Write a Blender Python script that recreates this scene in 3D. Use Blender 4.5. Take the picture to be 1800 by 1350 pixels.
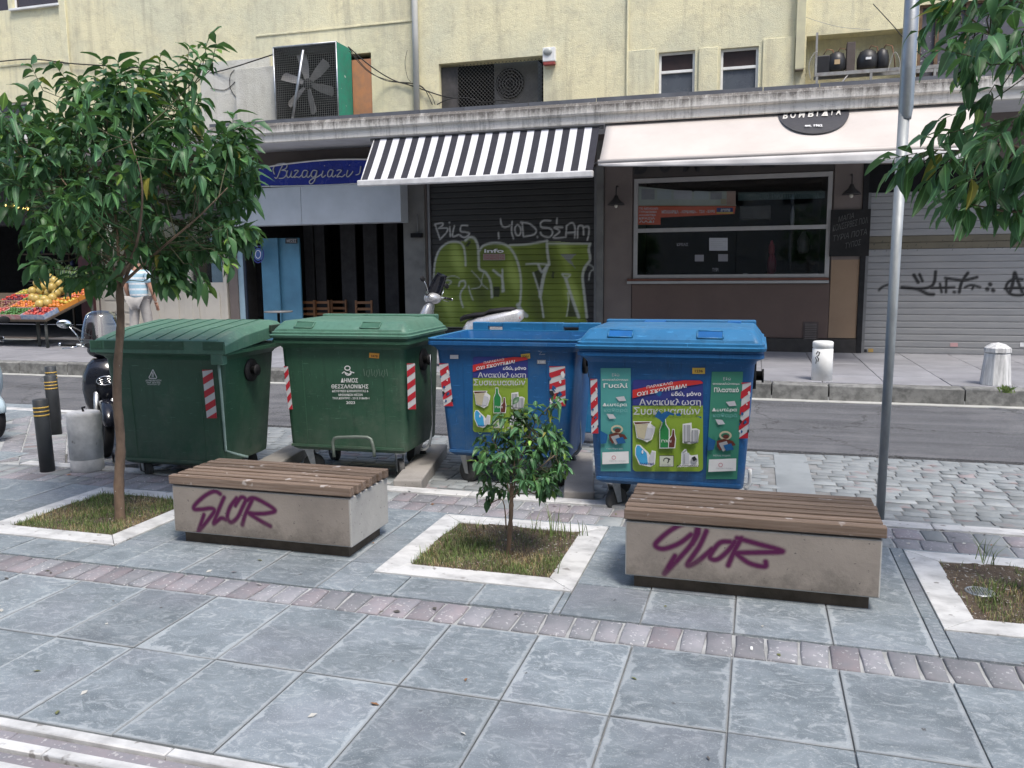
import bpy, bmesh, math, random
import numpy as np
from mathutils import Vector, Matrix
for _o in list(bpy.data.objects): bpy.data.objects.remove(_o)
random.seed(7)
rng = np.random.default_rng(7)
SC = bpy.context.scene
COL = SC.collection
# ------------------------------------------------------------------ camera, sky, sun, exposure
F_PX, W_PX, H_PX, CAM_H = 1460.6, 1800.0, 1350.0, 1.75
def cam_axes(yaw, pitch, roll):
    cy, sy, cp, sp = math.cos(yaw), math.sin(yaw), math.cos(pitch), math.sin(pitch)
    f = Vector((-sy*cp, cy*cp, -sp)); r = Vector((cy, sy, 0)); u = r.cross(f)
    c, s = math.cos(roll), math.sin(roll)
    return c*r + s*u, -s*r + c*u, f
RT, UP, FW = cam_axes(*[math.radians(a) for a in (16.405, 7.819, -0.513)])
CAM = Vector((0, 0, CAM_H))
cd = bpy.data.cameras.new('camera'); cam = bpy.data.objects.new('camera', cd); COL.objects.link(cam)
cam.matrix_world = Matrix(((RT.x, UP.x, -FW.x, 0), (RT.y, UP.y, -FW.y, 0), (RT.z, UP.z, -FW.z, CAM_H), (0, 0, 0, 1)))
cd.sensor_width = 36; cd.lens = F_PX/W_PX*36; cd.clip_end = 800; cd.clip_start = .05
SC.camera = cam
SUN_EL, SUN_AZ = math.radians(62), math.radians(138)      # azimuth clockwise from +Y: the sun stands right of and behind the camera
wd = bpy.data.worlds.new('World'); SC.world = wd; wd.use_nodes = True
nt = wd.node_tree; bg = nt.nodes['Background']; sky = nt.nodes.new('ShaderNodeTexSky')
sky.sky_type = 'NISHITA'; sky.sun_disc = False; sky.sun_elevation = SUN_EL; sky.sun_rotation = SUN_AZ
sky.dust_density = 2.5; sky.ozone_density = 1.2
nt.links.new(sky.outputs[0], bg.inputs[0]); bg.inputs[1].default_value = 0.15
sd = bpy.data.lights.new('sun', 'SUN'); so = bpy.data.objects.new('sun', sd); COL.objects.link(so)
sd.energy = 1.8; sd.angle = math.radians(14); sd.color = (1, .95, .87)
sdir = Vector((math.sin(SUN_AZ)*math.cos(SUN_EL), math.cos(SUN_AZ)*math.cos(SUN_EL), math.sin(SUN_EL)))
so.rotation_euler = sdir.to_track_quat('Z', 'Y').to_euler()
so.location = (6, -6, 14)
SC.view_settings.view_transform = 'Standard'; SC.view_settings.look = 'None'
SC.view_settings.exposure = 0.88; SC.view_settings.gamma = 1.0
SC.render.engine = 'CYCLES'
# ------------------------------------------------------------------ helpers
def ray(px, py): return RT*((px-900)/F_PX) - UP*((py-675)/F_PX) + FW
def PY(px, py, Y):
    r = ray(px, py); return CAM + r*(Y/r.y)
def PZ(px, py, z=0.0):
    r = ray(px, py); return CAM + r*((z-CAM_H)/r.z)
def PPL(px, py, p0, n):
    r = ray(px, py); return CAM + r*((p0-CAM).dot(n)/r.dot(n))
def proj(p):
    d = Vector(p)-CAM; z = d.dot(FW)
    if z < .1: return None
    return 900+F_PX*d.dot(RT)/z, 675-F_PX*d.dot(UP)/z, z
def inview(p, m=40):
    q = proj(p); return q is not None and -m < q[0] < 1800+m and -m < q[1] < 1350+m

MW = {}
def root(name, loc, rz=0.0, label=None, cat=None, group=None, tilt=None):
    o = bpy.data.objects.new(name, None); COL.objects.link(o); o.empty_display_size = .1
    m = Matrix.Translation(Vector(loc)) @ Matrix.Rotation(rz, 4, 'Z')
    if tilt: m = m @ tilt
    o.matrix_basis = m; MW[o.name] = m.copy()
    return tag(o, label, cat, group)
def tag(o, label=None, cat=None, group=None, kind=None):
    if label: o['label'] = label
    if cat: o['category'] = cat
    if group: o['group'] = group
    if kind: o['kind'] = kind
    return o

class MB:
    def __init__(s): s.v = []; s.f = []; s.m = []; s.sm = []; s.mats = []
    def mi(s, mat):
        if mat not in s.mats: s.mats.append(mat)
        return s.mats.index(mat)
    def add(s, vs, fs, mat, smooth=False):
        b = len(s.v); s.v.extend([tuple(x) for x in vs]); k = s.mi(mat)
        for f in fs: s.f.append(tuple(b+i for i in f)); s.m.append(k); s.sm.append(smooth)
        return s
    def box(s, x0, x1, y0, y1, z0, z1, mat, T=None):
        vs = [(x0,y0,z0),(x1,y0,z0),(x1,y1,z0),(x0,y1,z0),(x0,y0,z1),(x1,y0,z1),(x1,y1,z1),(x0,y1,z1)]
        if T is not None: vs = [T @ Vector(v) for v in vs]
        return s.add(vs, [(0,3,2,1),(4,5,6,7),(0,1,5,4),(1,2,6,5),(2,3,7,6),(3,0,4,7)], mat)
    def hull8(s, bot, top, mat):                     # two quads, bottom and top, same winding
        return s.add(list(bot)+list(top), [(0,3,2,1),(4,5,6,7),(0,1,5,4),(1,2,6,5),(2,3,7,6),(3,0,4,7)], mat)
    def loft(s, rings, mat, smooth=True, cap0=True, cap1=True, closed=True):
        n = len(rings[0]); b = len(s.v); vs = [p for r in rings for p in r]; fs = []
        for i in range(len(rings)-1):
            for j in range(n if closed else n-1):
                k = (j+1) % n; fs.append((i*n+j, i*n+k, (i+1)*n+k, (i+1)*n+j))
        s.add(vs, fs, mat, smooth)
        k = s.mi(mat)
        if cap0: s.f.append(tuple(b+j for j in reversed(range(n)))); s.m.append(k); s.sm.append(False)
        if cap1: s.f.append(tuple(b+(len(rings)-1)*n+j for j in range(n))); s.m.append(k); s.sm.append(False)
        return s
    def tube(s, pts, r, mat, n=8, smooth=True, caps=True):
        pts = [Vector(p) for p in pts]; rs = r if isinstance(r, (list, tuple)) else [r]*len(pts)
        rings = []; up = None
        for i, p in enumerate(pts):
            d = (pts[min(i+1, len(pts)-1)]-pts[max(i-1, 0)])
            if d.length < 1e-9: d = Vector((0,0,1))
            d.normalize()
            if up is None: up = d.orthogonal().normalized()
            else:
                up = up - d*up.dot(d)
                up = up.normalized() if up.length > 1e-6 else d.orthogonal().normalized()
            w = d.cross(up)
            rings.append([p + (up*math.cos(2*math.pi*j/n)+w*math.sin(2*math.pi*j/n))*rs[i] for j in range(n)])
        return s.loft(rings, mat, smooth, caps, caps)
    def lathe(s, prof, c, mat, n=24, T=None, smooth=True):
        c = Vector(c); rings = []
        for r, z in prof:
            ring = [Vector((r*math.cos(2*math.pi*j/n), r*math.sin(2*math.pi*j/n), z)) for j in range(n)]
            rings.append([c + (T @ q if T is not None else q) for q in ring])
        return s.loft(rings, mat, smooth)
    def ball(s, c, r, mat, nu=12, nv=8, T=None):
        if not isinstance(r, (tuple, list)): r = (r, r, r)
        prof = []
        c = Vector(c); rings = []
        for i in range(nv+1):
            a = math.pi*i/nv - math.pi/2; q = max(math.cos(a), .02)
            ring = [Vector((r[0]*q*math.cos(2*math.pi*j/nu), r[1]*q*math.sin(2*math.pi*j/nu), r[2]*math.sin(a))) for j in range(nu)]
            rings.append([c + (T @ v if T is not None else v) for v in ring])
        return s.loft(rings, mat, True)
    def extr(s, poly, d, mat):                       # poly: list of 3D points in a plane, d: extrusion vector
        d = Vector(d); n = len(poly); a = [Vector(p) for p in poly]; b = [p+d for p in a]
        fs = [tuple(reversed(range(n))), tuple(range(n, 2*n))]+[(i, (i+1) % n, n+(i+1) % n, n+i) for i in range(n)]
        return s.add(a+b, fs, mat)
    def build(s, name, parent=None, local=False, bevel=0, seg=2, smooth=None, origin=None, recalc=True, mat=None):
        vs = [Vector(v) for v in s.v]; org = Matrix.Identity(4)
        if parent is not None:
            org = MW[parent.name]
            if not local:
                inv = org.inverted(); vs = [inv @ v for v in vs]
        elif not local and origin is not False:
            if origin is None:
                xs = [v.x for v in vs]; ys = [v.y for v in vs]; zs = [v.z for v in vs]
                origin = ((min(xs)+max(xs))/2, (min(ys)+max(ys))/2, min(zs))
            org = Matrix.Translation(Vector(origin)); vs = [v-Vector(origin) for v in vs]
        me = bpy.data.meshes.new(name)
        me.from_pydata([tuple(v) for v in vs], [], s.f); me.validate()
        for m in s.mats: me.materials.append(m)
        if len(me.polygons) == len(s.f):
            me.polygons.foreach_set('material_index', s.m); me.polygons.foreach_set('use_smooth', s.sm)
        if recalc:
            bm = bmesh.new(); bm.from_mesh(me); bmesh.ops.recalc_face_normals(bm, faces=bm.faces); bm.to_mesh(me); bm.free()
        o = bpy.data.objects.new(name, me); COL.objects.link(o)
        if parent is not None: o.parent = parent; MW[o.name] = org.copy()
        else: o.matrix_basis = org; MW[o.name] = org.copy()
        if bevel:
            b = o.modifiers.new('bevel', 'BEVEL'); b.width = bevel; b.segments = seg; b.limit_method = 'ANGLE'; b.angle_limit = math.radians(35); b.harden_normals = False
        return o

def copy_tree(o, loc, rz=None, label=None, group=None):
    r = o.copy(); COL.objects.link(r); r.location = loc
    if rz is not None: r.rotation_euler = (0, 0, rz)
    if label: r['label'] = label
    if group: r['group'] = group
    m = Matrix.Translation(Vector(loc)) @ Matrix.Rotation(rz or 0, 4, 'Z'); MW[r.name] = m
    def rec(src, dst):
        for ch in src.children:
            c = ch.copy(); COL.objects.link(c); c.parent = dst; MW[c.name] = m; rec(ch, c)
    rec(o, r)
    return r

# ------------------------------------------------------------------ materials
MATS = {}
class N:
    """A small node builder."""
    def __init__(s, name, rough=.8, metal=0.0):
        s.mat = bpy.data.materials.new(name); s.mat.use_nodes = True; s.t = s.mat.node_tree
        s.b = s.t.nodes['Principled BSDF']; s.b.inputs['Roughness'].default_value = rough; s.b.inputs['Metallic'].default_value = metal
        s.tc = s.t.nodes.new('ShaderNodeTexCoord'); s.oi = s.t.nodes.new('ShaderNodeObjectInfo')
        m = s.t.nodes.new('ShaderNodeVectorMath'); m.operation = 'MULTIPLY_ADD'
        s.t.links.new(s.oi.outputs['Random'], m.inputs[0]); m.inputs[1].default_value = (37, 53, 71)
        s.t.links.new(s.tc.outputs['Object'], m.inputs[2]); s.co = m.outputs[0]; s.raw = s.tc.outputs['Object']
        MATS[name] = s.mat
    def L(s, a, b): s.t.links.new(a, b)
    def vec(s, scale=(1,1,1), rot=(0,0,0), src=None):
        m = s.t.nodes.new('ShaderNodeMapping'); m.inputs['Scale'].default_value = scale; m.inputs['Rotation'].default_value = rot
        s.L(src or s.co, m.inputs[0]); return m.outputs[0]
    def noise(s, scale, detail=4, rough=.55, dist=0, src=None, col=False):
        n = s.t.nodes.new('ShaderNodeTexNoise'); n.inputs['Scale'].default_value = scale; n.inputs['Detail'].default_value = detail
        n.inputs['Roughness'].default_value = rough; n.inputs['Distortion'].default_value = dist; s.L(src or s.co, n.inputs['Vector'])
        return n.outputs['Color' if col else 'Fac']
    def ramp(s, fac, a, b, ca=(0,0,0,1), cb=(1,1,1,1)):
        r = s.t.nodes.new('ShaderNodeValToRGB'); e = r.color_ramp.elements; e[0].position = a; e[1].position = b; e[0].color = ca; e[1].color = cb
        s.L(fac, r.inputs[0]); return r.outputs[0]
    def math(s, op, a, b=None, c=None, clamp=False):
        m = s.t.nodes.new('ShaderNodeMath'); m.operation = op; m.use_clamp = clamp
        for i, x in enumerate((a, b, c)):
            if x is None: continue
            if isinstance(x, (int, float)): m.inputs[i].default_value = x
            else: s.L(x, m.inputs[i])
        return m.outputs[0]
    def mix(s, fac, a, b, mode='MIX'):
        m = s.t.nodes.new('ShaderNodeMix'); m.data_type = 'RGBA'; m.blend_type = mode
        for i, x in ((0, fac), (6, a), (7, b)):
            if isinstance(x, (int, float)): m.inputs[i].default_value = x
            elif isinstance(x, tuple): m.inputs[i].default_value = x if len(x) == 4 else x+(1,)
            else: s.L(x, m.inputs[i])
        return m.outputs[2]
    def color(s, c):
        if isinstance(c, tuple): s.b.inputs['Base Color'].default_value = c if len(c) == 4 else c+(1,)
        else: s.L(c, s.b.inputs['Base Color'])
    def bump(s, h, strength=.3, dist=.01):
        b = s.t.nodes.new('ShaderNodeBump'); b.inputs['Strength'].default_value = strength; b.inputs['Distance'].default_value = dist
        s.L(h, b.inputs['Height']); s.L(b.outputs[0], s.b.inputs['Normal'])
    def sep(s, src=None):
        n = s.t.nodes.new('ShaderNodeSeparateXYZ'); s.L(src or s.raw, n.inputs[0]); return n.outputs
def vary(c, k): return tuple(min(1, x*k) for x in c[:3])
def simple(name, c, c2=None, scale=6, rough=.7, metal=0, bump=.15, bs=80, rnd=0.0, stretch=(1,1,1), lo=.35, hi=.7, dist=.004, speck=None):
    if name in MATS: return MATS[name]
    n = N(name, rough, metal); v = n.vec(stretch)
    f = n.ramp(n.noise(scale, 6, .6, src=v), lo, hi)
    col = n.mix(f, c, c2 or vary(c, .75))
    if speck: col = n.mix(n.ramp(n.noise(speck[1], 2), speck[2], speck[2]+.06), col, speck[0])
    if rnd:
        k = n.math('MULTIPLY_ADD', n.oi.outputs['Random'], 2*rnd, 1-rnd)
        hsv = n.t.nodes.new('ShaderNodeHueSaturation'); n.L(col, hsv.inputs['Color']); n.L(k, hsv.inputs['Value']); col = hsv.outputs[0]
    n.color(col)
    if bump: n.bump(n.noise(bs, 4, .6, src=v), bump, dist)
    if rough >= .6 and metal < .3: n.b.inputs['Specular IOR Level'].default_value = .22
    r = n.math('MULTIPLY_ADD', n.noise(scale*2.3, 3), .25, max(rough-.12, .02)); n.L(r, n.b.inputs['Roughness'])
    return n.mat
def paint_mat(name, c, c2, **kw):
    """A surface that carries paint stored as the colour attribute Paint (alpha is the coverage)."""
    if name in MATS: return MATS[name]
    simple(name, c, c2, **kw); mat = MATS[name]; t = mat.node_tree; b = t.nodes['Principled BSDF']
    src = b.inputs['Base Color'].links[0].from_socket
    a = t.nodes.new('ShaderNodeAttribute'); a.attribute_name = 'Paint'
    m = t.nodes.new('ShaderNodeMix'); m.data_type = 'RGBA'
    t.links.new(a.outputs['Alpha'], m.inputs[0]); t.links.new(src, m.inputs[6]); t.links.new(a.outputs['Color'], m.inputs[7]); t.links.new(m.outputs[2], b.inputs['Base Color'])
    return mat
def emis(name, c, e):
    n = N(name, .5); n.color(c); n.b.inputs['Emission Color'].default_value = c+(1,); n.b.inputs['Emission Strength'].default_value = e; return n.mat
def glass_mat(name, tint=(.9,.92,.92), gl=.5):
    n = N(name, .05); t = n.t
    tr = t.nodes.new('ShaderNodeBsdfTransparent'); tr.inputs[0].default_value = tint+(1,)
    g = t.nodes.new('ShaderNodeBsdfGlossy'); g.inputs['Roughness'].default_value = .03; g.inputs[0].default_value = (1,1,1,1)
    fr = t.nodes.new('ShaderNodeFresnel'); fr.inputs[0].default_value = 1.5
    mx = t.nodes.new('ShaderNodeMixShader'); k = n.math('MULTIPLY', fr.outputs[0], gl*2, clamp=True)
    n.L(k, mx.inputs[0]); n.L(tr.outputs[0], mx.inputs[1]); n.L(g.outputs[0], mx.inputs[2])
    n.L(mx.outputs[0], t.nodes['Material Output'].inputs[0]); return n.mat

# paving slab: blue grey schist with swirling veins, pale mortar smeared along the edges
def slab_mat(edges=True):
    n = N('slate_slab' if edges else 'slate_slab_outer', .62)
    v = n.vec((1.0, 1.6, 1)); w = n.noise(2.6, 8, .62, 1.6, src=v); w2 = n.noise(9, 6, .7, 2.2, src=v); w3 = n.noise(1.2, 2)
    col = n.mix(n.ramp(w, .32, .68), (.138,.166,.186), (.235,.272,.298))
    col = n.mix(n.ramp(w2, .50, .66), col, (.33,.36,.38)); 
    col = n.mix(n.math('MULTIPLY', n.ramp(w3, .5, .75), .4), col, (.225,.22,.26))
    col = n.mix(n.math('MULTIPLY', n.ramp(n.noise(30, 5, .7), .58, .7), .45), col, (.17,.19,.20))
    sp = n.t.nodes.new('ShaderNodeTexVoronoi'); sp.inputs['Scale'].default_value = 5.5; n.L(n.co, sp.inputs['Vector'])
    col = n.mix(n.math('MULTIPLY', n.ramp(n.math('ADD', sp.outputs['Distance'], n.math('MULTIPLY', n.noise(40, 2), .05)), .075, .095, (1,1,1,1), (0,0,0,1)), n.math('GREATER_THAN', n.noise(2.2, 1), .56)), col, (.10,.105,.11))
    col = n.mix(n.math('MULTIPLY', n.ramp(n.noise(.9, 5, .7, .5), .52, .70), .45), col, (.12,.14,.15))
    col = n.mix(n.math('MULTIPLY', n.ramp(n.noise(150, 2), .62, .66), .5), col, (.45,.46,.47))
    # mortar edge smear: distance from slab edge in object space, made ragged by noise
    X, Yy, Z = n.sep()
    ex = n.math('SUBTRACT', .222, n.math('ABSOLUTE', X)); ey = n.math('SUBTRACT', .319, n.math('ABSOLUTE', Yy))
    e = n.math('MINIMUM', ex, ey)
    rag = n.math('MULTIPLY', n.math('POWER', n.noise(4.5, 6, .7, 1), 3.6), .22)
    sm = n.ramp(n.math('SUBTRACT', rag, e), 0, .006)
    if edges: col = n.mix(n.math('MULTIPLY', sm, .55), col, (.40,.43,.45)); col = n.mix(n.ramp(n.math('ADD', e, n.math('MULTIPLY', n.noise(25, 4), .006)), .004, .009, (.4,.4,.4,1), (0,0,0,1)), col, (.12,.12,.115))
    n.b.inputs['Specular IOR Level'].default_value = .35
    k = n.math('MULTIPLY_ADD', n.oi.outputs['Random'], .26, .86)
    hsv = n.t.nodes.new('ShaderNodeHueSaturation'); n.L(col, hsv.inputs['Color']); n.L(k, hsv.inputs['Value']); n.color(hsv.outputs[0])
    n.bump(n.math('ADD', n.noise(14, 8, .65, 1.5, src=v), n.noise(120, 3)), .35, .006)
    n.L(n.math('MULTIPLY_ADD', w, .35, .38), n.b.inputs['Roughness'])
    return n.mat
def plaster_mat(name, a, b, stain):
    n = N(name, .9); X, Yy, Z = n.sep()
    col = n.mix(n.ramp(n.noise(.55, 7, .62), .40, .60), a, b)
    col = n.mix(n.math('MULTIPLY', n.ramp(n.noise(3.2, 8, .72, .4), .49, .68), .42), col, stain)
    st = n.noise(1.4, 6, .7, src=n.vec((3.2, 1, .22)))
    col = n.mix(n.math('MULTIPLY', n.ramp(st, .50, .68), .42), col, vary(stain, .85))
    col = n.mix(n.math('MULTIPLY', n.ramp(n.noise(9, 9, .8), .6, .75), .35), col, vary(stain, .62))
    col = n.mix(n.math('MULTIPLY', n.ramp(n.noise(.8, 4, .6, src=n.vec((1, 1, 1), src=n.raw)), .55, .7), .4), col, vary(a, 1.12))
    n.b.inputs['Specular IOR Level'].default_value = .2
    n.color(col); n.bump(n.math('ADD', n.noise(11, 8, .7), n.noise(70, 3)), .5, .03); return n.mat
def grime_mat(name, a, dark, top):
    """Concrete cornice: soot on the upper step, drip streaks down the fascia."""
    n = N(name, .95); X, Yy, Z = n.sep()
    streak = n.noise(2.4, 8, .75, src=n.vec((4.5, 1, .3)))
    patch = n.noise(1.1, 7, .7); fine = n.noise(22, 8, .8)
    d = n.math('ADD', n.math('MULTIPLY', streak, .6), n.math('ADD', n.math('MULTIPLY', patch, .35), n.math('MULTIPLY', fine, .3)))
    hi = n.math('MULTIPLY', n.math('MULTIPLY', n.math('SUBTRACT', Z, top-.24), 6, clamp=True), .23)
    f = n.ramp(n.math('ADD', d, hi), .62, .84)
    col = n.mix(f, a, dark)
    col = n.mix(n.math('MULTIPLY', n.ramp(n.noise(16, 6, .8), .58, .66), .55), col, (.62,.6,.57))
    n.color(col); n.bump(fine, .6, .02); return n.mat
SLAB = slab_mat(); SLAB_OUT = slab_mat(False)
ZINC = simple('weathered_zinc', (.36,.38,.39), (.25,.27,.28), scale=9, rough=.58, metal=.45, bump=.15, bs=60, stretch=(2,2,.6))
def M_(*a, **k): return simple(*a, **k)
def asphalt_mat():
    n = N('road_asphalt', .85); n.b.inputs['Specular IOR Level'].default_value = .2; v = n.vec((.18, 1.6, 1)); col = n.mix(n.ramp(n.noise(1.6, 6, .65, src=v), .38, .64), (.145,.147,.156), (.085,.087,.094))
    col = n.mix(n.math('MULTIPLY', n.ramp(n.noise(.7, 7, .7, .6), .5, .66), .6), col, (.20,.20,.205))
    col = n.mix(n.ramp(n.noise(150, 2), .60, .66), col, (.33,.33,.34)); col = n.mix(n.ramp(n.noise(120, 2, src=n.vec((1,1,1), (1,2,3))), .63, .67), col, (.05,.05,.052))
    cr = n.t.nodes.new('ShaderNodeTexVoronoi'); cr.feature = 'DISTANCE_TO_EDGE'; cr.inputs['Scale'].default_value = .55; n.L(n.noise(1.1, 6, .7, src=n.co, col=True), cr.inputs['Vector']); mm = n.t.nodes.new('ShaderNodeVectorMath'); mm.operation = 'ADD'; n.L(n.co, mm.inputs[0]); n.L(n.noise(1.3, 6, .7, col=True), mm.inputs[1]); n.L(mm.outputs[0], cr.inputs['Vector'])
    col = n.mix(n.math('MULTIPLY', n.ramp(cr.outputs['Distance'], .002, .010, (1,1,1,1), (0,0,0,1)), .8), col, (.045,.045,.045))
    n.color(col); n.bump(n.noise(200, 3), .9, .01); return n.mat
def bin_mat(name, c, c2, lidm=False, dust=(.20,.19,.17)):
    n = N(name, .5); X, Y_, Z = n.sep()
    col = n.mix(n.ramp(n.noise(1.7, 5, .6), .35, .65), c, c2)
    st = n.noise(2.2, 7, .75, src=n.vec((7, 7, .5)))
    col = n.mix(n.math('MULTIPLY', n.ramp(st, .52, .70), .55), col, vary(c, .45))
    col = n.mix(n.math('MULTIPLY', n.ramp(n.noise(2.0, 8, .78, src=n.vec((1, 1, 1), (2, 1, 4))), .55, .72), .40), col, dust)
    sc = n.noise(3.0, 3, .6, .3, src=n.vec((2.5, 2.5, 34), (.25, .2, .4))); col = n.mix(n.math('MULTIPLY', n.ramp(sc, .66, .70), .45), col, tuple(min(1, x*2.2+.06) for x in c))
    sc = n.noise(3.0, 3, .6, .3, src=n.vec((40, 40, 3), (.1, .5, .2))); col = n.mix(n.math('MULTIPLY', n.ramp(sc, .67, .71), .4), col, tuple(min(1, x*2.4+.06) for x in c))
    if not lidm:
        low = n.math('MULTIPLY', n.math('SUBTRACT', .55, Z), 2.2, clamp=True); col = n.mix(n.math('MULTIPLY', n.math('MULTIPLY', low, n.ramp(n.noise(5, 7, .7), .35, .65)), .7), col, dust)
    n.color(col); n.bump(n.noise(5, 4), .25, .02); n.L(n.math('MULTIPLY_ADD', n.noise(4, 6, .7), .5, .25), n.b.inputs['Roughness']); return n.mat
MORTAR = M_('mortar', (.44,.45,.45), (.24,.245,.24), scale=7, rough=.95, bump=.5, bs=90, lo=.3, hi=.75)
COBBLE = M_('cobble_stone', (.27,.265,.285), (.20,.21,.225), scale=9, rough=.75, bump=.6, bs=40, rnd=.22, speck=((.42,.42,.43,1), 50, .62))
PINK = M_('pink_cobble', (.265,.235,.25), (.22,.22,.24), scale=9, rough=.75, bump=.7, bs=40, rnd=.18, speck=((.40,.39,.39,1), 50, .62))
BAYST = M_('bay_stone', (.205,.225,.235), (.285,.30,.305), scale=5, rough=.65, bump=.7, bs=30, rnd=.2, speck=((.26,.225,.23,1), 3, .6))
MARBLE = M_('marble', (.58,.58,.575), (.36,.36,.36), scale=6, rough=.6, bump=.3, bs=50, stretch=(1,1.5,1), rnd=.06, lo=.42, hi=.72, speck=((.25,.24,.23,1), 17, .66))
MARBLE2 = M_('old_marble', (.66,.66,.65), (.42,.42,.42), scale=7, rough=.7, bump=.4, bs=30, lo=.4, hi=.75)
ROADM = asphalt_mat()
ASPH = M_('asphalt', (.17,.17,.19), (.105,.105,.12), scale=1.3, rough=.85, bump=.9, bs=220, stretch=(.35,1.4,1), dist=.01, speck=((.34,.34,.37,1), 190, .62))
CONC = M_('concrete', (.34,.32,.30), (.26,.245,.23), scale=4, rough=.9, bump=.35, bs=60, speck=((.12,.115,.11,1), 55, .70))
KERB = M_('kerb_stone', (.22,.22,.21), (.13,.13,.125), scale=9, rough=.95, bump=.8, bs=40, rnd=.15, lo=.4, hi=.6)
PAVE = M_('far_paving', (.32,.32,.34), (.22,.22,.235), scale=1.6, rough=.45, bump=.2, bs=50, rnd=.10)
EARTH = M_('earth', (.15,.115,.085), (.085,.065,.05), scale=14, rough=1, bump=1, bs=60, dist=.03, speck=((.5,.48,.44,1), 45, .63))
WOOD = M_('bench_wood', (.245,.19,.155), (.11,.072,.05), scale=7, rough=.75, bump=.6, bs=50, stretch=(.3,10,10), rnd=.28, lo=.3, hi=.7, speck=((.38,.34,.32,1), 11, .66))
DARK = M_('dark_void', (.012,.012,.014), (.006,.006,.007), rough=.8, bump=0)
BLACK = M_('black_rubber', (.022,.022,.024), (.012,.012,.013), rough=.6, bump=.2)
METAL = M_('galvanised', (.52,.54,.56), (.38,.40,.42), scale=14, rough=.42, metal=.85, bump=.1, lo=.4, hi=.6)
STEEL = M_('chrome', (.75,.76,.78), (.6,.6,.62), rough=.15, metal=1, bump=0)
GREY = M_('grey_plastic', (.2,.205,.21), (.16,.16,.165), rough=.5, bump=.05)
WHITE = M_('white_paint', (.78,.78,.76), (.66,.66,.64), rough=.6, bump=.05)

# ------------------------------------------------------------------ text and printed shapes
_tc = {}
def text2d(s, bold=.0, shear=0.0, spacing=1.0):
    key = (s, bold, shear, spacing)
    if key in _tc: return _tc[key]
    cu = bpy.data.curves.new('t', 'FONT'); cu.body = s; cu.offset = bold; cu.shear = shear; cu.space_character = spacing; cu.resolution_u = 3
    o = bpy.data.objects.new('t', cu); COL.objects.link(o); bpy.context.view_layer.update()
    me = bpy.data.meshes.new_from_object(o); v = np.array([(p.co.x, p.co.y) for p in me.vertices]); f = [tuple(p.vertices) for p in me.polygons]
    bpy.data.objects.remove(o); bpy.data.meshes.remove(me)
    if len(v) == 0: v = np.zeros((1, 2))
    mn = v.min(0); mx = v.max(0); v = (v-mn)/np.maximum(mx-mn, 1e-6)
    _tc[key] = (v, f); return _tc[key]
class Print:
    """Collects flat print in pixel-traced coordinates and lays it on a real surface (MAP: (u, v, lift) -> point)."""
    def __init__(s, MAP): s.mb = MB(); s.MAP = MAP; s.k = 0; s.step = .0012
    def poly(s, pts, mat, lift=None):
        if lift is None: s.k += 1; lift = s.k*s.step
        s.mb.add([s.MAP(x, y, lift) for x, y in pts], [tuple(range(len(pts)))], mat); return s
    def rect(s, x0, y0, x1, y1, mat, lift=None): return s.poly([(x0,y1),(x1,y1),(x1,y0),(x0,y0)], mat, lift)
    def rrect(s, x0, y0, x1, y1, r, mat, n=5):
        pts = []
        for cx, cy, a0 in ((x1-r,y1-r,0),(x0+r,y1-r,90),(x0+r,y0+r,180),(x1-r,y0+r,270)):
            for i in range(n+1):
                a = math.radians(a0+90*i/n); pts.append((cx+r*math.cos(a), cy+r*math.sin(a)))
        return s.poly(pts, mat)
    def ell(s, cx, cy, rx, ry, mat, n=24, a0=0, a1=360):
        return s.poly([(cx+rx*math.cos(math.radians(a0+(a1-a0)*i/n)), cy+ry*math.sin(math.radians(a0+(a1-a0)*i/n))) for i in range(n+(0 if a1-a0 == 360 else 1))], mat)
    def ring(s, cx, cy, rx, ry, w, mat, n=24, a0=0, a1=360):
        s.k += 1; L = s.k*s.step; vs = []; fs = []
        for i in range(n+1):
            a = math.radians(a0+(a1-a0)*i/n); c, q = math.cos(a), math.sin(a)
            vs += [s.MAP(cx+rx*c, cy+ry*q, L), s.MAP(cx+(rx-w)*c, cy+(ry-w)*q, L)]
        for i in range(n): fs.append((2*i, 2*i+2, 2*i+3, 2*i+1))
        s.mb.add(vs, fs, mat); return s
    def text(s, t, x0, y0, x1, y1, mat, bold=.01, shear=0, dy=0, spacing=1.0, dx=0):
        """box x0..x1, y0 (top) .. y1 (bottom); dy: drop of the right end against the left"""
        v, f = text2d(t, bold, shear, spacing); s.k += 1; L = s.k*s.step
        s.mb.add([s.MAP(x0+(x1-x0)*a+dx*b, y1+(y0-y1)*b+dy*a, L) for a, b in v], f, mat); return s
    def line(s, pts, w, mat):
        s.k += 1; L = s.k*s.step; P = [Vector(p) for p in pts]; vs = []; fs = []
        for i, p in enumerate(P):
            d = (P[min(i+1, len(P)-1)]-P[max(i-1, 0)]); d = d.normalized() if d.length else Vector((1, 0)); q = Vector((-d.y, d.x))*w/2
            vs += [s.MAP(*(p+q), L), s.MAP(*(p-q), L)]
        for i in range(len(P)-1): fs.append((2*i, 2*i+2, 2*i+3, 2*i+1))
        s.mb.add(vs, fs, mat); return s
    def build(s, name, parent, **kw): return s.mb.build(name, parent, recalc=False, **kw)
def ink(name, c, rough=.45): return M_('ink_'+name, c, vary(c, .9), rough=rough, bump=0)
I_WHITE = ink('white', (.78,.78,.78)); I_BLACK = ink('black', (.02,.02,.022)); I_RED = ink('red', (.55,.03,.03)); I_BLUE = ink('navy', (.03,.04,.22))
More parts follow.
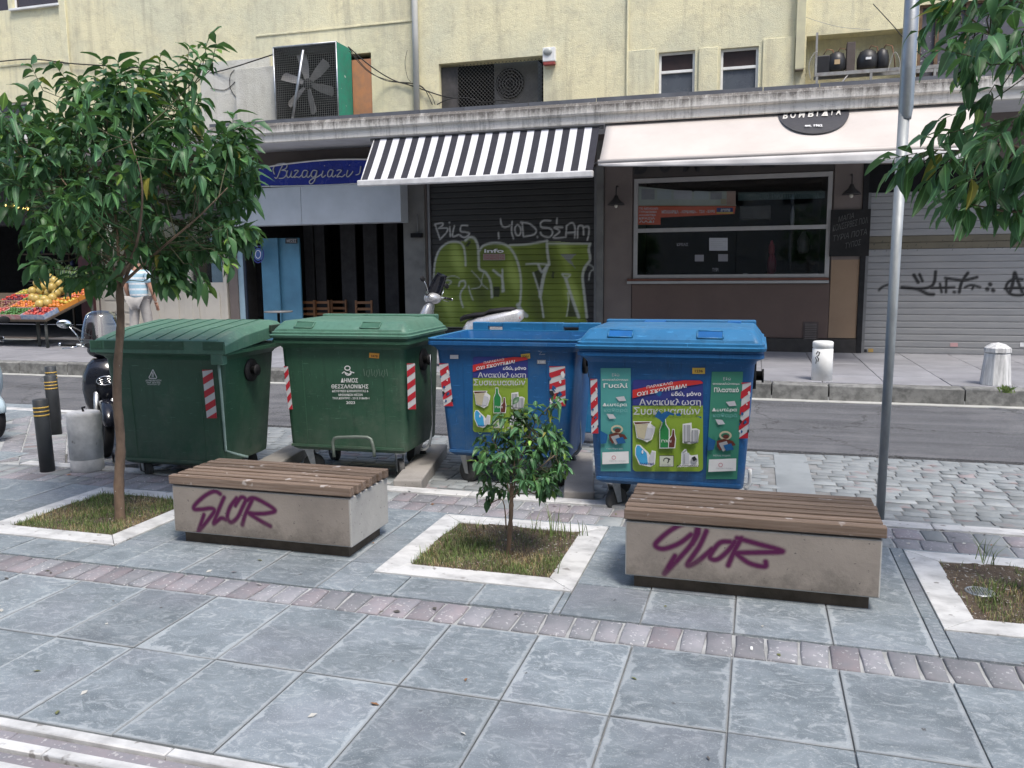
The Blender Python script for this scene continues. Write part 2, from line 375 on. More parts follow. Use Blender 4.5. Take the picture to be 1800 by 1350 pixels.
I_GREEN = ink('lime', (.25,.38,.04)); I_TEAL = ink('teal', (.08,.33,.32)); I_TEAL2 = ink('green_teal', (.05,.25,.17)); I_YEL = ink('yellow', (.75,.50,.08))
I_OR = ink('orange', (.75,.35,.05)); I_GREY = ink('grey', (.35,.36,.38)); I_BOTTLE = ink('bottle', (.02,.22,.06)); I_BROWN = ink('brown', (.12,.03,.02)); I_CYAN = ink('cyan', (.05,.35,.65)); I_BEIGE = ink('beige', (.52,.47,.33)); I_SILV = ink('silver', (.55,.56,.6))

# ------------------------------------------------------------------ painted surfaces (graffiti)
def seg_dist(P, pts):
    d = np.full(len(P), 1e9)
    for a, b in zip(pts[:-1], pts[1:]):
        a = np.array(a, float); b = np.array(b, float); ab = b-a; L = max((ab**2).sum(), 1e-12)
        t = np.clip(((P-a)@ab)/L, 0, 1); q = a+t[:, None]*ab; d = np.minimum(d, np.hypot(*(P-q).T))
    return d
def smooth_path(pts, k=6):
    P = [Vector(p) for p in pts]
    if len(P) < 3: return [tuple(p) for p in P]
    out = []
    for i in range(len(P)-1):
        p0, p1, p2, p3 = P[max(i-1, 0)], P[i], P[i+1], P[min(i+2, len(P)-1)]
        for j in range(k):
            t = j/k
            out.append(tuple(.5*((2*p1)+(p2-p0)*t+(2*p0-5*p1+4*p2-p3)*t*t+(3*p1-p0-3*p2+p3)*t**3)))
    out.append(tuple(P[-1])); return out
def in_poly(P, poly):
    x, y = P.T; c = np.zeros(len(P), bool); n = len(poly)
    for i in range(n):
        x0, y0 = poly[i]; x1, y1 = poly[(i+1) % n]
        if y0 == y1: continue
        k = ((y0 > y) != (y1 > y)) & (x < (x1-x0)*(y-y0)/(y1-y0)+x0); c ^= k
    return c
class Paint:
    def __init__(s): s.ops = []
    def stroke(s, pts, w, col, alpha=.95, soft=.004, curve=True): s.ops.append(('s', smooth_path(pts) if curve else pts, w, col, alpha, soft)); return s
    def fill(s, poly, col, alpha=.95): s.ops.append(('f', poly, 0, col, alpha, 0)); return s
    def fn(s, f): s.ops.append(('x', f, 0, None, 0, 0)); return s
    def eval(s, P):
        C = np.zeros((len(P), 4))
        for kind, g, w, col, al, soft in s.ops:
            if kind == 's': a = np.clip((w/2+soft-seg_dist(P, g))/(2*soft), 0, 1)*al
            elif kind == 'f': a = in_poly(P, g)*al
            else: C = g(P, C); continue
            k = a[:, None]; C[:, :3] = np.where(C[:, 3:4] < .01, np.array(col), C[:, :3]*(1-k)+np.array(col)*k); C[:, 3] = np.maximum(C[:, 3], a)
        return C
def painted_grid(name, parent, us, rows, MAP, mat, paint, smooth=False):
    """us: u stations; rows: (v, depth) stations; MAP(u, v, depth) -> world point; paint is evaluated at (u, v)."""
    nu = len(us); vs = []; uv = []
    inv = MW[parent.name].inverted()
    for v, d in rows:
        for u in us: vs.append(tuple(inv @ Vector(MAP(u, v, d)))); uv.append((u, v))
    fs = [(j*nu+i, j*nu+i+1, (j+1)*nu+i+1, (j+1)*nu+i) for j in range(len(rows)-1) for i in range(nu-1)]
    me = bpy.data.meshes.new(name); me.from_pydata(vs, [], fs); me.materials.append(mat)
    C = paint.eval(np.array(uv)) if paint else np.zeros((len(vs), 4))
    at = me.color_attributes.new('Paint', 'FLOAT_COLOR', 'POINT'); at.data.foreach_set('color', C.ravel().astype(np.float32))
    if smooth: me.polygons.foreach_set('use_smooth', [True]*len(fs))
    o = bpy.data.objects.new(name, me); COL.objects.link(o); o.parent = parent; MW[o.name] = MW[parent.name]
    return o

def bev_mesh(name, sx, sy, sz, mat, bev=.004, jit=0.0, seed=0, dome=0.0):
    """One paving stone: a box whose top outline is slightly uneven, bevelled; origin at the centre of its top."""
    r = random.Random(seed); bm = bmesh.new()
    j = lambda: r.uniform(-jit, jit)
    t = [(-sx/2+j(), -sy/2+j()), (0, -sy/2+j()*.7), (sx/2+j(), -sy/2+j()), (sx/2+j(), 0), (sx/2+j(), sy/2+j()), (0, sy/2+j()*.7), (-sx/2+j(), sy/2+j()), (-sx/2+j(), 0)] if jit else [(-sx/2, -sy/2), (sx/2, -sy/2), (sx/2, sy/2), (-sx/2, sy/2)]
    n = len(t); lo = [bm.verts.new((x, y, -sz)) for x, y in t]; mid = [bm.verts.new((x, y, -bev)) for x, y in t]
    up = [bm.verts.new((x*(1-2*bev/sx), y*(1-2*bev/sy), dome*0)) for x, y in t]
    for i in range(n):
        k = (i+1) % n
        bm.faces.new((lo[i], lo[k], mid[k], mid[i])); f = bm.faces.new((mid[i], mid[k], up[k], up[i])); f.smooth = True
    if dome:
        c = bm.verts.new((0, 0, dome))
        for i in range(n): f = bm.faces.new((up[i], up[(i+1) % n], c)); f.smooth = True
    else: bm.faces.new(up)
    me = bpy.data.meshes.new(name); bm.to_mesh(me); bm.free(); me.materials.append(mat); return me
def place_pieces(name, parent, items, cap=290, stuffname=None):
    """items: (mesh, 4x4 world matrix). The ones that show largest become parts; the rest one joined part."""
    inv = MW[parent.name].inverted(); sc = []
    for i, (me, m) in enumerate(items):
        p = m.translation; q = proj(p)
        sc.append((0 if (q is None or not inview(p, 10)) else 1/q[2], i))
    order = [i for k, i in sorted(sc, reverse=True) if k > 0]; keep = set(order[:cap]); rest = [i for i in range(len(items)) if i not in keep]
    for i in sorted(keep):
        me, m = items[i]; o = bpy.data.objects.new(name, me); COL.objects.link(o); o.parent = parent; o.matrix_basis = inv @ m; MW[o.name] = m
    if rest:
        V = []; Fs = []; mats = []; mi = []; sm = []
        for i in rest:
            me, m = items[i]; b = len(V); M2 = inv @ m
            V.extend([tuple(M2 @ v.co) for v in me.vertices]); mt = me.materials[0]
            if mt == SLAB: mt = SLAB_OUT
            if mt not in mats: mats.append(mt)
            for p in me.polygons: Fs.append(tuple(b+k for k in p.vertices)); mi.append(mats.index(mt)); sm.append(p.use_smooth)
        me = bpy.data.meshes.new(stuffname or name+'s'); me.from_pydata(V, [], Fs)
        for mt in mats: me.materials.append(mt)
        me.polygons.foreach_set('material_index', mi); me.polygons.foreach_set('use_smooth', sm)
        o = bpy.data.objects.new(stuffname or name+'s', me); COL.objects.link(o); o.parent = parent; o['kind'] = 'stuff'; MW[o.name] = MW[parent.name]
def TM(x, y, z, rz=0, tilt=0): return Matrix.Translation((x, y, z)) @ Matrix.Rotation(rz, 4, 'Z') @ Matrix.Rotation(random.uniform(-tilt, tilt), 4, 'X') @ Matrix.Rotation(random.uniform(-tilt, tilt), 4, 'Y')
def structure(name, mb, **k): return tag(mb.build(name, **k), kind='structure')
# ------------------------------------------------------------------ ground
YF, YC = 16.35, 14.9                                    # facade plane, front of the canopy slab
g = MB(); g.box(-220, 220, -220, 220, -.6, -.16, ASPH); structure('ground', g)
g = MB(); g.box(-40, 30, 8.42, 11.78, -.15, -.03, ROADM); structure('road', g)
g = MB(); g.box(-40, 30, -3, 2.404, -.15, -.022, MORTAR); g.box(-40, 30, 2.404, 6.1, -.15, -.014, MORTAR); g.box(-40, -6.5, 6.1, 8.42, -.15, -.014, MORTAR)
plaza = structure('plaza', g, origin=(0, 0, 0))
g = MB(); g.box(-6.5, 30, 6.1, 8.42, -.15, -.057, M_('bay_mortar', (.26,.265,.265), (.17,.17,.165), scale=7, rough=.95, bump=.5, bs=90)); bay = structure('parking_bay', g, origin=(0, 0, 0))
g = MB(); g.box(-40, 30, 12.03, 20.5, -.15, .165, MORTAR); g.box(-40, 30, 11.78, 12.03, -.15, .02, MORTAR); walk = structure('far_pavement', g, origin=(0, 0, 0))

planters = [(-5.14, -3.955), (-2.11, -.925), (.92, 2.105), (3.95, 5.135), (-8.17, -6.985)]
PY0, PY1 = 4.26, 5.45
def in_planter(x0, x1, y0, y1):
    for a, b in planters:
        if x1 > a+.01 and x0 < b-.01 and y1 > PY0+.01 and y0 < PY1-.01: return a, b
    return None
CW = .4525; X0 = -.965
slabs = []; smesh = {}
def slab(x0, x1, y0, y1):
    sx, sy = x1-x0-.005, y1-y0-.005
    if sx < .03 or sy < .03: return
    k = (round(sx, 3), round(sy, 3))
    if k not in smesh: smesh[k] = bev_mesh('paving_slab', sx, sy, .03, SLAB, bev=.003)
    slabs.append((smesh[k], TM((x0+x1)/2, (y0+y1)/2, random.uniform(-.002, .0015), 0, .003)))
def row(y0, y1, xa=-16, xb=7, off=0.0):
    k = math.floor((xa-X0)/CW)
    while X0+k*CW < xb:
        a = X0+k*CW+off; b = a+CW; k += 1
        hit = in_planter(a, b, y0, y1)
        if not hit: slab(a, b, y0, y1); continue
        p, q = hit                                     # cut round the tree pit
        cuts = []
        if a < p-.01: cuts.append((a, p, y0, y1))
        if b > q+.01: cuts.append((q, b, y0, y1))
        ca, cb = max(a, p), min(b, q)
        if y0 < PY0-.01: cuts.append((ca, cb, y0, PY0))
        if y1 > PY1+.01: cuts.append((ca, cb, PY1, y1))
        for c in cuts: slab(*c)
for y in (2.413, 3.06): row(y, y+.645)
row(1.15, 1.768); row(1.768, 2.40, xa=-.9)
row(3.965, 4.40); row(4.40, 4.95); row(4.95, 5.50); 
for i in range(7): row(5.97+.0+i*.41, 6.38+i*.41, xa=-16, xb=-7.6-.28*i) if i else row(5.97, 6.38, xa=-16, xb=-6.9)
place_pieces('paving_slab', plaza, slabs, cap=290, stuffname='outer_paving_slabs')
# rows of small setts: the band across the plaza, the band beside the marble strip, the bands by the bollards
items = []; base = [bev_mesh('sett', .122, .215, .03, m, .008, .008, s, .004) for s, m in enumerate([COBBLE, COBBLE, PINK, COBBLE, PINK, PINK])]
x = -9.0
while x < 4.6:
    w = random.uniform(.108, .145); me = random.choice(base)
    items.append((me, TM(x+w/2, 3.838, -.002, random.uniform(-.04, .04), .02) @ Matrix.Diagonal((w/.13, 1.04, 1, 1)))); x += w+.004
place_pieces('sett', plaza, items, cap=110, stuffname='outer_setts')
items = []; base2 = [bev_mesh('small_sett', .15, .2, .03, m, .006, .005, s+9, .003) for s, m in enumerate([COBBLE, COBBLE, PINK, BAYST])]
for yy in (5.61, 5.84):
    x = -6.8
    while x < 4.6:
        w = random.uniform(.13, .2); items.append((random.choice(base2), TM(x+w/2, yy, -.003, random.uniform(-.03, .03), .02) @ Matrix.Diagonal((w/.157, 1.06, 1, 1)))); x += w+.004
d = Vector((-2.07, 2.15, 0)).normalized(); nrm = Vector((d.y, -d.x, 0))
for k in range(7):
    for i in range(34):
        p = Vector((-5.86, 5.98, -.0045)) + d*(i*.105) + nrm*(-.62+k*.2)
        if p.y > 8.3 or p.y < 6.02: continue
        items.append((base2[random.choice([0, 1, 1, 3])], TM(p.x, p.y, p.z, math.atan2(d.y, d.x)+random.uniform(-.02, .02), .01) @ Matrix.Diagonal((.62, .92, 1, 1))))
place_pieces('small_sett', plaza, items, cap=210, stuffname='outer_small_setts')
# marble edge strip between plaza and parking bay, and the tactile marble bars front left
items = []; mm = bev_mesh('marble_edging', 1.1, .125, .05, MARBLE, .006)
for i in range(12): items.append((mm, TM(-6.0+i*1.106, 6.035, .004)))
m3 = bev_mesh('marble_edging', 1.1, .14, .05, MARBLE, .006)
for i in range(6): items.append((m3, TM(-7.2-i*1.106, 8.50, .004)))
place_pieces('marble_edging', plaza, items, cap=14, stuffname='outer_marble_edging')
items = []
mb1 = bev_mesh('marble_bar', .9, .05, .03, MARBLE, .005); mb2 = bev_mesh('marble_bar', .9, .062, .02, PINK, .004)
y = 2.376
for k in range(12):
    me, dy = (mb1, .054) if k % 2 == 0 else (mb2, .066)
    if k: y -= .06
    for i in range(8): items.append((me, TM(-7.0+i*.904+.23*(k % 3), y, .004 if k % 2 == 0 else -.012)))
place_pieces('marble_bar', plaza, items, cap=40, stuffname='outer_marble_bars')
# parking bay: courses of setts
items = []; bm_ = [bev_mesh('bay_sett', .215, .112, .04, BAYST, .004, .005, 20+s, .002) for s in range(8)]
y = 6.17; r = 0
while y < 8.42:
    x = -6.3+random.uniform(0, .2)
    while x < 4.0:
        w = random.uniform(.13, .24)
        if not (.16 < x+w/2 < .52 and y < 8.3): items.append((random.choice(bm_), TM(x+w/2, y, -.05+random.uniform(-.004, .004), random.uniform(-.03, .03), .02) @ Matrix.Diagonal((w/.218, random.uniform(.90, .98), 1, 1))))
        x += w+.008
    y += .109; r += 1
place_pieces('bay_sett', bay, items, cap=285, stuffname='outer_bay_setts')
g = MB(); g.box(.2, .5, 6.12, 8.3, -.12, -.047, M_('smooth_patch', (.27,.29,.30), (.21,.23,.24), scale=3, rough=.8)); p = g.build('concrete_patch', bay, bevel=.004)
# granite stops between the bins
for i, (xa, ya, xb, yb) in enumerate([(-2.70, 6.11, -3.0, 7.5), (-1.27, 6.11, -1.55, 7.5), (-4.17, 6.3, -4.35, 7.5)]):
    a = Vector((xa, ya, 0)); b = Vector((xb, yb, 0)); ln = (b-a).length; ang = math.atan2(b.y-a.y, b.x-a.x)
    mb = MB(); T = Matrix.Translation((a+b)/2) @ Matrix.Rotation(ang, 4, 'Z'); mb.box(-ln/2, ln/2, -.118, .118, -.07, .055, CONC, T)
    tag(mb.build('kerb_block', bevel=.012), ['granite kerb block lying on the setts between the green bin and the open blue bin', 'granite kerb block lying on the setts between the two blue recycling bins', 'granite kerb block lying between the two green bins'][i], 'kerb block', 'kerb blocks between the bins')
# far kerb and far pavement
items = []; km = [bev_mesh('kerb_stone', L, .27, .22, KERB, .02, .006, i) for i, L in enumerate((.72, .9, 1.05))]
x = -16.0
while x < 5.5:
    k = random.randrange(3); L = (.72, .9, 1.05)[k]; items.append((km[k], TM(x+L/2, 11.905, .185+random.uniform(-.006, .006), 0, .008))); x += L+.012
place_pieces('kerb_stone', walk, items, cap=24, stuffname='outer_kerb_stones')
items = []; pm = bev_mesh('pavement_slab', .79, .79, .03, PAVE, .004)
for i in range(27):
    for j in range(6): items.append((pm, TM(-16.3+i*.8, 12.45+j*.8, .188+random.uniform(-.002, .002), 0, .002)))
place_pieces('pavement_slab', walk, items, cap=120, stuffname='outer_pavement_slabs')
g = MB(); g.box(-40, 30, 11.60, 11.772, -.04, -.022, M_('gutter', (.46,.46,.43), (.3,.3,.28), scale=5, rough=.9)); structure('gutter', g)

# ------------------------------------------------------------------ tree pits: marble frame (a thing), soil, weeds
PITL = ['white marble frame around the grassy tree pit left of the left bench', 'white marble frame around the weedy tree pit between the two benches', 'white marble frame around the bare earth pit with a small drain cover', None, None]
FR = .165
def frame(i):
    a, b = planters[i]
    t = root('tree_pit_frame', ((a+b)/2, (PY0+PY1)/2, 0), 0, PITL[i], 'tree pit', 'marble tree pit frames')
    z0, z1 = -.04, .008; o = [(a, PY0), (b, PY0), (b, PY1), (a, PY1)]; q = [(a+FR, PY0+FR), (b-FR, PY0+FR), (b-FR, PY1-FR), (a+FR, PY1-FR)]
    for k in range(4):
        n = (k+1) % 4; e = .002
        pts = [o[k], o[n], q[n], q[k]]; c = (sum(p[0] for p in pts)/4, sum(p[1] for p in pts)/4)
        pts = [(c[0]+(p[0]-c[0])*.996, c[1]+(p[1]-c[1])*.996) for p in pts]
        mb = MB(); mb.hull8([(x, y, z0) for x, y in pts], [(x, y, z1) for x, y in pts], MARBLE); mb.build('marble_slab', t, bevel=.004)
    return t
for i in range(3): frame(i)
def soil(i):
    a, b = planters[i]; mb = MB(); n = 26; xs = np.linspace(a+FR-.01, b-FR+.01, n); ys = np.linspace(PY0+FR-.01, PY1-FR+.01, n)
    h = {}
    vs = [(x, y, .002+.006*math.sin(3*math.pi*(x-a))*math.cos(9*y)+.006*random.random()) for y in ys for x in xs]
    mb.add(vs, [(r*n+c, r*n+c+1, (r+1)*n+c+1, (r+1)*n+c) for r in range(n-1) for c in range(n-1)], EARTH, True)
    structure('soil', mb)
GR = [M_('grass_%d' % k, c, vary(c, .7), rough=.7, bump=0) for k, c in enumerate([(.13,.20,.06), (.19,.25,.09), (.48,.42,.24), (.32,.31,.15), (.42,.27,.15)])]
def grass(i, n, keep, tall=()):
    a, b = planters[i]; mb = MB()
    def blade(x, y, h, w, m, lean=None):
        an = random.uniform(0, 6.28); ln = random.uniform(.2, .9)*h if lean is None else lean; dx, dy = math.cos(an)*ln, math.sin(an)*ln; px, py = -math.sin(an)*w, math.cos(an)*w
        vs = [(x-px, y-py, -.01), (x+px, y+py, -.01), (x+dx*.35+px*.7, y+dy*.35+py*.7, h*.6), (x+dx*.35-px*.7, y+dy*.35-py*.7, h*.6), (x+dx, y+dy, h)]
        mb.add(vs, [(0, 1, 2, 3), (3, 2, 4)], m)
    k = 0
    while k < n:
        x = random.uniform(a+FR-.005, b-FR+.005); y = random.uniform(PY0+FR-.005, PY1-FR)
        if random.random() > keep((x-a)/(b-a), (y-PY0)/(PY1-PY0), x, y): k += .25; continue
        k += 1; dry = math.sin(x*9+1)*math.cos(y*8)+random.uniform(-.7, .7)
        m = GR[random.choice([2, 3, 4, 2])] if dry > .25 else GR[random.choice([0, 1, 0, 3])]
        blade(x, y, random.uniform(.015, .05)*(1 if m in GR[:2] else .7), random.uniform(.0012, .0024), m)
    for x, y, c, h in tall:
        for _ in range(c): blade(a+x*(b-a)+random.gauss(0, .02), PY0+y*(PY1-PY0)+random.gauss(0, .02), h*random.uniform(.6, 1.1), .0035, GR[random.choice([0, 1, 1])], lean=h*random.uniform(.2, .8))
    o = mb.build('grass', recalc=False); tag(o, ['short half dry grass around the left tree trunk', 'patchy weeds and dry grass under the little tree', 'green tuft of weeds beside the drain cover'][i], 'grass', kind='stuff')
    peb = MB(); P = [M_('pebble_light', (.6,.58,.53), (.45,.43,.4), bump=0), M_('dry_leaf', (.32,.17,.08), (.2,.1,.05), bump=0), M_('pebble_grey', (.3,.29,.28), (.2,.2,.19), bump=0)]
    for _ in range(700 if i != 0 else 300):
        x = random.uniform(a+FR, b-FR); y = random.uniform(PY0+FR, PY1-FR); r = random.uniform(.003, .008); m = random.choice(P); z = -.004+r*.4
        q = [(x+r*math.cos(t+_)*random.uniform(.6, 1.3), y+r*math.sin(t+_)*random.uniform(.6, 1.3), z-.003) for t in (0, 1.26, 2.5, 3.8, 5.0)]
        peb.add(q+[(x, y, z+r*.5)], [(0,1,5),(1,2,5),(2,3,5),(3,4,5),(4,0,5)], m)
    tag(peb.build('litter', recalc=False), 'loose pebbles and dry leaf bits on the soil', 'litter', kind='stuff')
for i in range(3): soil(i)
grass(0, 8500, lambda u, v, x, y: .95 if math.hypot(u-.62, v-.35) > .07 else .2)
grass(1, 7500, lambda u, v, x, y: (.95 if v < .42 else (.9 if u < .45 and v < .7 else .22)), [(.72, .78, 9, .22), (.80, .74, 7, .17), (.62, .8, 5, .13), (.9, .82, 6, .14), (.2, .5, 7, .1), (.24, .42, 8, .09), (.16, .3, 9, .08), (.3, .78, 5, .09), (.86, .2, 4, .1)])
grass(2, 4000, lambda u, v, x, y: (.97 if u > .19+.25*max(0, v-.4) and v < .62 else (.5 if u > .45 else .05)), [(.34, .9, 7, .2), (.4, .86, 5, .14), (.3, .5, 14, .09), (.27, .35, 12, .08)])
# drain cover in the right pit
c = PZ(1722, 1043); dr = root('drain_cover', (c.x, c.y, 0), 0, 'small round metal drain cover in the bare earth of the right tree pit', 'drain cover')
mb = MB(); mb.lathe([(.0, .0), (.072, .0), (.074, .012), (.062, .016), (.06, .008), (.0, .008)], (c.x, c.y, .0), METAL, 28); mb.build('rim', dr)
for k in range(-4, 5):
    mb = MB(); L = math.sqrt(.06**2-(k*.0125)**2); mb.box(c.x+k*.0125-.003, c.x+k*.0125+.003, c.y-L, c.y+L, .006, .015, METAL); mb.build('bar', dr)

random.seed(17); mb = MB(); LC = [M_('dry_leaf', (.32,.17,.08), (.2,.1,.05), bump=0), ink('ash', (.10,.09,.08)), ink('pale_scrap', (.5,.49,.45)), ink('olive_leaf', (.16,.17,.06))]
for _ in range(150):
    x, y = random.uniform(-6, 3), (random.uniform(2.3, 5.9) if _ % 3 else random.uniform(5.5, 6.0)); r = random.uniform(.004, .012); a = random.uniform(0, 6.3); m = random.choice(LC)
    mb.add([(x+r*2*math.cos(a), y+r*2*math.sin(a), .003), (x-r*math.sin(a), y+r*math.cos(a), .004), (x-r*2*math.cos(a), y-r*2*math.sin(a), .006), (x+r*math.sin(a), y-r*math.cos(a), .009)], [(0,1,2,3)], m)
tag(mb.build('leaf_litter', recalc=False), 'scattered dry leaf bits and scraps on the paving', 'litter', kind='stuff')
# ------------------------------------------------------------------ benches
def P2S(sx, sy, ox, oy, Y):                              # crop pixel -> (X, Z) on a plane of depth Y
    def f(x, y): p = PY(ox+x/sx, oy+y/sy, Y); return (p.x, p.z)
    return f
BCONC0 = simple('bench_concrete_lit', (.44,.43,.41), (.33,.325,.315), scale=3.2, rough=.9, bump=.4, bs=60, speck=((.15,.14,.135,1), 48, .68))  # body and ends: the same concrete in a lighter, lit tone
BCONC = paint_mat('bench_concrete_shaded', (.31,.275,.245), (.225,.20,.18), scale=3.2, rough=.9, bump=.4, bs=60, speck=((.11,.10,.095,1), 48, .68))  # front face: darker, warmer copy, its shade put into the colour
def stain_bench():
    n = bpy.data.materials['bench_concrete_shaded']; t = n.node_tree; b = t.nodes['Principled BSDF']; src = b.inputs['Base Color'].links[0].from_socket
    tc = [x for x in t.nodes if x.type == 'TEX_COORD'][0]; oi = [x for x in t.nodes if x.type == 'VECT_MATH'][0]
    sp = t.nodes.new('ShaderNodeSeparateXYZ'); t.links.new(tc.outputs['Object'], sp.inputs[0])
    no = t.nodes.new('ShaderNodeTexNoise'); no.inputs['Scale'].default_value = 7; no.inputs['Detail'].default_value = 8; no.inputs['Roughness'].default_value = .75; t.links.new(oi.outputs[0], no.inputs['Vector'])
    m1 = t.nodes.new('ShaderNodeMath'); m1.operation = 'MULTIPLY_ADD'; t.links.new(sp.outputs[2], m1.inputs[0]); m1.inputs[1].default_value = -2.2; m1.inputs[2].default_value = .62
    m2 = t.nodes.new('ShaderNodeMath'); m2.operation = 'ADD'; t.links.new(m1.outputs[0], m2.inputs[0]); t.links.new(no.outputs['Fac'], m2.inputs[1])
    r = t.nodes.new('ShaderNodeValToRGB'); r.color_ramp.elements[0].position = .72; r.color_ramp.elements[1].position = 1.0; t.links.new(m2.outputs[0], r.inputs[0])
    m = t.nodes.new('ShaderNodeMix'); m.data_type = 'RGBA'; m3 = t.nodes.new('ShaderNodeMath'); m3.operation = 'MULTIPLY'; m3.inputs[1].default_value = .6; t.links.new(r.outputs[0], m3.inputs[0]); t.links.new(m3.outputs[0], m.inputs[0]); t.links.new(src, m.inputs[6]); m.inputs[7].default_value = (.10, .09, .08, 1); t.links.new(m.outputs[2], b.inputs['Base Color'])
stain_bench()
PURP = (.075, .005, .055)
def bench(x0, x1, y0, y1, label, paint, n=7):
    t = root('bench', ((x0+x1)/2, (y0+y1)/2, 0), 0, label, 'bench', 'concrete benches with slatted tops')
    mb = MB(); mb.box(x0+.045, x1-.045, y0+.045, y1-.045, -.02, .075, M_('plinth', (.13,.105,.085), (.08,.065,.052), scale=9, rough=.95, bump=.5)); mb.build('plinth', t)
    mb = MB(); mb.box(x0, x1, y0+.0, y1, .075, .385, BCONC0); b = mb.build('body', t, bevel=.006)
    us = np.arange(x0+.008, x1-.006, .006); rows = [(v, 0) for v in np.arange(.083, .379, .006)]
    painted_grid('graffiti', t, us, rows, lambda u, v, d: (u, y0-.0015, v), BCONC, paint)
    w = (y1-y0+.02)/n
    for k in range(n):
        ya = y0-.01+k*w; mb = MB(); e = random.uniform(-.006, .006)
        mb.box(x0-.012+e, x1+.012+e, ya, ya+w-.025, .395, .452+random.uniform(-.0015, .0015), WOOD); mb.build('plank', t, bevel=.005)
    mb = MB()
    for xx in (x0+.15, (x0+x1)/2, x1-.15): mb.box(xx-.03, xx+.03, y0+.03, y1-.03, .386, .396, BLACK)
    mb.build('batten', t)
    return t
f = P2S(3.971, 3.971, 250, 780, 4.42); pl = Paint()
for s_ in [[(545,350),(505,332),(440,362),(375,420),(362,455),(420,457),(480,450),(505,468),(470,520),(430,570),(390,618)], [(432,495),(415,545),(395,600)], [(572,375),(548,430),(520,500),(500,558),(550,520),(585,530)],
           [(660,380),(615,440),(595,510),(620,548),(665,515),(700,445),(722,390),(690,375),(650,430)], [(775,378),(745,440),(718,500),(700,565)], [(735,395),(775,378),(850,410),(928,465),(870,485),(790,488),(735,480)], [(750,490),(830,540),(895,575)]]:
    pl.stroke([f(*p) for p in s_], .031, PURP, .96, .007)
bench(-3.61, -2.33, 4.42, 4.95, 'left slatted concrete bench tagged in purple, in front of the green bins', pl)
f = P2S(2.4, 2.4, 1050, 800, 4.40); pr = Paint()
for s_ in [[(400,375),(425,330),(420,300),(380,285),(320,310),(262,355),(245,382),(280,395),(345,372),(395,335)], [(425,300),(400,370),(350,430),(285,498)], [(328,425),(305,462),(283,500)], [(460,320),(430,385),(380,462),(420,450),(485,395)],
           [(560,365),(520,368),(490,400),(475,432),(505,440),(550,405),(580,365)], [(608,350),(580,400),(552,465)], [(590,350),(680,375),(782,405),(700,410),(585,412)], [(585,415),(640,455),(705,470),(710,450)]]:
    pr.stroke([f(*p) for p in s_], .031, PURP, .96, .007)
bench(-.655, .645, 4.40, 4.985, 'right slatted concrete bench tagged in purple, in front of the closed blue bin', pr)

# ------------------------------------------------------------------ bollards, pole
BB = M_('bollard_paint', (.045,.05,.055), (.03,.033,.037), rough=.5, bump=.1, rnd=.1); BY = M_('bollard_yellow', (.62,.40,.08), (.5,.32,.07), rough=.5)
blab = ['nearest black bollard with three yellow bands, beside the white stone cylinder', 'middle one of the three black bollards with yellow bands', 'farthest of the three black bollards with yellow bands, at the road edge']
for i, (x, y) in enumerate([(-6.07, 5.82), (-7.40, 7.25), (-8.12, 7.97)]):
    t = root('striped_bollard', (x, y, 0), 0, blab[i], 'bollard', 'black bollards with yellow bands', tilt=Matrix.Rotation(-.03, 4, 'Y')); r = .062
    mb = MB(); mb.lathe([(r, -.02), (r, .644), (r-.006, .65), (0.001, .65)], (0,0,0), BB, 24); mb.build('post', t, local=True)
    for z in (.50, .535, .57):
        mb = MB(); mb.lathe([(r+.0005, z), (r+.002, z), (r+.002, z+.013), (r+.0005, z+.013)], (0,0,0), BY, 24); mb.build('yellow_band', t, local=True)
WC = M_('weathered_stone', (.72,.71,.70), (.45,.45,.45), scale=6, rough=.9, bump=.6, bs=30, lo=.35, hi=.65, speck=((.22,.21,.20,1), 11, .68))
t = root('stone_cylinder', (-5.75, 5.95, 0), 0, 'squat weathered white stone cylinder beside the scooter wheel', 'bollard')
mb = MB(); mb.lathe([(.125, -.02), (.138, .01), (.14, .10), (.136, .104), (.136, .112), (.14, .116), (.143, .50), (.135, .525), (.12, .53), (.001, .53)], (0,0,0), WC, 28); mb.build('body', t, local=True)
mb = MB(); mb.tube([(0, 0, .53), (-.01, 0, .565), (.02, 0, .57)], .009, BLACK, 6); mb.build('bolt', t, local=True)
fb1 = Paint()
t = root('round_stone_bollard', (.90, 12.25, .188), 0, 'round white bollard with a capped top on the far pavement', 'bollard')
mb = MB(); mb.lathe([(.14, 0), (.137, .44), (.128, .445), (.128, .455), (.137, .46), (.137, .53), (.12, .545), (.001, .55)], (0,0,0), WHITE, 28); mb.build('body', t, local=True)
pr_ = Print(lambda u, v, L: Vector((-.1395*math.cos(u/.1395)*1, -.1395*math.sin(u/.1395), v)) + Vector((0, 0, 0)))
pr_ = Print(lambda u, v, L: Vector((math.sin(u/.14)*(.1395+L), -math.cos(u/.14)*(.1395+L), v)))
pr_.line([(-.10, .37), (-.08, .41), (-.05, .40), (-.06, .36), (-.09, .34), (-.06, .31), (-.07, .27)], .014, I_BLACK); pr_.line([(-.11, .33), (-.09, .29), (-.1, .24)], .012, I_BLACK); pr_.build('scrawl', t, local=True)
t = root('tapered_stone_bollard', (3.06, 12.25, .188), 0, 'tapered whitewashed bollard with a domed cap by the kerb', 'bollard')
WW = M_('whitewash', (.66,.66,.65), (.40,.40,.40), scale=4, rough=.9, bump=.6, bs=40, stretch=(8,8,.7), lo=.4, hi=.65)
mb = MB(); R8 = lambda r, z: [(r*math.cos(math.pi*(2*j+1)/8), r*math.sin(math.pi*(2*j+1)/8), z) for j in range(8)]
mb.loft([R8(.19, 0), R8(.152, .42)], WW, False); mb.build('body', t, local=True, bevel=.008)
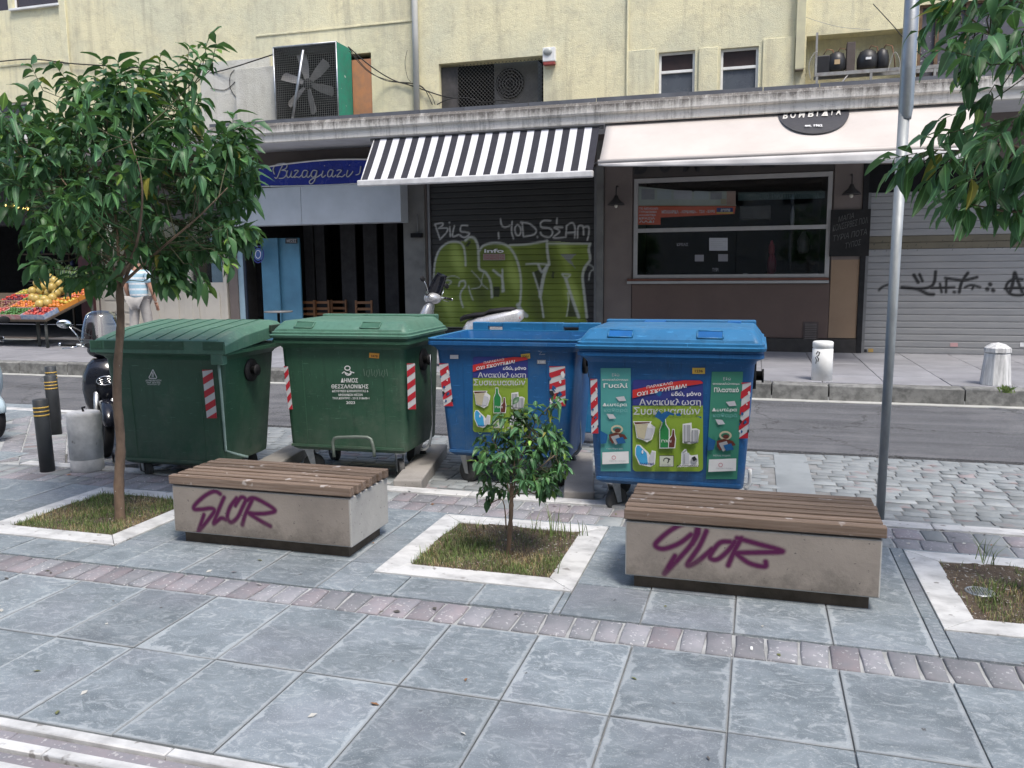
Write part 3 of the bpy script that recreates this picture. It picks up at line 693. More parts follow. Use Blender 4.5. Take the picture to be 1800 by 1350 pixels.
mb = MB(); mb.loft([R8(.15, .42), R8(.145, .43), R8(.163, .435), R8(.16, .49), R8(.09, .54), R8(.01, .56)], WW, False); mb.build('cap', t, local=True)
# street pole
pb = PZ(1547, 905); t = root('street_pole', (pb.x, pb.y, 0), 0, 'grey galvanised pole standing behind the right bench', 'pole', tilt=Matrix.Rotation(.006, 4, 'Y'))
mb = MB(); mb.lathe([(.029, -.05), (.036, 2.78)], (0,0,0), ZINC, 20); mb.build('lower_tube', t, local=True)
mb = MB(); mb.lathe([(.038, 2.72), (.04, 2.74), (.047, 2.80), (.047, 2.9), (.044, 4.6), (.001, 4.6)], (0.008,0,0), M_('dull_zinc', (.35,.37,.39), (.26,.28,.3), rough=.45, metal=.8), 20); mb.build('upper_tube', t, local=True)
# ------------------------------------------------------------------ the yellow building and its shops
def FXZ(px, py, Y=YF): p = PY(px, py, Y); return p.x, p.z
WALL = plaster_mat('yellow_plaster', (.80,.735,.485), (.68,.655,.47), (.44,.40,.29))
WALLW = plaster_mat('pale_plaster', (.62,.61,.56), (.56,.55,.48), (.44,.42,.36))
CORN = grime_mat('cornice_concrete', (.62,.60,.56), (.13,.12,.11), 4.52)
SOFF = M_('soffit_paint', (.62,.63,.65), (.5,.51,.53), scale=2, rough=.8)
FLASH = M_('lead_flashing', (.15,.16,.18), (.10,.105,.12), scale=3, rough=.6, metal=.3)
BR = M_('brown_wall', (.12,.08,.065), (.10,.066,.055), scale=2, rough=.55, bump=.1); TAUPE = M_('taupe_wall', (.19,.16,.145), (.155,.13,.12), scale=2, rough=.7, bump=.15)
GRW = M_('grey_pier', (.19,.19,.18), (.13,.13,.125), scale=3, rough=.8, bump=.3); ALU = M_('aluminium_frame', (.42,.42,.41), (.36,.36,.35), rough=.45, metal=.3, bump=0)
TAN = M_('tan_wall', (.30,.21,.14), (.26,.18,.12), scale=2, rough=.75, bump=.15)
def wall(mb, x0, x1, z0, z1, holes, mat, y=YF, th=.35):
    xs = sorted(set([x0, x1]+[h[0] for h in holes]+[h[1] for h in holes])); zs = sorted(set([z0, z1]+[h[2] for h in holes]+[h[3] for h in holes]))
    xs = [x for x in xs if x0 <= x <= x1]; zs = [z for z in zs if z0 <= z <= z1]
    inh = lambda x, z: any(h[0] < x < h[1] and h[2] < z < h[3] for h in holes)
    for i in range(len(xs)-1):
        for j in range(len(zs)-1):
            if not inh((xs[i]+xs[i+1])/2, (zs[j]+zs[j+1])/2): mb.add([(xs[i], y, zs[j]), (xs[i+1], y, zs[j]), (xs[i+1], y, zs[j+1]), (xs[i], y, zs[j+1])], [(0, 1, 2, 3)], mat)
    for a, b, c, d in holes:
        mb.add([(a,y,c),(b,y,c),(b,y,d),(a,y,d),(a,y+th,c),(b,y+th,c),(b,y+th,d),(a,y+th,d)], [(0,1,5,4),(2,3,7,6),(1,2,6,5),(3,0,4,7)], mat)
B = root('apartment_building', (-6, YF, .18), 0, 'weathered yellow plaster building with shops under a sooty concrete canopy', 'building')
niche = (*[FXZ(771, 108)[0], FXZ(955, 95)[0]], 4.7, FXZ(955, 97)[1]); w1 = (FXZ(1158, 92)[0], FXZ(1222, 88)[0], 4.7, FXZ(1190, 90)[1]); w2 = (FXZ(1267, 86)[0], FXZ(1334, 79)[0], 4.7, FXZ(1300, 83)[1])
rn = (FXZ(1418, 62)[0], FXZ(1592, 50)[0], 4.7, FXZ(1500, 57)[1]); rw = (FXZ(1617, 8)[0], 5.2, 4.7, FXZ(1650, 6)[1]); orx = (FXZ(600, 92)[0], FXZ(652, 95)[0], 4.7, FXZ(640, 93)[1])
lw = (FXZ(-60, 180)[0], FXZ(47, 180)[0], FXZ(45, 238)[1], FXZ(45, 178)[1]); ul = (FXZ(22, 10)[0], FXZ(103, 8)[0], FXZ(60, 12)[1], 9.4); ul2 = (-18.6, FXZ(20, 10)[0]-.1, FXZ(10, 18)[1], 9.4)
mb = MB(); wall(mb, -34, 9, 4.55, 11.5, [niche, w1, w2, rn, rw, orx, lw, ul, ul2], WALL); mb.build('upper_wall', B)
mb = MB(); mb.box(FXZ(355,150)[0], FXZ(478,150)[0], YF-.05, YF-.001, 4.7, FXZ(400,108)[1], WALLW); mb.build('repaired_plaster', B)
# shallow pilasters and steps in the plaster
for a, b, zt, d in [(1104, 1152, 88, .035), (1228, 1262, 84, .035), (1340, 1396, 67, .035)]:
    mb = MB(); x0, x1 = FXZ(a, 120)[0], FXZ(b, 120)[0]; mb.box(x0, x1, YF-d, YF-.001, 4.7, FXZ((a+b)/2, zt)[1], WALL); mb.build('pilaster', B, bevel=.01)
mb = MB(); x = FXZ(1104, 60)[0]; mb.box(x-.02, x+.012, YF-.05, YF-.001, 4.7, 9.5, WALL); mb.build('plaster_rib', B, bevel=.008)
x = FXZ(114, 60)[0]; mb = MB(); mb.box(x-.08, x+.1, YF-.05, YF-.001, 4.7, 9.5, WALL); mb.build('plaster_rib', B, bevel=.01)
# a thin ledge line in the plaster above the fan
for pa, pb_ in (((450,66),(728,33)), ((0,113),(112,111))):
    a, b = FXZ(*pa), FXZ(*pb_); mb = MB(); mb.box(a[0], b[0], YF-.02, YF-.001, (a[1]+b[1])/2-.02, (a[1]+b[1])/2+.02, WALL); mb.build('plaster_ledge', B, bevel=.006)
# canopy slab
prof = [(YF, 4.34), (YC+.13, 4.34), (YC+.11, 4.30), (YC+.06, 4.285), (YC+.03, 4.30), (YC+.03, 4.44), (YC-.02, 4.455), (YC-.03, 4.47), (YC-.03, 4.60), (YC, 4.615), (YC+.04, 4.66), (YC+.10, 4.672), (YC+.3, 4.675), (YF, 4.72)]
mb = MB(); n = len(prof); k0 = 46; xs = np.linspace(-34, 8, k0)
mb.loft([[(x, y, z) for y, z in prof] for x in xs], CORN, False); cn = mb.build('canopy_slab', B)
mb = MB(); mb.box(-34, 8, YC+.14, YF-.01, 4.325, 4.338, SOFF); mb.build('soffit', B)
x = -10.9
while x < 3.2:
    L = random.choice((.9, 1.25, 1.6)); mb = MB(); mb.box(x, x+L-.012, YC+.28, YC+.31, 4.66, 4.772+random.uniform(-.006, .006), FLASH); mb.build('flashing', B); x += L
# small windows with white frames
def upwin(h, white=True, split=None, glass='dark'):
    a, b, c, d = h; y = YF+.06; fm = WHITE if white else ALU; t = .045
    f = MB(); f.box(a+.002, a+t, y, y+.06, c, d-.002, fm); f.box(b-t, b-.002, y, y+.06, c, d-.002, fm); f.box(a+t, b-t, y, y+.06, d-t, d-.003, fm)
    if split: f.box(a+t, b-t, y-.005, y+.055, split-.03, split+.02, fm)
    w = MB(); w.mats = []; 
    o = f.build('window_frame', B, bevel=.004)
    p = MB(); p.box(a+t, b-t, y+.03, y+.04, (split or c)+.02, d-t, PANE); q = p.build('upper_pane', B)
    if split: p = MB(); p.box(a+t, b-t, y+.032, y+.042, c, split-.03, FROST); p.build('lower_pane', B)
PANE = M_('dark_glass', (.05,.035,.035), (.035,.028,.03), rough=.12, bump=0); FROST = M_('frosted_glass', (.10,.115,.135), (.08,.09,.11), scale=3, rough=.25, bump=0)
upwin(w1, split=FXZ(1190, 124)[1]); upwin(w2, split=FXZ(1300, 117)[1])
upwin(ul); upwin(lw); upwin(ul2)
mb = MB(); mb.box(ul[0]-.05, ul[1]+.06, YF-.08, YF-.002, ul[2]-.05, ul[2], WHITE); mb.build('window_sill', B, bevel=.006)
mb = MB(); mb.box(lw[0]-.05, lw[1]+.03, YF-.08, YF-.002, lw[2]-.10, lw[2], WHITE); mb.build('window_sill', B, bevel=.006)
# right old window
a, b, c, d = rw; OLDG = M_('dusty_glass', (.10,.10,.12), (.07,.07,.085), scale=4, rough=.5, bump=0, speck=((.4,.4,.42,1), 22, .66)); RW_ = M_('rotten_wood', (.20,.13,.08), (.10,.07,.05), scale=14, rough=.9, bump=.6)
mb = MB(); mb.box(a, b, YF+.10, YF+.11, c, d, OLDG); mb.build('dusty_pane', B)
for xx in (a+.03, FXZ(1648, 60)[0], FXZ(1700, 60)[0]): mb = MB(); mb.box(xx-.03, xx+.03, YF+.04, YF+.098, c, d-.04, RW_); mb.build('mullion', B, bevel=.004)
mb = MB(); mb.box(a, b, YF+.04, YF+.098, d-.038, d-.001, RW_); mb.build('window_head', B)
# back of the niches
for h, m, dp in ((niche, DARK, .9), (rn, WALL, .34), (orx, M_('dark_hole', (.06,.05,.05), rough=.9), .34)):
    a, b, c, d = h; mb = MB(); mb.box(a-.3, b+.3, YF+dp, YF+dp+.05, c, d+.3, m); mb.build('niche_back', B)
h = orx; mb = MB(); mb.box(h[0]+.05, h[1]-.005, YF+.01, YF+.05, 4.7, h[3]-.12, M_('orange_shutter', (.52,.24,.12), (.36,.2,.13), scale=5, rough=.8)); mb.build('orange_board', B, bevel=.004)

# ---------- ground floor
Z0 = .185
def X(px, py=450): return FXZ(px, py)[0]
x_cafe0, x_pil0, x_pil1, x_g0, x_g1, x_p0, x_p1 = X(415), X(712), X(750), X(752), X(1047), X(1060), X(1112)
x_win1, x_sh0 = X(1457, 400), X(1520, 480)
zt = 4.5
mb = MB()
wall(mb, -34, 9, Z0-.1, zt, [(-30, X(160), Z0, 3.6), (X(165)+.08, X(400), Z0, 2.95), (x_cafe0, x_pil0, Z0, 3.45), (x_g0, x_g1, Z0, 3.75), (x_p1+.02, x_win1, 1.56, 3.46), (x_sh0, 6.5, Z0, 3.55)], TAUPE, th=.3)
mb.build('shop_wall', B)
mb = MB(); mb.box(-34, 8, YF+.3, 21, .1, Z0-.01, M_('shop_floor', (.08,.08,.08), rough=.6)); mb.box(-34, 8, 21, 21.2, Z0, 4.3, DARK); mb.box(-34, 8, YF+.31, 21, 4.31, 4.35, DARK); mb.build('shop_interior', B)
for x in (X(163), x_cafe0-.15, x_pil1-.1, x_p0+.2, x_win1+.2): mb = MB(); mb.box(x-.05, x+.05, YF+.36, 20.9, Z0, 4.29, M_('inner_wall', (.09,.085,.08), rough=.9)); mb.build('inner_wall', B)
# piers
mb = MB(); mb.box(x_pil0, x_pil1-.01, YF-.06, YF-.001, Z0, 4.2, GRW); mb.build('grey_pier', B, bevel=.006)
mb = MB(); mb.box(x_p0-.12, x_p0+.02, YF-.09, YF-.001, Z0, 4.2, ALU if 0 else GRW); mb.build('grey_pier', B, bevel=.006)
mb = MB(); mb.box(x_p0+.03, x_p1-.01, YF-.05, YF-.001, Z0, 4.2, TAUPE); mb.build('taupe_pier', B, bevel=.006)
mb = MB(); mb.box(x_win1+.06, x_sh0-.10, YF-.05, YF-.001, .45, 4.2, TAUPE); mb.build('taupe_pier', B, bevel=.006)
mb = MB(); mb.box(x_win1+.062, x_sh0-.102, YF-.055, YF-.052, .46, 1.88, TAN); mb.build('tan_panel', B)
mb = MB(); mb.box(x_sh0-.095, x_sh0-.005, YF-.08, YF-.001, Z0, 4.2, BLACK); mb.build('black_trim', B)
mb = MB(); mb.box(x_p1, x_win1+.05, YF-.06, YF-.001, .45, 1.45, BR); mb.build('brown_panel', B, bevel=.004)
mb = MB(); mb.box(x_p1-.0, x_win1+.05, YF-.04, YF-.001, 3.47, 4.2, M_('sign_wall', (.075,.066,.062), (.06,.055,.052), rough=.7)); mb.build('sign_band', B)
mb = MB(); mb.box(x_p0+.03, x_sh0-.1, YF-.09, YF-.001, Z0, .44, M_('plinth_dark', (.06,.055,.052), (.04,.038,.036), rough=.6)); mb.build('wall_plinth', B, bevel=.006)
mb = MB(); mb.box(X(1104), X(1458), YF-.12, YF-.002, 1.46, 1.51, ALU); mb.box(X(1104), X(1458), YF-.10, YF-.002, 1.512, 1.56, M_('rust_sill', (.17,.08,.06), rough=.7)); mb.build('window_sill', B, bevel=.004)
# vent grille
v0, v1 = FXZ(1412, 565), FXZ(1437, 598); mb = MB(); mb.box(v0[0], v1[0], YF-.075, YF-.061, v1[1], v0[1], M_('vent_frame', (.10,.08,.075), rough=.6)); vg = mb.build('vent_grille', B)
for k in range(9): z = v1[1]+.03+k*(v0[1]-v1[1]-.05)/9; mb = MB(); mb.box(v0[0]+.03, v1[0]-.03, YF-.088, YF-.077, z, z+.016, M_('vent_louvre', (.16,.14,.13), rough=.5)); mb.build('louvre', B).parent = vg
# big shop window
wx0, wx1, wz0, wz1 = X(1114), X(1460, 400), 1.562, 3.455
FRM = M_('window_alu', (.40,.39,.38), (.34,.33,.32), rough=.4, metal=.2, bump=0)
GL = glass_mat('shop_glass', (.92,.93,.93), .3)
mb = MB(); t = .075; y0, y1 = YF-.05, YF+.03
mb.box(wx0, wx0+t, y0, y1, wz0, wz1, FRM); mb.box(wx1-t, wx1, y0, y1, wz0, wz1, FRM); mb.box(wx0+t, wx1-t, y0, y1, wz1-.085, wz1-.001, FRM); mb.box(wx0+t, wx1-t, y0, y1, wz0+.001, wz0+.07, FRM)
zm = FXZ(1280, 402)[1]; mb.box(wx0+t, wx1-t, y0+.003, y1, zm-.04, zm+.035, FRM); sw = mb.build('shop_window', B, bevel=.005)
xm = X(1293)
for a, b, c, d in ((wx0+t, wx1-t, zm+.035, wz1-.085), (wx0+t, xm, wz0+.07, zm-.04), (xm+.01, wx1-t, wz0+.07, zm-.04)):
    mb = MB(); mb.box(a, b, YF-.012, YF-.004, c, d, GL); mb.build('pane', B).parent = sw
# what shows in the window
def PM(Y): return lambda u, v, L: (lambda p: Vector((p.x, p.y-L, p.z)))(PY(u, v, Y))
OX, OY, S_ = 1100, 280, 4.737
def crop(f, ox, oy, s): return lambda u, v, L: f(ox+u/s, oy+v/s, L)
pr = Print(crop(PM(YF+.028), OX, OY, S_))  # street reflection in the upper left pane, built as print behind the glass
ins = MB()
LB = ink('pale_blue', (.50,.56,.58)); LG = ink('pale_green', (.50,.55,.5)); PK = ink('dusty_pink', (.5,.36,.3))
pr.poly([(95,225),(560,270),(915,265),(915,380),(95,385)], LG)
for k, (a, b, m) in enumerate([(130,240,I_GREY),(260,380,LB),(400,550,I_SILV),(570,690,LB),(705,800,I_GREY)]): pr.poly([(a,245+k*6),(b,250+k*6),(b,335),(a,335)], m)
pr.poly([(840,265),(915,265),(915,380),(840,380)], PK); pr.rect(790, 330, 838, 375, I_BEIGE)
pr.line([(95,384),(920,384)], 7, I_BEIGE)
ORR = ink('vermilion', (.75,.13,.05)); pr.poly([(95,392),(915,392),(905,455),(290,485),(290,545),(95,545)], ORR)
for k, tx in enumerate(['ΤΟ ΜΠΑΧΑΡΙ', 'ΤΥΡΟΚΟΜΙΚΑ', 'ΑΛΛΑΝΤΙΚΑ', 'ΚΡΑΣΙΑ', 'ΛΑΔΙ']): pr.text(tx, 112, 402+k*27, 268-8*k, 420+k*27, I_WHITE, .02)
pr.text('ΜΠΑΧΑΡΙΚΑ', 300, 425, 440, 452, I_WHITE, .03); pr.text('- ΛΟΥΚΑΝΙΚΑ -', 452, 425, 595, 450, I_WHITE, .03); pr.text('ΤΣΑΙ', 612, 423, 655, 448, I_WHITE, .03); pr.text('- ΚΑΦΕ', 668, 421, 742, 446, I_WHITE, .03)
pr.rect(757, 405, 893, 440, I_BLUE); pr.text('aroma', 790, 412, 870, 436, I_WHITE, .02, .3); pr.rect(757, 440, 893, 453, I_YEL)
REFLL = 'reflection of a red shop front with white lettering, printed behind the upper left pane'
o = pr.build('reflection_print', None); tag(o, REFLL, 'banner')
pr = Print(crop(PM(YF+.032), OX, OY, S_)); DT = ink('dark_teal', (.05,.085,.085)); DT2 = ink('dim_teal', (.10,.16,.155))
pr.poly([(935,275),(1660,262),(1655,325),(935,345)], DT); pr.text('ΖΑΧΑΡΟΠΛΑΣΤΕΙΟ', 950, 285, 1190, 335, DT2, .03, dy=-4); pr.text('ΤΥΡΟΠΙΤΕΣ ΚΟΥΛΟΥΡΙΑ', 1210, 280, 1610, 330, DT2, .03, dy=-4); o = pr.build('dim_banner', None); tag(o, 'dim teal lettered banner behind the upper right pane', 'banner')
mb = MB(); p0 = PY(OX+950/S_, OY+390/S_, YF+.5); p1 = PY(OX+1205/S_, OY+495/S_, YF+.5); mb.box(p0.x, p1.x, YF+.5, YF+.75, p1.z, p0.z, M_('dim_cabinet', (.12,.12,.12), rough=.5)); tag(mb.build('wall_cabinet', bevel=.02), 'grey wall unit hanging inside behind the upper right pane', 'cabinet')
pr = Print(crop(PM(YF-.016), OX, OY, S_)); PAPER = ink('paper', (.42,.43,.46)); pr.rect(695, 655, 848, 760, PAPER)
for k in range(6): pr.line([(705, 668+k*16), (random.randint(800, 840), 668+k*16)], 5, I_GREY)
tag(pr.build('paper_notice', None), 'printed white notice taped to the lower left pane', 'notice')
pr = Print(crop(PM(YF-.016), OX, OY, S_)); DG = ink('faint_white', (.22,.22,.24)); pr.text('ΚΡΕΑΣ', 425, 697, 520, 722, DG, .02); pr.rect(770, 790, 850, 850, DG); pr.rect(575, 795, 650, 850, DG); pr.text('ΤΥΡΙ', 720, 905, 770, 935, DG, .02); pr.text('OPEN', 975, 950, 1020, 975, PAPER, .02); pr.rect(1060, 955, 1085, 972, PAPER)
tag(pr.build('window_lettering', None), 'faint white letters and small cards on the lower panes', 'lettering', kind='stuff')
random.seed(3)
for k, (u, v, m, w, h) in enumerate([(1215, 860, ink('dark_red', (.16,.01,.03)), 34, 100), (1215, 735, ink('dim_red', (.22,.03,.04)), 24, 60), (1390, 470, I_GREY, 14, 80), (1480, 690, ink('dim_grey', (.07,.07,.075)), 45, 90)]):
    a = PY(OX+(u-w)/S_, OY+(v-h)/S_, YF+.5); b = PY(OX+(u+w)/S_, OY+(v+h)/S_, YF+.5); c_ = (a+b)/2; mb = MB(); rw_ = (b.x-a.x)/2; hh = a.z-b.z
    mb.lathe([(rw_*.7, 0), (rw_, hh*.15), (rw_, hh*.6), (rw_*.5, hh*.85), (rw_*.3, hh)], (c_.x, YF+.55, b.z), m, 14)
    tag(mb.build('window_display', None), ['tall dark red jar shape behind the lower right pane', 'smaller red jar standing above the dark red one', 'pale hanging bottle behind the upper right pane', 'dim grey canister at the far right inside the window'][k], 'jar')
mb = MB(); a = PY(1116, 470, YF+.4); mb.box(wx0+.1, wx1-.1, YF+.35, YF+.9, 1.3, 1.58, DARK); mb.build('display_counter', B)

# wall lettering over the window, chalkboard
WLT = root('wall_lettering', (PY(1113, 290, YF-.045).x, YF-.045, 3.5), 0, 'black slanted capital letters on the dark band above the shop window', 'lettering')
for ch, a, b in (('B', 70, 180), ('O', 280, 390), ('M', 475, 650), ('B', 740, 860), ('I', 965, 1000), ('Δ', 1110, 1240), ('I', 1350, 1385), ('A', 1490, 1620)): pr = Print(crop(PM(YF-.045), OX, OY, S_)); pr.text(ch, a, -60-(a-70)*.055, b, 125-(a-70)*.055, I_BLACK, .02, .25); pr.build('letter', WLT)
b0, b1 = FXZ(1461, 369, YF-.08), FXZ(1527, 450, YF-.08); mb = MB(); mb.box(b0[0], b1[0], YF-.09, YF-.06, b1[1], b0[1], M_('chalkboard', (.018,.018,.018), (.028,.027,.027), scale=5, rough=.8)); cb = mb.build('chalkboard'); tag(cb, 'black chalkboard of handwritten Greek words beside the grey roller shutter', 'board')
pr = Print(crop(PM(YF-.092), 1350, 340, 3.971)); CH = ink('chalk', (.085,.085,.082))
for tx, a, y, b, h, dy in (('ΜΑΓΙΑ', 490, 195, 600, 32, 30), ('ΚΟΝΣΕΡΒΕΣ ΠΟΛ', 450, 260, 695, 38, 60), ('ΤΥΡΙΑ ΠΟΤΑ', 455, 330, 690, 36, 50), ('ΤΥΠΟΣ', 540, 380, 650, 34, 28)): pr.text(tx, a, y-h, b, y+6, CH, .0, .2, dy=-dy)
pr.build('chalk_writing', cb)

# roller shutters: every slat its own piece
SHG = paint_mat('grey_shutter', (.31,.31,.31), (.255,.26,.265), scale=3, rough=.5, bump=.1, stretch=(.5,1,3), metal=.15)
SHB = paint_mat('dark_shutter', (.028,.028,.026), (.018,.018,.018), scale=4, rough=.5, bump=.1, stretch=(.5,1,3))
def shutter(x0, x1, z0, z1, mat, paint, lab, dx, pitch=.117, y=YF+.04, skip=None, step=.02):
    t = root('roller_shutter', ((x0+x1)/2, y, z0), 0, lab, 'shutter')
    us = np.arange(x0, x1+step*.9, step); z = z0; k = 0
    while z < z1-.02:
        zz = min(z+pitch, z1); h = zz-z
        rows = [(z, .0), (z+.006, -.012), (z+h*.3, -.016), (z+h*.6, -.016), (zz-.012, -.012), (zz-.001, .0)]
        rows = [(z, .0), (z+.006, -.012)]+[(z+h*q, -.016) for q in (.2, .4, .6, .8)]+[(zz-.008, -.012), (zz-.001, .0)]
        o = painted_grid('slat', t, us, rows, lambda u, v, d: (u, y+d, v), mat if not (skip and skip[0] < z+h/2 < skip[1]) else SHB2, paint)
        z = zz; k += 1
    mb = MB(); mb.box(x0, x1, y+.004, y+.02, z0, z1, BLACK); mb.build('backing', t)
    for xa in (x0, x1-.05): mb = MB(); mb.box(xa, xa+.05, y-.06, y-.02, z0, z1, GREY); mb.build('guide_rail', t)
    return t
SHB2 = paint_mat('brown_shutter', (.17,.15,.11), (.13,.12,.09), scale=3, rough=.6, bump=.1)
f = P2S(3.971, 3.971, 1350, 340, YF+.025); pt = Paint(); BK = (.004, .004, .005)
for s_, w_ in [([(775,675),(800,652),(845,636),(855,650)],.045), ([(935,655),(1040,668),(1110,700),(1155,705)],.06), ([(935,658),(1060,665),(1130,652),(1160,620),(1170,545)],.055), ([(1018,570),(1048,620)],.06), ([(1058,565),(1078,612)],.05), ([(1140,661),(1300,655)],.045),
              ([(1200,630),(1212,690)],.045), ([(1245,600),(1242,690)],.045), ([(1238,590),(1300,600),(1370,606),(1458,585)],.055), ([(1395,555),(1352,620),(1335,690)],.055), ([(1298,688),(1303,690)],.05), ([(1375,656),(1420,640),(1480,655)],.045), ([(1440,640),(1425,668)],.04),
              ([(1550,633),(1552,636)],.07), ([(1530,668),(1532,670)],.07), ([(1570,675),(1573,678)],.07), ([(1775,600),(1715,598),(1670,630),(1665,670),(1700,705),(1770,710),(1810,690)],.05), ([(1722,553),(1705,640),(1685,695)],.06), ([(1724,553),(1755,640),(1775,690)],.055), ([(1655,665),(1720,660),(1800,662)],.05)]:
    pt.stroke([f(*p) for p in s_], w_, BK, .95, .012)
def speck(P, C):
    m = (P[:, 1] > 2.03) & (P[:, 1] < 2.2) ; r = rng.random(len(P)); k = m & (r > .985) & (C[:, 3] < .1); C[k, :3] = .05; C[k, 3] = .8; return C
pt.fn(speck)
zb0 = FXZ(1560, 440)[1]; zb1 = FXZ(1560, 411)[1]
shutter(x_sh0, 5.2, Z0, 3.06, SHG, pt, 'light grey roller shutter with a black sprayed tag and circled A', 0, skip=(zb0, zb1), step=.012)
mb = MB(); mb.box(x_sh0, 5.2, YF+.05, YF+.3, 3.07, 3.6, DARK); mb.build('shutter_housing', B)
pr = Print(crop(PM(YF+.02), 1350, 340, 3.971)); pr.rect(665, 1088, 690, 1108, I_BLACK); pr.rect(700, 1083, 735, 1108, ink('ochre', (.45,.3,.1))); pr.rect(1272, 1042, 1325, 1070, ink('pinkish', (.55,.33,.33))); pr.rect(1758, 1040, 1787, 1070, I_WHITE)
tag(pr.build('shutter_sticker', None), 'small stickers along the bottom of the grey roller shutter', 'sticker', kind='stuff')
# green graffiti on the dark shutter
f = P2S(5.625, 5.625, 740, 380, YF+.025); pg = Paint(); GN = (.15, .205, .022); WT = (.52, .54, .50)
big = [f(*p) for p in [(110,780),(125,600),(150,430),(200,320),(280,262),(380,255),(440,235),(490,205),(540,225),(575,330),(620,290),(720,262),(840,285),(1050,275),(1250,245),(1680,270),(1660,330),(1675,430),(1600,600),(1645,1100),(130,1100)]]
pg.fill(big, GN, .93)
def shade(P, C):
    m = in_poly(P, big); x = P[:, 0]; z = P[:, 1]
    n = np.sin(x*5.1+1)*.5+np.sin(x*11.3+z*3)*.3+np.sin(z*7+x*2)*.25
    k = (1+n*.45)[:, None]; C[m, :3] = (np.array([GN])*k[m]) + np.clip(n[m, None]-.35, 0, 1)*np.array([[.22, .24, .10]]); return C
pg.fn(shade)
DKP = (.018, .022, .012)
for poly in [[(1110,560),(1215,500),(1170,790)], [(1480,740),(1450,1000),(1550,1000)], [(1300,540),(1320,560),(1310,620),(1290,600)], [(440,300),(470,240),(500,240),(470,300)], [(1380,375),(1535,375),(1480,430),(1530,520),(1430,430)], [(720,700),(780,700),(775,800),(720,800)]]: pg.fill([f(*p) for p in poly], DKP if poly[0][0] != 1380 else (.22,.22,.24), .85)
for s_, w_ in [([(110,780),(125,600),(142,440),(185,330),(270,262),(370,257),(420,300),(437,400),(442,490)],.04), ([(440,240),(480,210),(530,222),(563,300),(570,420),(578,520),(640,560),(688,650),(702,800)],.05), ([(580,340),(620,290),(720,265),(830,280),(900,340),(950,440),(980,560),(990,700),(980,850),(970,900),(1050,990)],.045),
              ([(880,285),(1050,277),(1245,245)],.04), ([(1245,245),(1250,350),(1268,478)],.05), ([(1268,480),(1150,470),(1040,475)],.03), ([(1265,270),(1430,270),(1672,272)],.035), ([(1672,272),(1658,330),(1672,430),(1618,510),(1598,600),(1612,750),(1640,1000)],.05), ([(1110,560),(1140,650),(1182,800),(1212,1000)],.035),
              ([(1250,490),(1212,600),(1178,790)],.07), ([(1395,570),(1475,580),(1430,615),(1395,570)],.03), ([(1430,610),(1470,740),(1560,1000)],.06), ([(715,535),(760,572),(800,610),(818,740)],.045), ([(805,530),(805,745)],.04), ([(375,690),(385,650),(430,640),(437,690),(400,740),(388,800),(415,900)],.035),
              ([(1160,480),(1195,550),(1240,500)],.05), ([(1700,530),(1670,560),(1660,630)],.025), ([(1660,480),(1700,500),(1715,545)],.025), ([(470,690),(490,770),(515,830)],.025), ([(225,660),(260,630),(300,650),(260,680),(225,660)],.025), ([(250,610),(320,590),(380,615)],.014), ([(500,540),(590,640),(580,700),(500,720)],.016), ([(620,560),(600,660),(660,720)],.016), ([(960,880),(990,940),(1040,985)],.09), ([(1440,990),(1460,850),(1450,760)],.02)]:
    pg.stroke([f(*p) for p in s_], w_, WT, .85, .012)
for s_ in [[(135,82),(205,66),(215,90),(175,118)], [(175,120),(258,118),(252,160),(188,230)], [(140,85),(188,228)], [(280,60),(284,64)], [(284,105),(290,200)], [(330,98),(312,198),(375,182)], [(460,95),(400,95),(392,150),(440,158),(478,168),(468,190),(425,212),(385,188)],
           [(785,30),(798,88),(830,108),(880,92)], [(902,52),(896,150),(915,222)], [(930,110),(955,85),(985,120),(980,180),(950,190),(930,150),(930,110)], [(1000,62),(1012,200)], [(985,60),(1070,75),(1135,130),(1120,180),(1015,205)], [(1148,203),(1154,206)], [(1282,45),(1220,42),(1182,70),(1195,110),(1270,120),(1302,160),(1272,205),(1205,195),(1180,160)],
           [(1345,20),(1342,75)], [(1400,110),(1318,112),(1372,152),(1308,212),(1420,208)], [(1432,208),(1440,95)], [(1440,92),(1495,66),(1522,110),(1520,212)], [(1440,165),(1520,160)], [(1548,212),(1555,105),(1600,100),(1608,185)], [(1608,110),(1655,105),(1660,170),(1645,235)], [(765,160),(770,220)]]:
    pg.stroke([f(*p) for p in s_], .028, (.55,.55,.53), .85, .01)
shutter(x_g0+.02, x_g1+.02, Z0, 3.72, SHB, pg, 'black roller shutter covered by green and white graffiti letters', 0, step=.017)
pr = Print(crop(PM(YF+.018), 740, 380, 5.625)); pr.rect(615, 372, 832, 435, ink('worn_poster', (.32,.26,.24))); 
for k in range(2): pr.text('ΕΝΟΙΚΙΑΖΕΤΑΙ', 628, 378+k*28, 820, 400+k*28, ink('brick', (.33,.10,.09)), .02)
pr.text('info', 625, 322, 820, 362, I_WHITE, .03); tag(pr.build('shutter_poster', None), 'worn red lettered sticker on the green graffiti', 'sticker')

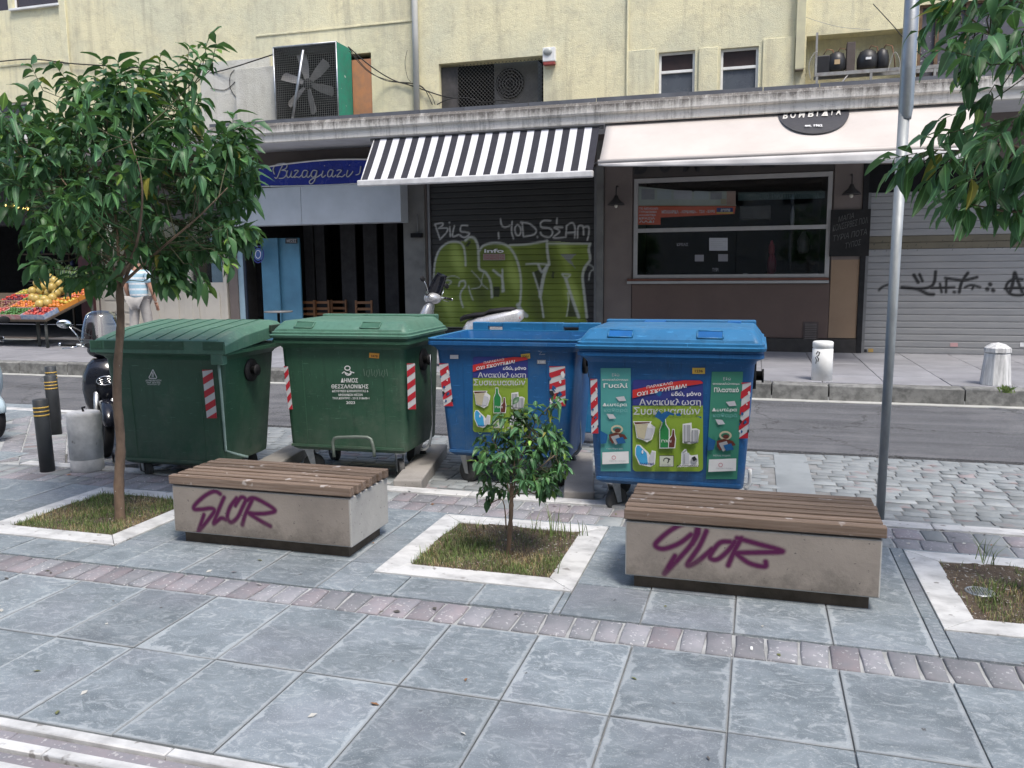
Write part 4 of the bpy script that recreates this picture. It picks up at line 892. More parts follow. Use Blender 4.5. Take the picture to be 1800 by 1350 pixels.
# ---------- cafe: fascia box, blue sign, street sign, door panels, pier lamp
a = PY(405, 333, 15.9); b = PY(705, 388, 15.9)
CAS = M_('awning_cassette', (.50,.54,.58), (.43,.47,.50), scale=2, rough=.55, bump=.05)
mb = MB(); mb.box(a.x, PY(530,380,15.9).x-.004, 15.9, YF-.07, b.z-.02, a.z, CAS); mb.box(PY(530,380,15.9).x+.004, b.x, 15.9, YF-.07, b.z-.02, a.z, CAS); tag(mb.build('awning_box', bevel=.006), 'long plain grey blind box under the blue shop sign', 'awning box')
s0 = PY(455, 287, 15.95); s1 = PY(685, 327, 15.95); t = root('shop_sign', ((s0.x+s1.x)/2, 16.0, s1.z), 0, 'blue shop sign with silver script lettering and arched ends', 'sign')
SB = M_('sign_blue', (.012,.03,.30), (.010,.022,.24), scale=2, rough=.25, bump=0)
x0, x1 = s0.x, s1.x+.35; zb = PY(455, 328, 15.95).z; ztp = PY(600, 280, 15.95).z
arc = [(x0+(x1-x0)*k/16, zb-.03*math.sin(math.pi*k/16)) for k in range(17)]; arct = [(x0+(x1-x0)*k/16, ztp-.10+.10*math.sin(math.pi*k/16)) for k in range(16, -1, -1)]
mb = MB(); mb.extr([(x, 15.95, z) for x, z in arc+arct], (0, .1, 0), SB); mb.build('sign_panel', t)
mb = MB(); mb.tube([(x, 15.94, z) for x, z in arc], .016, WHITE, 6); mb.tube([(x, 15.94, z) for x, z in arct], .016, WHITE, 6); mb.build('sign_edge', t)
pr = Print(crop(PM(15.945), 380, 250, 5.294)); pr.step = .004; SV = ink('sign_silver', (.55,.56,.60)); SD = ink('sign_shadow', (.05,.06,.16))
LET = [[[(548,325),(556,336),(572,325),(600,255),(628,203)], [(545,300),(532,255),(560,210),(635,196),(662,215),(650,245),(610,262)], [(610,262),(652,268),(655,302),(630,332),(585,337)]],
 [[(668,262),(658,300),(668,328),(690,318),(706,268)], [(706,268),(698,315),(712,328),(730,312)]], [[(730,270),(745,260),(766,268),(740,300),(728,328),(750,322),(775,326),(802,300)]],
 [[(850,266),(820,263),(802,295),(808,325),(835,318),(857,268)], [(857,268),(846,315),(860,327),(884,302)]], [[(937,266),(905,263),(886,295),(895,324),(920,318),(942,266)], [(942,266),(918,355),(885,388),(868,370),(890,345),(940,325),(985,296)]],
 [[(997,266),(985,310),(995,327),(1022,306)], [(1008,218),(1012,222)]], [[(1087,260),(1060,258),(1040,290),(1045,321),(1070,314),(1092,262)], [(1092,262),(1080,310),(1095,323),(1118,303)]],
 [[(1125,266),(1145,258),(1167,265),(1140,298),(1126,324),(1150,318),(1175,322),(1203,298)]], [[(1227,260),(1215,306),(1226,323),(1252,303),(1275,270)], [(1240,212),(1244,216)]], [[(1300,305),(1335,290),(1347,222)]]]
for L_ in LET:
    pr = Print(crop(PM(15.945), 380, 250, 5.294)); pr.step = .0025
    for off, m, w_ in ((7, SD, 9), (0, SV, 8.5)):
        pr.k = 1 if off else 4
        for st_ in L_: pr.line([(x+off, y) for x, y in smooth_path(st_, 5)], w_, m); pr.k -= 1
    pr.build('letter', t)

s0 = PY(410, 284, 16.2); s1 = PY(449, 315, 16.2); mb = MB(); mb.box(s0.x, s1.x, 16.2, 16.23, s1.z, s0.z, M_('enamel_navy', (.012,.016,.06), rough=.3)); st = mb.build('street_sign', bevel=.004); tag(st, 'small dark blue enamel street name plate beside the blue shop sign', 'sign')
pr = Print(PM(16.198)); pr.text('ΣΤ. ΜΑΛΑΚΟΠΗ', 414, 292, 446, 299, I_SILV, .02); pr.line([(412,286),(447,286),(447,313),(412,313),(412,286)], .8, I_GREY); pr.build('street_name', st)
mb = MB(); a = PY(412, 315, 16.2); b = PY(455, 332, 16.2); mb.box(a.x, b.x, 16.2, YF-.002, b.z, a.z, M_('meter_box', (.10,.12,.10), rough=.7)); tag(mb.build('meter_box', bevel=.01), 'dull green box on the wall under the street name plate', 'box')
# cafe front: blue door panels at the left, dark glass and curtains behind
BLD = M_('blue_panel', (.10,.27,.40), (.07,.19,.29), scale=2, rough=.4, bump=0); BLD2 = M_('pale_blue_panel', (.36,.50,.58), (.27,.40,.48), scale=2, rough=.4, bump=0)
def vpanel(name, pa, pb_, za, zb_, y, mat, d=.05, par=B, bevel=.006):
    a = PY(pa, 480, y).x; b = PY(pb_, 480, y).x; mb = MB(); mb.box(a, b, y, y+d, za, zb_, mat); return mb.build(name, par, bevel=bevel)
vpanel('door_panel', 372, 402, Z0, 2.7, YF+.10, BLD2)
vpanel('door_panel', 404, 428, Z0, 2.6, YF+.04, BLD2); vpanel('door_panel', 428, 432, Z0, 2.75, YF+.02, M_('door_edge', (.02,.03,.05), rough=.4)); vpanel('door_panel', 460, 490, Z0, 2.5, YF+.2, BLD); vpanel('door_panel', 492, 528, Z0, 2.5, YF+.28, BLD)
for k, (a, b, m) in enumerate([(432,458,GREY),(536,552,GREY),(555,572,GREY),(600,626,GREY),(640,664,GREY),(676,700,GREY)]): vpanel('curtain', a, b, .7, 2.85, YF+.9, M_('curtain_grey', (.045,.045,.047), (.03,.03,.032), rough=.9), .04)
pr = Print(crop(PM(YF+.02), 450, 340, 3.971)); pr.ring(15, 425, 42, 62, 8, I_BLUE); pr.ell(15, 425, 30, 45, ink('logo_blue', (.06,.12,.32))); pr.ring(15, 425, 20, 30, 4, I_WHITE); pr.build('round_logo', B)
pr = Print(crop(PM(YF+.19), 450, 340, 3.971)); pr.rect(205, 312, 290, 350, I_BLACK); pr.text('ΜΕΖΕΣ', 215, 320, 282, 342, PAPER, .02); pr.build('door_plate', B)
mb = MB(); p = PY(733, 415, YF-.1); mb.box(p.x-.12, p.x+.12, YF-.16, YF-.07, p.z-.03, p.z+.06, DARK); mb.tube([(p.x+.02, YF-.1, p.z+.05), (p.x+.02, YF-.1, p.z+.45)], .012, GREY, 6); tag(mb.build('bell_bracket'), 'dark metal bracket with a short rod on the grey pier', 'bracket')
# wall lamps
LAMP = M_('lamp_metal', (.03,.027,.027), rough=.5); BULB = M_('bulb_glass', (.6,.58,.5), rough=.1)
def lamp(px, py, lab):
    p = PY(px, py, YF-.28); t = root('wall_lamp', (p.x, p.y, p.z), 0, lab, 'lamp', 'barn lamps beside the shop window')
    mb = MB(); mb.lathe([(.165, -.09), (.15, -.06), (.06, .02), (.04, .06), (.03, .09), (.001, .095)], (0,0,0), LAMP, 20); mb.build('shade', t, local=True)
    mb = MB(); mb.tube([(0,0,.08), (0,0,.24), (0,.06,.27), (0,.22,.27)], .012, LAMP, 6); mb.build('arm', t, local=True)
    mb = MB(); mb.ball((0,0,-.10), (.035,.035,.05), BULB, 8, 6); mb.build('bulb', t, local=True)
lamp(1083, 352, 'dark barn lamp on the pier left of the shop window'); lamp(1497, 333, 'dark barn lamp on the pier right of the shop window')
# cream shopfront
CRM = M_('cream_joinery', (.60,.56,.48), (.53,.49,.42), scale=2, rough=.5, bump=.05)
a, b = X(166, 500), X(398, 500); zt_ = PY(280, 497, YF).z
mb = MB(); mb.box(a, b, YF+.02, YF+.1, Z0, zt_, CRM); cf = mb.build('cream_counter', B, bevel=.004)
for k in range(6):
    u0 = a+.25+k*(b-a-.3)/6; u1 = u0+(b-a-.3)/6-.15
    for zz in ([Z0+.1+j*.28 for j in range(4)] if k < 2 else [Z0+.12]): mb = MB(); mb.box(u0, u1, YF+.0, YF+.018, zz, zz+(.22 if k < 2 else 1.0), CRM); mb.build('cream_panel', B, bevel=.01)
for xx in (a, a+(b-a)*.36, a+(b-a)*.72, b-.08): mb = MB(); mb.box(xx, xx+.09, YF-.01, YF+.11, Z0, 2.95, CRM); mb.build('cream_post', B, bevel=.005)
mb = MB(); mb.box(a+.1, b-.1, YF+.06, YF+.075, zt_, 2.9, GL); mb.build('cream_shop_glass', B)
mb = MB(); mb.box(X(163), x_cafe0, YF-.03, YF-.002, 2.96, 3.6, M_('dull_fascia', (.13,.125,.12), rough=.7)); mb.build('fascia', B)
mb = MB(); mb.box(X(143), X(163), YF-.12, YF-.002, Z0, 3.5, M_('maroon_pier', (.09,.035,.04), (.05,.03,.03), scale=8, rough=.6)); mb.build('maroon_pier', B)
# neon word of the fruit shop
NE = emis('neon_yellow', (1, .72, .2), 2.4); a = PY(4, 350, 15.6); b = PY(58, 385, 15.6)
mb = MB(); mb.box(-34, X(160), 15.9, YF-.01, PY(50, 395, 15.9).z, 4.25, M_('fruit_fascia', (.03,.028,.028), rough=.6)); mb.build('fruit_shop_fascia', B)
t = root('neon_sign', PY(4, 370, 15.86), 0, 'yellow neon handwriting glowing over the fruit stall', 'sign')
pr_ = lambda pts: [PY(x/5, 230+y/5, 15.84) for x, y in pts]
for pts in [[(25,705),(40,640),(45,630)], [(45,630),(60,690)], [(60,690),(75,640)], [(95,655),(115,665),(110,700),(125,705)], [(120,660),(150,655),(165,670),(150,685)], [(200,690),(210,675),(225,690)], [(235,675),(255,680),(240,695),(270,700)]]:
    mb = MB(); mb.tube(smooth_path([tuple(p) for p in pr_(pts)], 4), .013, NE, 6); mb.build('neon_tube', t)

# ---------- awnings
STB = M_('stripe_black', (.035,.035,.045), (.028,.028,.035), rough=.85, bump=.1, bs=200); STW = M_('stripe_white', (.62,.62,.64), (.55,.55,.58), scale=3, rough=.85, bump=.1, bs=200); PVC = M_('awning_bar', (.68,.68,.68), rough=.4, bump=0)
A0, A1 = PY(658, 247, 15.0), PY(1054, 222, 15.0); F0, F1 = PY(634, 318, 13.9), PY(1042, 302, 13.9)
t = root('striped_awning', ((A0.x+A1.x)/2, 15.0, 3.3), 0, 'black and white striped awning over the graffitied shutter', 'awning')
zt1 = 4.245; zf = (F0.z+F1.z)/2; ns = 33; mb = MB(); nx = ns
for k in range(ns):
    m = STB if k % 2 == 0 else STW; u0, u1 = k/ns, (k+1)/ns
    for j in range(6):
        q0, q1 = j/6, (j+1)/6
        P_ = lambda u, q: (A0.x+(A1.x-A0.x)*u*(1-q)+(F1.x-F0.x)*u*q+(F0.x-A0.x)*q if 0 else (A0.x*(1-q)+F0.x*q)+((A1.x-A0.x)*(1-q)+(F1.x-F0.x)*q)*u, 15.0+(13.9-15.0)*q, zt1+(zf-zt1)*q-.02*math.sin(math.pi*q))
        mb.add([P_(u0,q0), P_(u1,q0), P_(u1,q1), P_(u0,q1)], [(0,1,2,3)], m, False)
fb = mb.build('fabric', t, recalc=False); sol = fb.modifiers.new('s', 'SOLIDIFY'); sol.thickness = .003
mb = MB(); mb.box(F0.x-.03, F1.x+.02, 13.80, 13.90, zf-.10, zf+.012, PVC); mb.build('front_bar', t, bevel=.02)
mb = MB(); mb.tube([(A0.x-.1, 15.06, zt1+.0), (A1.x+.06, 15.06, zt1+.0)], .035, GREY, 10); mb.build('roller', t)
for q in ([(F1.x-.05, 13.9, zf-.04), (A1.x-.3, 14.5, 3.45), (A1.x-.02, 15.9, 3.8)], [(F0.x+.1, 13.9, zf-.04), (A0.x+.5, 14.5, 3.45), (A0.x+.1, 15.9, 3.8)]): mb = MB(); mb.tube(q, .018, GREY, 6); mb.build('folding_arm', t)
mb = MB(); mb.tube([(A0.x, 15.0, zt1), (F0.x, 13.9, zf)], .012, PVC, 6); mb.build('edge_cord', t)
# pink awning
PKF = M_('cream_canvas', (.54,.50,.465), (.47,.43,.40), scale=1.2, rough=.85, bump=.15, bs=160); A0, A1 = PY(1066, 218, 15.0), PY(1725, 180, 15.0); F0, F1 = PY(1053, 280, 13.75), PY(1712, 255, 13.75)
t = root('cream_awning', ((A0.x+A1.x)/2, 15.0, 3.3), 0, 'wide pale pinkish awning with a dark oval shop emblem', 'awning')
zt2, zf2 = 4.262, PY(1350, 272, 13.75).z
PQ = lambda u, q: Vector(((A0.x*(1-q)+F0.x*q)+((A1.x-A0.x)*(1-q)+(F1.x-F0.x)*q)*u, 15.0+(13.75-15.0)*q, zt2+(zf2-zt2)*q-.03*math.sin(math.pi*q)+.006*math.sin(u*34)*math.sin(3*q)))
mb = MB(); nu, nq = 40, 8; mb.add([PQ(i/nu, j/nq) for j in range(nq+1) for i in range(nu+1)], [(j*(nu+1)+i, j*(nu+1)+i+1, (j+1)*(nu+1)+i+1, (j+1)*(nu+1)+i) for j in range(nq) for i in range(nu)], PKF, True)
fb = mb.build('fabric', t, recalc=False); sol = fb.modifiers.new('s', 'SOLIDIFY'); sol.thickness = .003
mb = MB(); mb.tube([(F0.x-.01, 13.72, zf2), (F1.x+.01, 13.72, zf2)], .038, PKF, 10); mb.build('front_bar', t)
mb = MB(); n = 60; vs = []
for j in range(4):
    for i in range(n+1): u = i/n; vs.append((F0.x+(F1.x-F0.x)*u, 13.69+.012*math.sin(u*50)*j/3, zf2-.03-(.03+.17*u**.7)*j/3))
mb.add(vs, [(j*(n+1)+i, j*(n+1)+i+1, (j+1)*(n+1)+i+1, (j+1)*(n+1)+i) for j in range(3) for i in range(n)], M_('valance_white', (.66,.64,.63), (.6,.585,.57), rough=.85, bump=.1), True); fb = mb.build('valance', t, recalc=False); sol = fb.modifiers.new('s', 'SOLIDIFY'); sol.thickness = .003
mb = MB(); mb.tube([(A0.x-.03, 15.06, zt2+.01), (A1.x+.03, 15.06, zt2+.01)], .035, GREY, 10); mb.build('roller', t)
for q in ([(F0.x+.08, 13.76, zf2-.05), (A0.x+.55, 14.6, 3.5), (A0.x+.1, 15.9, 3.85)], [(F0.x+3.2, 13.76, zf2-.05), (A0.x+3.6, 14.6, 3.5), (A0.x+3.3, 15.9, 3.85)]): mb = MB(); mb.tube(q, .018, GREY, 6); mb.build('folding_arm', t)
pl0 = Vector((0, 15.0, zt2)); nn = Vector((0, zf2-zt2, 1.25)).normalized()
nn = Vector((0, -(zt2-zf2), 1.25)).normalized()
AWM = lambda u, v, L: PPL(u, v, pl0+Vector((0, 0, .012)), nn) + nn*(L)
pr = Print(crop(AWM, 1360, 170, 5.4)); pr.step = .003
ov = [(40,165)]+[(378+340*math.cos(math.radians(a_)), 152+200*math.sin(math.radians(a_))) for a_ in range(176, -5, -6)]+[(718,122)]
pr.poly(ov, ink('emblem_black', (.05,.05,.058)))
for ch, a_, b_ in (('B',85,133),('O',158,210),('M',235,300),('B',322,378),('I',405,425),('Δ',450,515),('I',545,560),('A',588,635)): pr.text(ch, a_, 150+(85-a_)*.035, b_, 212+(85-a_)*.05, ink('emblem_cream', (.62,.60,.56)), .03, .2)
pr.text('est. 1962', 295, 278, 462, 300, I_WHITE, .03); pr.build('oval_emblem', t)

# ---------- things on the upper wall
MESHM = M_('wire', (.22,.23,.22), rough=.5, metal=.4, bump=0)
def wiremesh(name, par, x0, x1, z0, z1, y, p, r, diag=False, mat=MESHM):
    mb = MB()
    def bar(a, b): 
        a = Vector(a); b = Vector(b); d = (b-a).normalized(); s = Vector((0,1,0)).cross(d)*r; o = Vector((0,-r,0)); mb.add([a+s, a-s, a+o*1.5, b+s, b-s, b+o*1.5], [(0,3,5,2),(1,2,5,4),(0,1,4,3)], mat)
    if not diag:
        x = x0
        while x < x1: bar((x, y, z0), (x, y, z1)); x += p
        z = z0
        while z < z1: bar((x0, y-.003, z), (x1, y-.003, z)); z += p
    else:
        W, Hh = x1-x0, z1-z0; k = -Hh
        while k < W:
            a = max(0, k); b = min(W, k+Hh); bar((x0+a, y, z0+(a-k)), (x0+b, y, z0+(b-k))); bar((x0+a, y-.003, z1-(a-k)), (x0+b, y-.003, z1-(b-k))); k += p
    o = mb.build(name, par, recalc=False); o['kind'] = 'stuff'; return o
Yf = 15.72; c0 = PY(480, 84, Yf); c1 = PY(592, 73, Yf); z0 = 4.6; z1 = (c0.z+c1.z)/2
t = root('fan_unit', ((c0.x+c1.x)/2, 16, z0), 0, 'big boxed extractor fan behind wire mesh with a green side panel', 'fan')
GP = M_('green_panel', (.03,.26,.17), (.05,.20,.15), scale=9, rough=.6, bump=.2, speck=((.45,.55,.5,1), 8, .7)); FD = M_('fan_dark', (.035,.035,.037), (.025,.025,.026), rough=.7); FB = M_('fan_blade', (.33,.32,.30), (.22,.21,.2), rough=.5, metal=.3)
mb = MB(); mb.box(c0.x, c1.x, YF-.02, YF-.004, z0, z1, FD); mb.box(c0.x, c0.x+.02, Yf, YF-.02, z0, z1, FD); mb.box(c0.x+.02, c1.x-.02, Yf, YF-.02, z1-.02, z1, METAL); mb.box(c0.x+.02, c1.x-.02, Yf, YF-.02, z0, z0+.02, FD); mb.build('housing', t)
mb = MB(); mb.box(c1.x-.02, c1.x, Yf, YF-.004, z0, z1, GP); mb.build('side_panel', t)
mb = MB(); mb.box(c1.x-.001+.002, c1.x+.12, Yf+.1, Yf+.13, z0, z1-.0, GP); 
mb = MB(); fc = Vector(((c0.x+c1.x)/2-.08, Yf+.2, PY(542, 143, Yf).z)); R0 = .62
mb.lathe([(.001, 0), (.1, 0), (.12, .05), (.12, .12), (.001, .12)], fc+Vector((0, -.02, 0)), FD, 14, Matrix.Rotation(-math.pi/2, 4, 'X')); hub = mb.build('hub', t)
for k in range(6):
    T = Matrix.Translation(fc) @ Matrix.Rotation(math.radians(60*k+18), 4, 'Y') @ Matrix.Rotation(math.radians(28), 4, 'X')
    mb = MB(); q = [(.10,0,-.05),(.3,0,-.10),(R0-.04,0,-.11),(R0,0,-.04),(R0-.02,0,.09),(.35,0,.08),(.10,0,.04)]; mb.extr([T @ Vector(p) for p in q], (T.to_3x3() @ Vector((0, .008, 0))), FB); mb.build('blade', t)
wiremesh('wire_mesh', t, c0.x+.03, c1.x-.03, z0+.02, z1-.02, Yf+.01, .045, .0028)
mb = MB(); a = PY(533, 88, Yf-.02); b = PY(515, 205, Yf-.02); mb.tube([a, b+(b-a)*.1], .028, METAL, 8); mb.build('brace', t)
mb = MB()
for u, v in (((c0.x, z0), (c0.x, z1)), ((c1.x-.02, z0), (c1.x-.02, z1)), ((c0.x, z1), (c1.x, z1))): mb.tube([(u[0], Yf, u[1]), (v[0], Yf, v[1])], .016, METAL, 6)
mb.build('frame', t)
mb = MB(); mb.box(FXZ(430, 150)[0], c0.x-.12, 16.0, YF-.051, 4.7, PY(450, 118, 16).z, WALLW); tag(mb.build('duct_box', bevel=.01), 'pale plastered duct box left of the big fan', 'duct')
# drain pipes
DP = M_('pale_pipe', (.60,.60,.57), (.5,.5,.46), scale=3, rough=.6, bump=.1)
xx = FXZ(733, 90)[0]; mb = MB(); mb.tube([(xx, YF-.08, 4.6), (xx+.01, YF-.08, 9.6)], .062, DP, 14); tag(mb.build('drainpipe'), 'pale grey round drainpipe running down the yellow wall', 'pipe')
x0, x1 = FXZ(1399, 60)[0], FXZ(1415, 60)[0]; mb = MB(); mb.box(x0, x1, YF-.14, YF-.002, FXZ(1406, 124)[1], 9.6, M_('yellow_duct', (.58,.55,.37), (.5,.47,.33), rough=.7)); mb.box(x0+.01, x1-.01, YF-.137, YF-.01, FXZ(1406, 124)[1]-.02, FXZ(1406, 124)[1], M_('duct_end', (.25,.22,.18), rough=.8)); tag(mb.build('square_duct', bevel=.006), 'square yellow painted duct ending beside the compressor shelf', 'duct')
# alarm box
a = PY(954, 84, YF-.1); b = PY(976, 113, YF-.1); t = root('alarm_box', ((a.x+b.x)/2, YF, b.z), 0, 'white alarm siren box with a red lower edge', 'alarm box')
mb = MB(); mb.box(a.x, b.x, YF-.12, YF-.002, b.z+.06, a.z, WHITE); mb.build('case', t, bevel=.012)
mb = MB(); mb.box(a.x+.01, b.x-.01, YF-.115, YF-.01, b.z, b.z+.058, M_('dull_red', (.30,.06,.05), rough=.5)); mb.build('red_base', t, bevel=.008)
mb = MB(); mb.ball(((a.x+b.x)/2-.02, YF-.12, b.z+.24), (.09, .04, .07), M_('lens', (.4,.42,.4), rough=.25), 12, 8); mb.build('lens', t)
# air conditioner in the dark niche, behind mesh
a = PY(868, 112, YF+.45); b = PY(946, 178, YF+.45); t = root('air_conditioner', ((a.x+b.x)/2, YF+.45, b.z-.1), 0, 'air conditioner condenser behind the wire netting of the dark recess', 'air conditioner'); ACM = M_('ac_case', (.16,.16,.16), rough=.6)
mb = MB(); mb.box(a.x, b.x, YF+.45, YF+.8, b.z-.2, a.z, ACM); mb.build('case', t, bevel=.02)
mb = MB(); c_ = Vector(((a.x+b.x)/2-.12, YF+.445, (a.z+b.z)/2-.02)); mb.lathe([(.001,0),(.27,0),(.30,.01),(.30,.03),(.001,.03)], c_, DARK, 22, Matrix.Rotation(math.pi/2, 4, 'X')); mb.build('fan_grille', t)
for r_ in (.09, .15, .21, .27): mb = MB(); mb.tube([c_+Vector((r_*math.cos(q*.314), -.035, r_*math.sin(q*.314))) for q in range(21)], .005, GREY, 5); mb.build('grille_ring', t)
vm = wiremesh('wire_netting', B, niche[0]+.35, niche[1]-.02, 4.7, niche[3]-.03, YF+.1, .075, .0032, True, M_('dark_wire', (.09,.09,.09), rough=.5))
mb = MB(); mb.box(niche[0]+.01, niche[0]+.36, YF+.12, YF+.15, 4.7, niche[3]-.05, M_('sooty_board', (.09,.085,.085), (.05,.05,.05), scale=6, rough=.9)); mb.build('sooty_board', B)
# compressors on their shelf
t = root('compressor_shelf', (FXZ(1490, 130)[0], YF-.25, 4.9), 0, 'rusty angle iron shelf with black refrigeration compressors over the awning', 'shelf')
s0 = PY(1432, 131, YF-.3); s1 = PY(1670, 121, YF-.3); zs = 5.12
ST = M_('angle_iron', (.34,.35,.34), (.22,.2,.19), scale=9, rough=.6, metal=.4)
for yy in (YF-.3, YF-.02): mb = MB(); mb.box(s0.x, s1.x, yy, yy+.04, zs-.06, zs, ST); mb.build('rail', t)
for xx in (s0.x+.02, s0.x+.9, s0.x+1.9): mb = MB(); mb.box(xx, xx+.04, YF-.298, YF-.262, 4.68, zs-.061, ST); mb.build('post', t)
mb = MB(); mb.tube([(s0.x+.3, YF-.28, 4.72), (s0.x+.55, YF-.28, zs-.06)], .016, ST, 6); mb.build('brace', t)
mb = MB(); mb.box(s0.x, s0.x+.035, YF-.3, YF-.26, zs, FXZ(1435, 65)[1], ST); mb.build('upright', t)
CMP = M_('compressor_black', (.018,.018,.02), rough=.45); 
for k, (px, r) in enumerate([(1447, .13), (1470, .155), (1524, .17), (1550, .11)]):
    x = PY(px, 120, YF-.15).x; t2 = root('compressor', (x, YF-.14, zs), 0, ['small boxy black compressor at the left end of the shelf', 'black compressor with a yellow label, second from the left', 'round black compressor with a white label on the shelf', 'small black compressor at the right end of the row'][k], 'compressor', 'compressors on the iron shelf')
    mb = MB()
    if k == 0: mb.box(-.14, .1, -.1, .12, .0, .30, CMP)
    else: mb.lathe([(r*.8, 0), (r, .04), (r*1.03, .14), (r, .20), (r*.75, .30), (r*.3, .34), (.001, .345)], (0,0,.02), CMP, 20)
    mb.build('shell', t2, local=True, bevel=.015 if k == 0 else 0)
    if k in (1, 2):
        pr = Print(lambda u, v, L, r=r: Vector((u, -(r*1.05+L), v))); pr.rect(-.045, .20, .045, .16 if k == 2 else .12, I_WHITE if k == 2 else ink('label_tan', (.5,.36,.2))); pr.build('label', t2, local=True)
    mb = MB(); mb.tube([(0,0,.33), (.05,0,.42), (.15,.02,.40), (.2,.05,.2), (.22,.05,.02)], .009, M_('copper', (.25,.13,.08), rough=.4, metal=.7), 6); mb.build('copper_pipe', t2, local=True)
x = PY(1494, 120, YF-.1).x; mb = MB(); mb.box(x-.07, x+.07, YF-.2, YF-.03, zs, zs+.5, M_('brown_grey', (.12,.10,.09), rough=.8)); tag(mb.build('control_box', bevel=.01), 'narrow brownish box between the compressors on the shelf', 'box')
# cables
CB = M_('cable', (.035,.035,.035), rough=.7, bump=0); CBW = M_('cable_pale', (.42,.41,.38), rough=.7, bump=0)
def cable(pts, r, lab, m=CB, Y=YF-.06, smooth=True):
    P = [tuple(PY(p[0], p[1], p[2] if len(p) > 2 else Y)) for p in pts]; P = smooth_path(P, 6) if smooth else P
    mb = MB(); mb.tube(P, r, m, 5); return tag(mb.build('cable'), lab, 'cable', 'cables on the yellow wall')
cable([(0,108),(60,104),(130,112),(230,118),(330,125),(378,127),(480,96,15.9)], .014, 'black cable crossing the wall behind the left tree to the fan')
cable([(612,82,15.9),(650,115,16.0),(690,140),(722,150),(775,168),(800,172)], .013, 'upper black cable drooping from the fan to the dark recess')
cable([(614,86,15.9),(645,122,16.0),(680,142),(722,146),(745,155),(760,184)], .009, 'thin black cable curving down below the fan')
cable([(614,90,15.9),(650,128,16.0),(700,145),(730,148),(756,165),(765,184)], .007, 'lower thin cable of the bunch beside the fan')
cable([(716,88),(712,110),(716,135),(722,144)], .005, 'short thin wire hanging on the wall right of the fan')
cable([(768,184,15.4),(790,174,15.4),(820,172,15.4),(850,180,15.4),(880,176,15.4),(905,178,15.4)], .010, 'tangled cable lying on the canopy below the dark recess')
cable([(370,155),(395,158),(412,145),(422,128),(415,122),(405,132),(405,155),(420,175),(445,182)], .006, 'thin looping wire on the pale plaster beside the tree')
cable([(1535,7,16.2),(1570,45,16.0),(1600,80,15.8),(1640,112,15.6)], .008, 'thin rod leaning across the compressor recess')
cable([(1416,30),(1440,38),(1480,48),(1530,52)], .004, 'thin pale wire strung above the compressor recess', CBW)
cable([(1425,140,16.0),(1422,115,16.0),(1430,95,16.0),(1438,90,16.0)], .006, 'thin wire curling up at the left of the compressors', CBW)
cable([(1560,128,16.0),(1568,100,16.0),(1575,92,16.0),(1582,110,16.0),(1580,130,16.0)], .006, 'pale looping wire right of the compressors', CBW)
cable([(392,253,15.1),(388,300,15.2),(390,330,15.2)], .006, 'thin wire hanging under the canopy beside the street plate')
# opposite side of the street: the building the photographer has behind, seen only in the glass; made tall to cut the low sky light
OB = root('opposite_building', (-4, -9, 0), 0, 'pale building across the street, mirrored in the shop window', 'building')
hol = [(x, x+1.3, z, z+1.6) for x in np.arange(-20, 14, 3.0) for z in (4.6, 8.0, 11.4, 14.8)]
mb = MB(); wall(mb, -30, 22, 0, 18, hol, plaster_mat('opposite_plaster', (.5,.47,.41), (.44,.42,.37), (.3,.28,.25)), y=-8, th=-.3); mb.build('wall', OB)
mb = MB(); mb.box(-30, 22, -9, -8.31, 0, 17.9, DARK); mb.build('dark_rooms', OB)
# ------------------------------------------------------------------ wheeled bins
def rrect(w, d, r, z, n=4, cx=0, cy=0):
    pts = []
    for sx, sy, a0 in ((1,1,0),(-1,1,90),(-1,-1,180),(1,-1,270)):
        for i in range(n+1):
            a = math.radians(a0+90*i/n); pts.append((cx+sx*(w/2-r)+r*math.cos(a), cy+sy*(d/2-r)+r*math.sin(a), z))
    return pts
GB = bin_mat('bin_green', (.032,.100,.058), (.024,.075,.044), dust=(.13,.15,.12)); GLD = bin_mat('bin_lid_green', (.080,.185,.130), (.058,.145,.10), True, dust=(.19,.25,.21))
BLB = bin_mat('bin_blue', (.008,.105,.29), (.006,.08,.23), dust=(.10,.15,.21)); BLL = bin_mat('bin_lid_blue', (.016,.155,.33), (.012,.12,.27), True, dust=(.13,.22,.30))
TY = M_('castor_tyre', (.10,.10,.10), (.06,.06,.06), rough=.7)
def castor(par, x, y, a=0, zb=-.06, r=.095):
    T = Matrix.Translation((x, y, 0)) @ Matrix.Rotation(a, 4, 'Z'); c = Vector((.035, 0, zb+r)); Q = Matrix.Rotation(math.pi/2, 4, 'X')
    mb = MB(); mb.box(-.05, .05, -.045, .045, .17, .20, METAL, T)
    for s in (-1, 1): mb.add([T @ Vector(p) for p in [(-.035, s*.034, .17), (.04, s*.034, .17), (.06, s*.034, zb+r-.015), (.02, s*.034, zb+r-.015), (-.035, s*.03, .17), (.04, s*.03, .17), (.06, s*.03, zb+r-.015), (.02, s*.03, zb+r-.015)]], [(0,1,2,3),(4,7,6,5),(0,4,5,1),(1,5,6,2),(2,6,7,3),(3,7,4,0)], METAL)
    f = mb.build('castor', par, local=True)
    mb = MB(); mb.lathe([(r*.6,-.022),(r*.97,-.022),(r,-.012),(r,.012),(r*.97,.022),(r*.6,.022)], T @ c, TY, 22, T.to_3x3() @ Q.to_3x3()); mb.lathe([(.001,-.018),(r*.62,-.018),(r*.62,.018),(.001,.018)], T @ c, METAL, 14, T.to_3x3() @ Q.to_3x3()); w = mb.build('wheel', par, local=True); w.parent = f
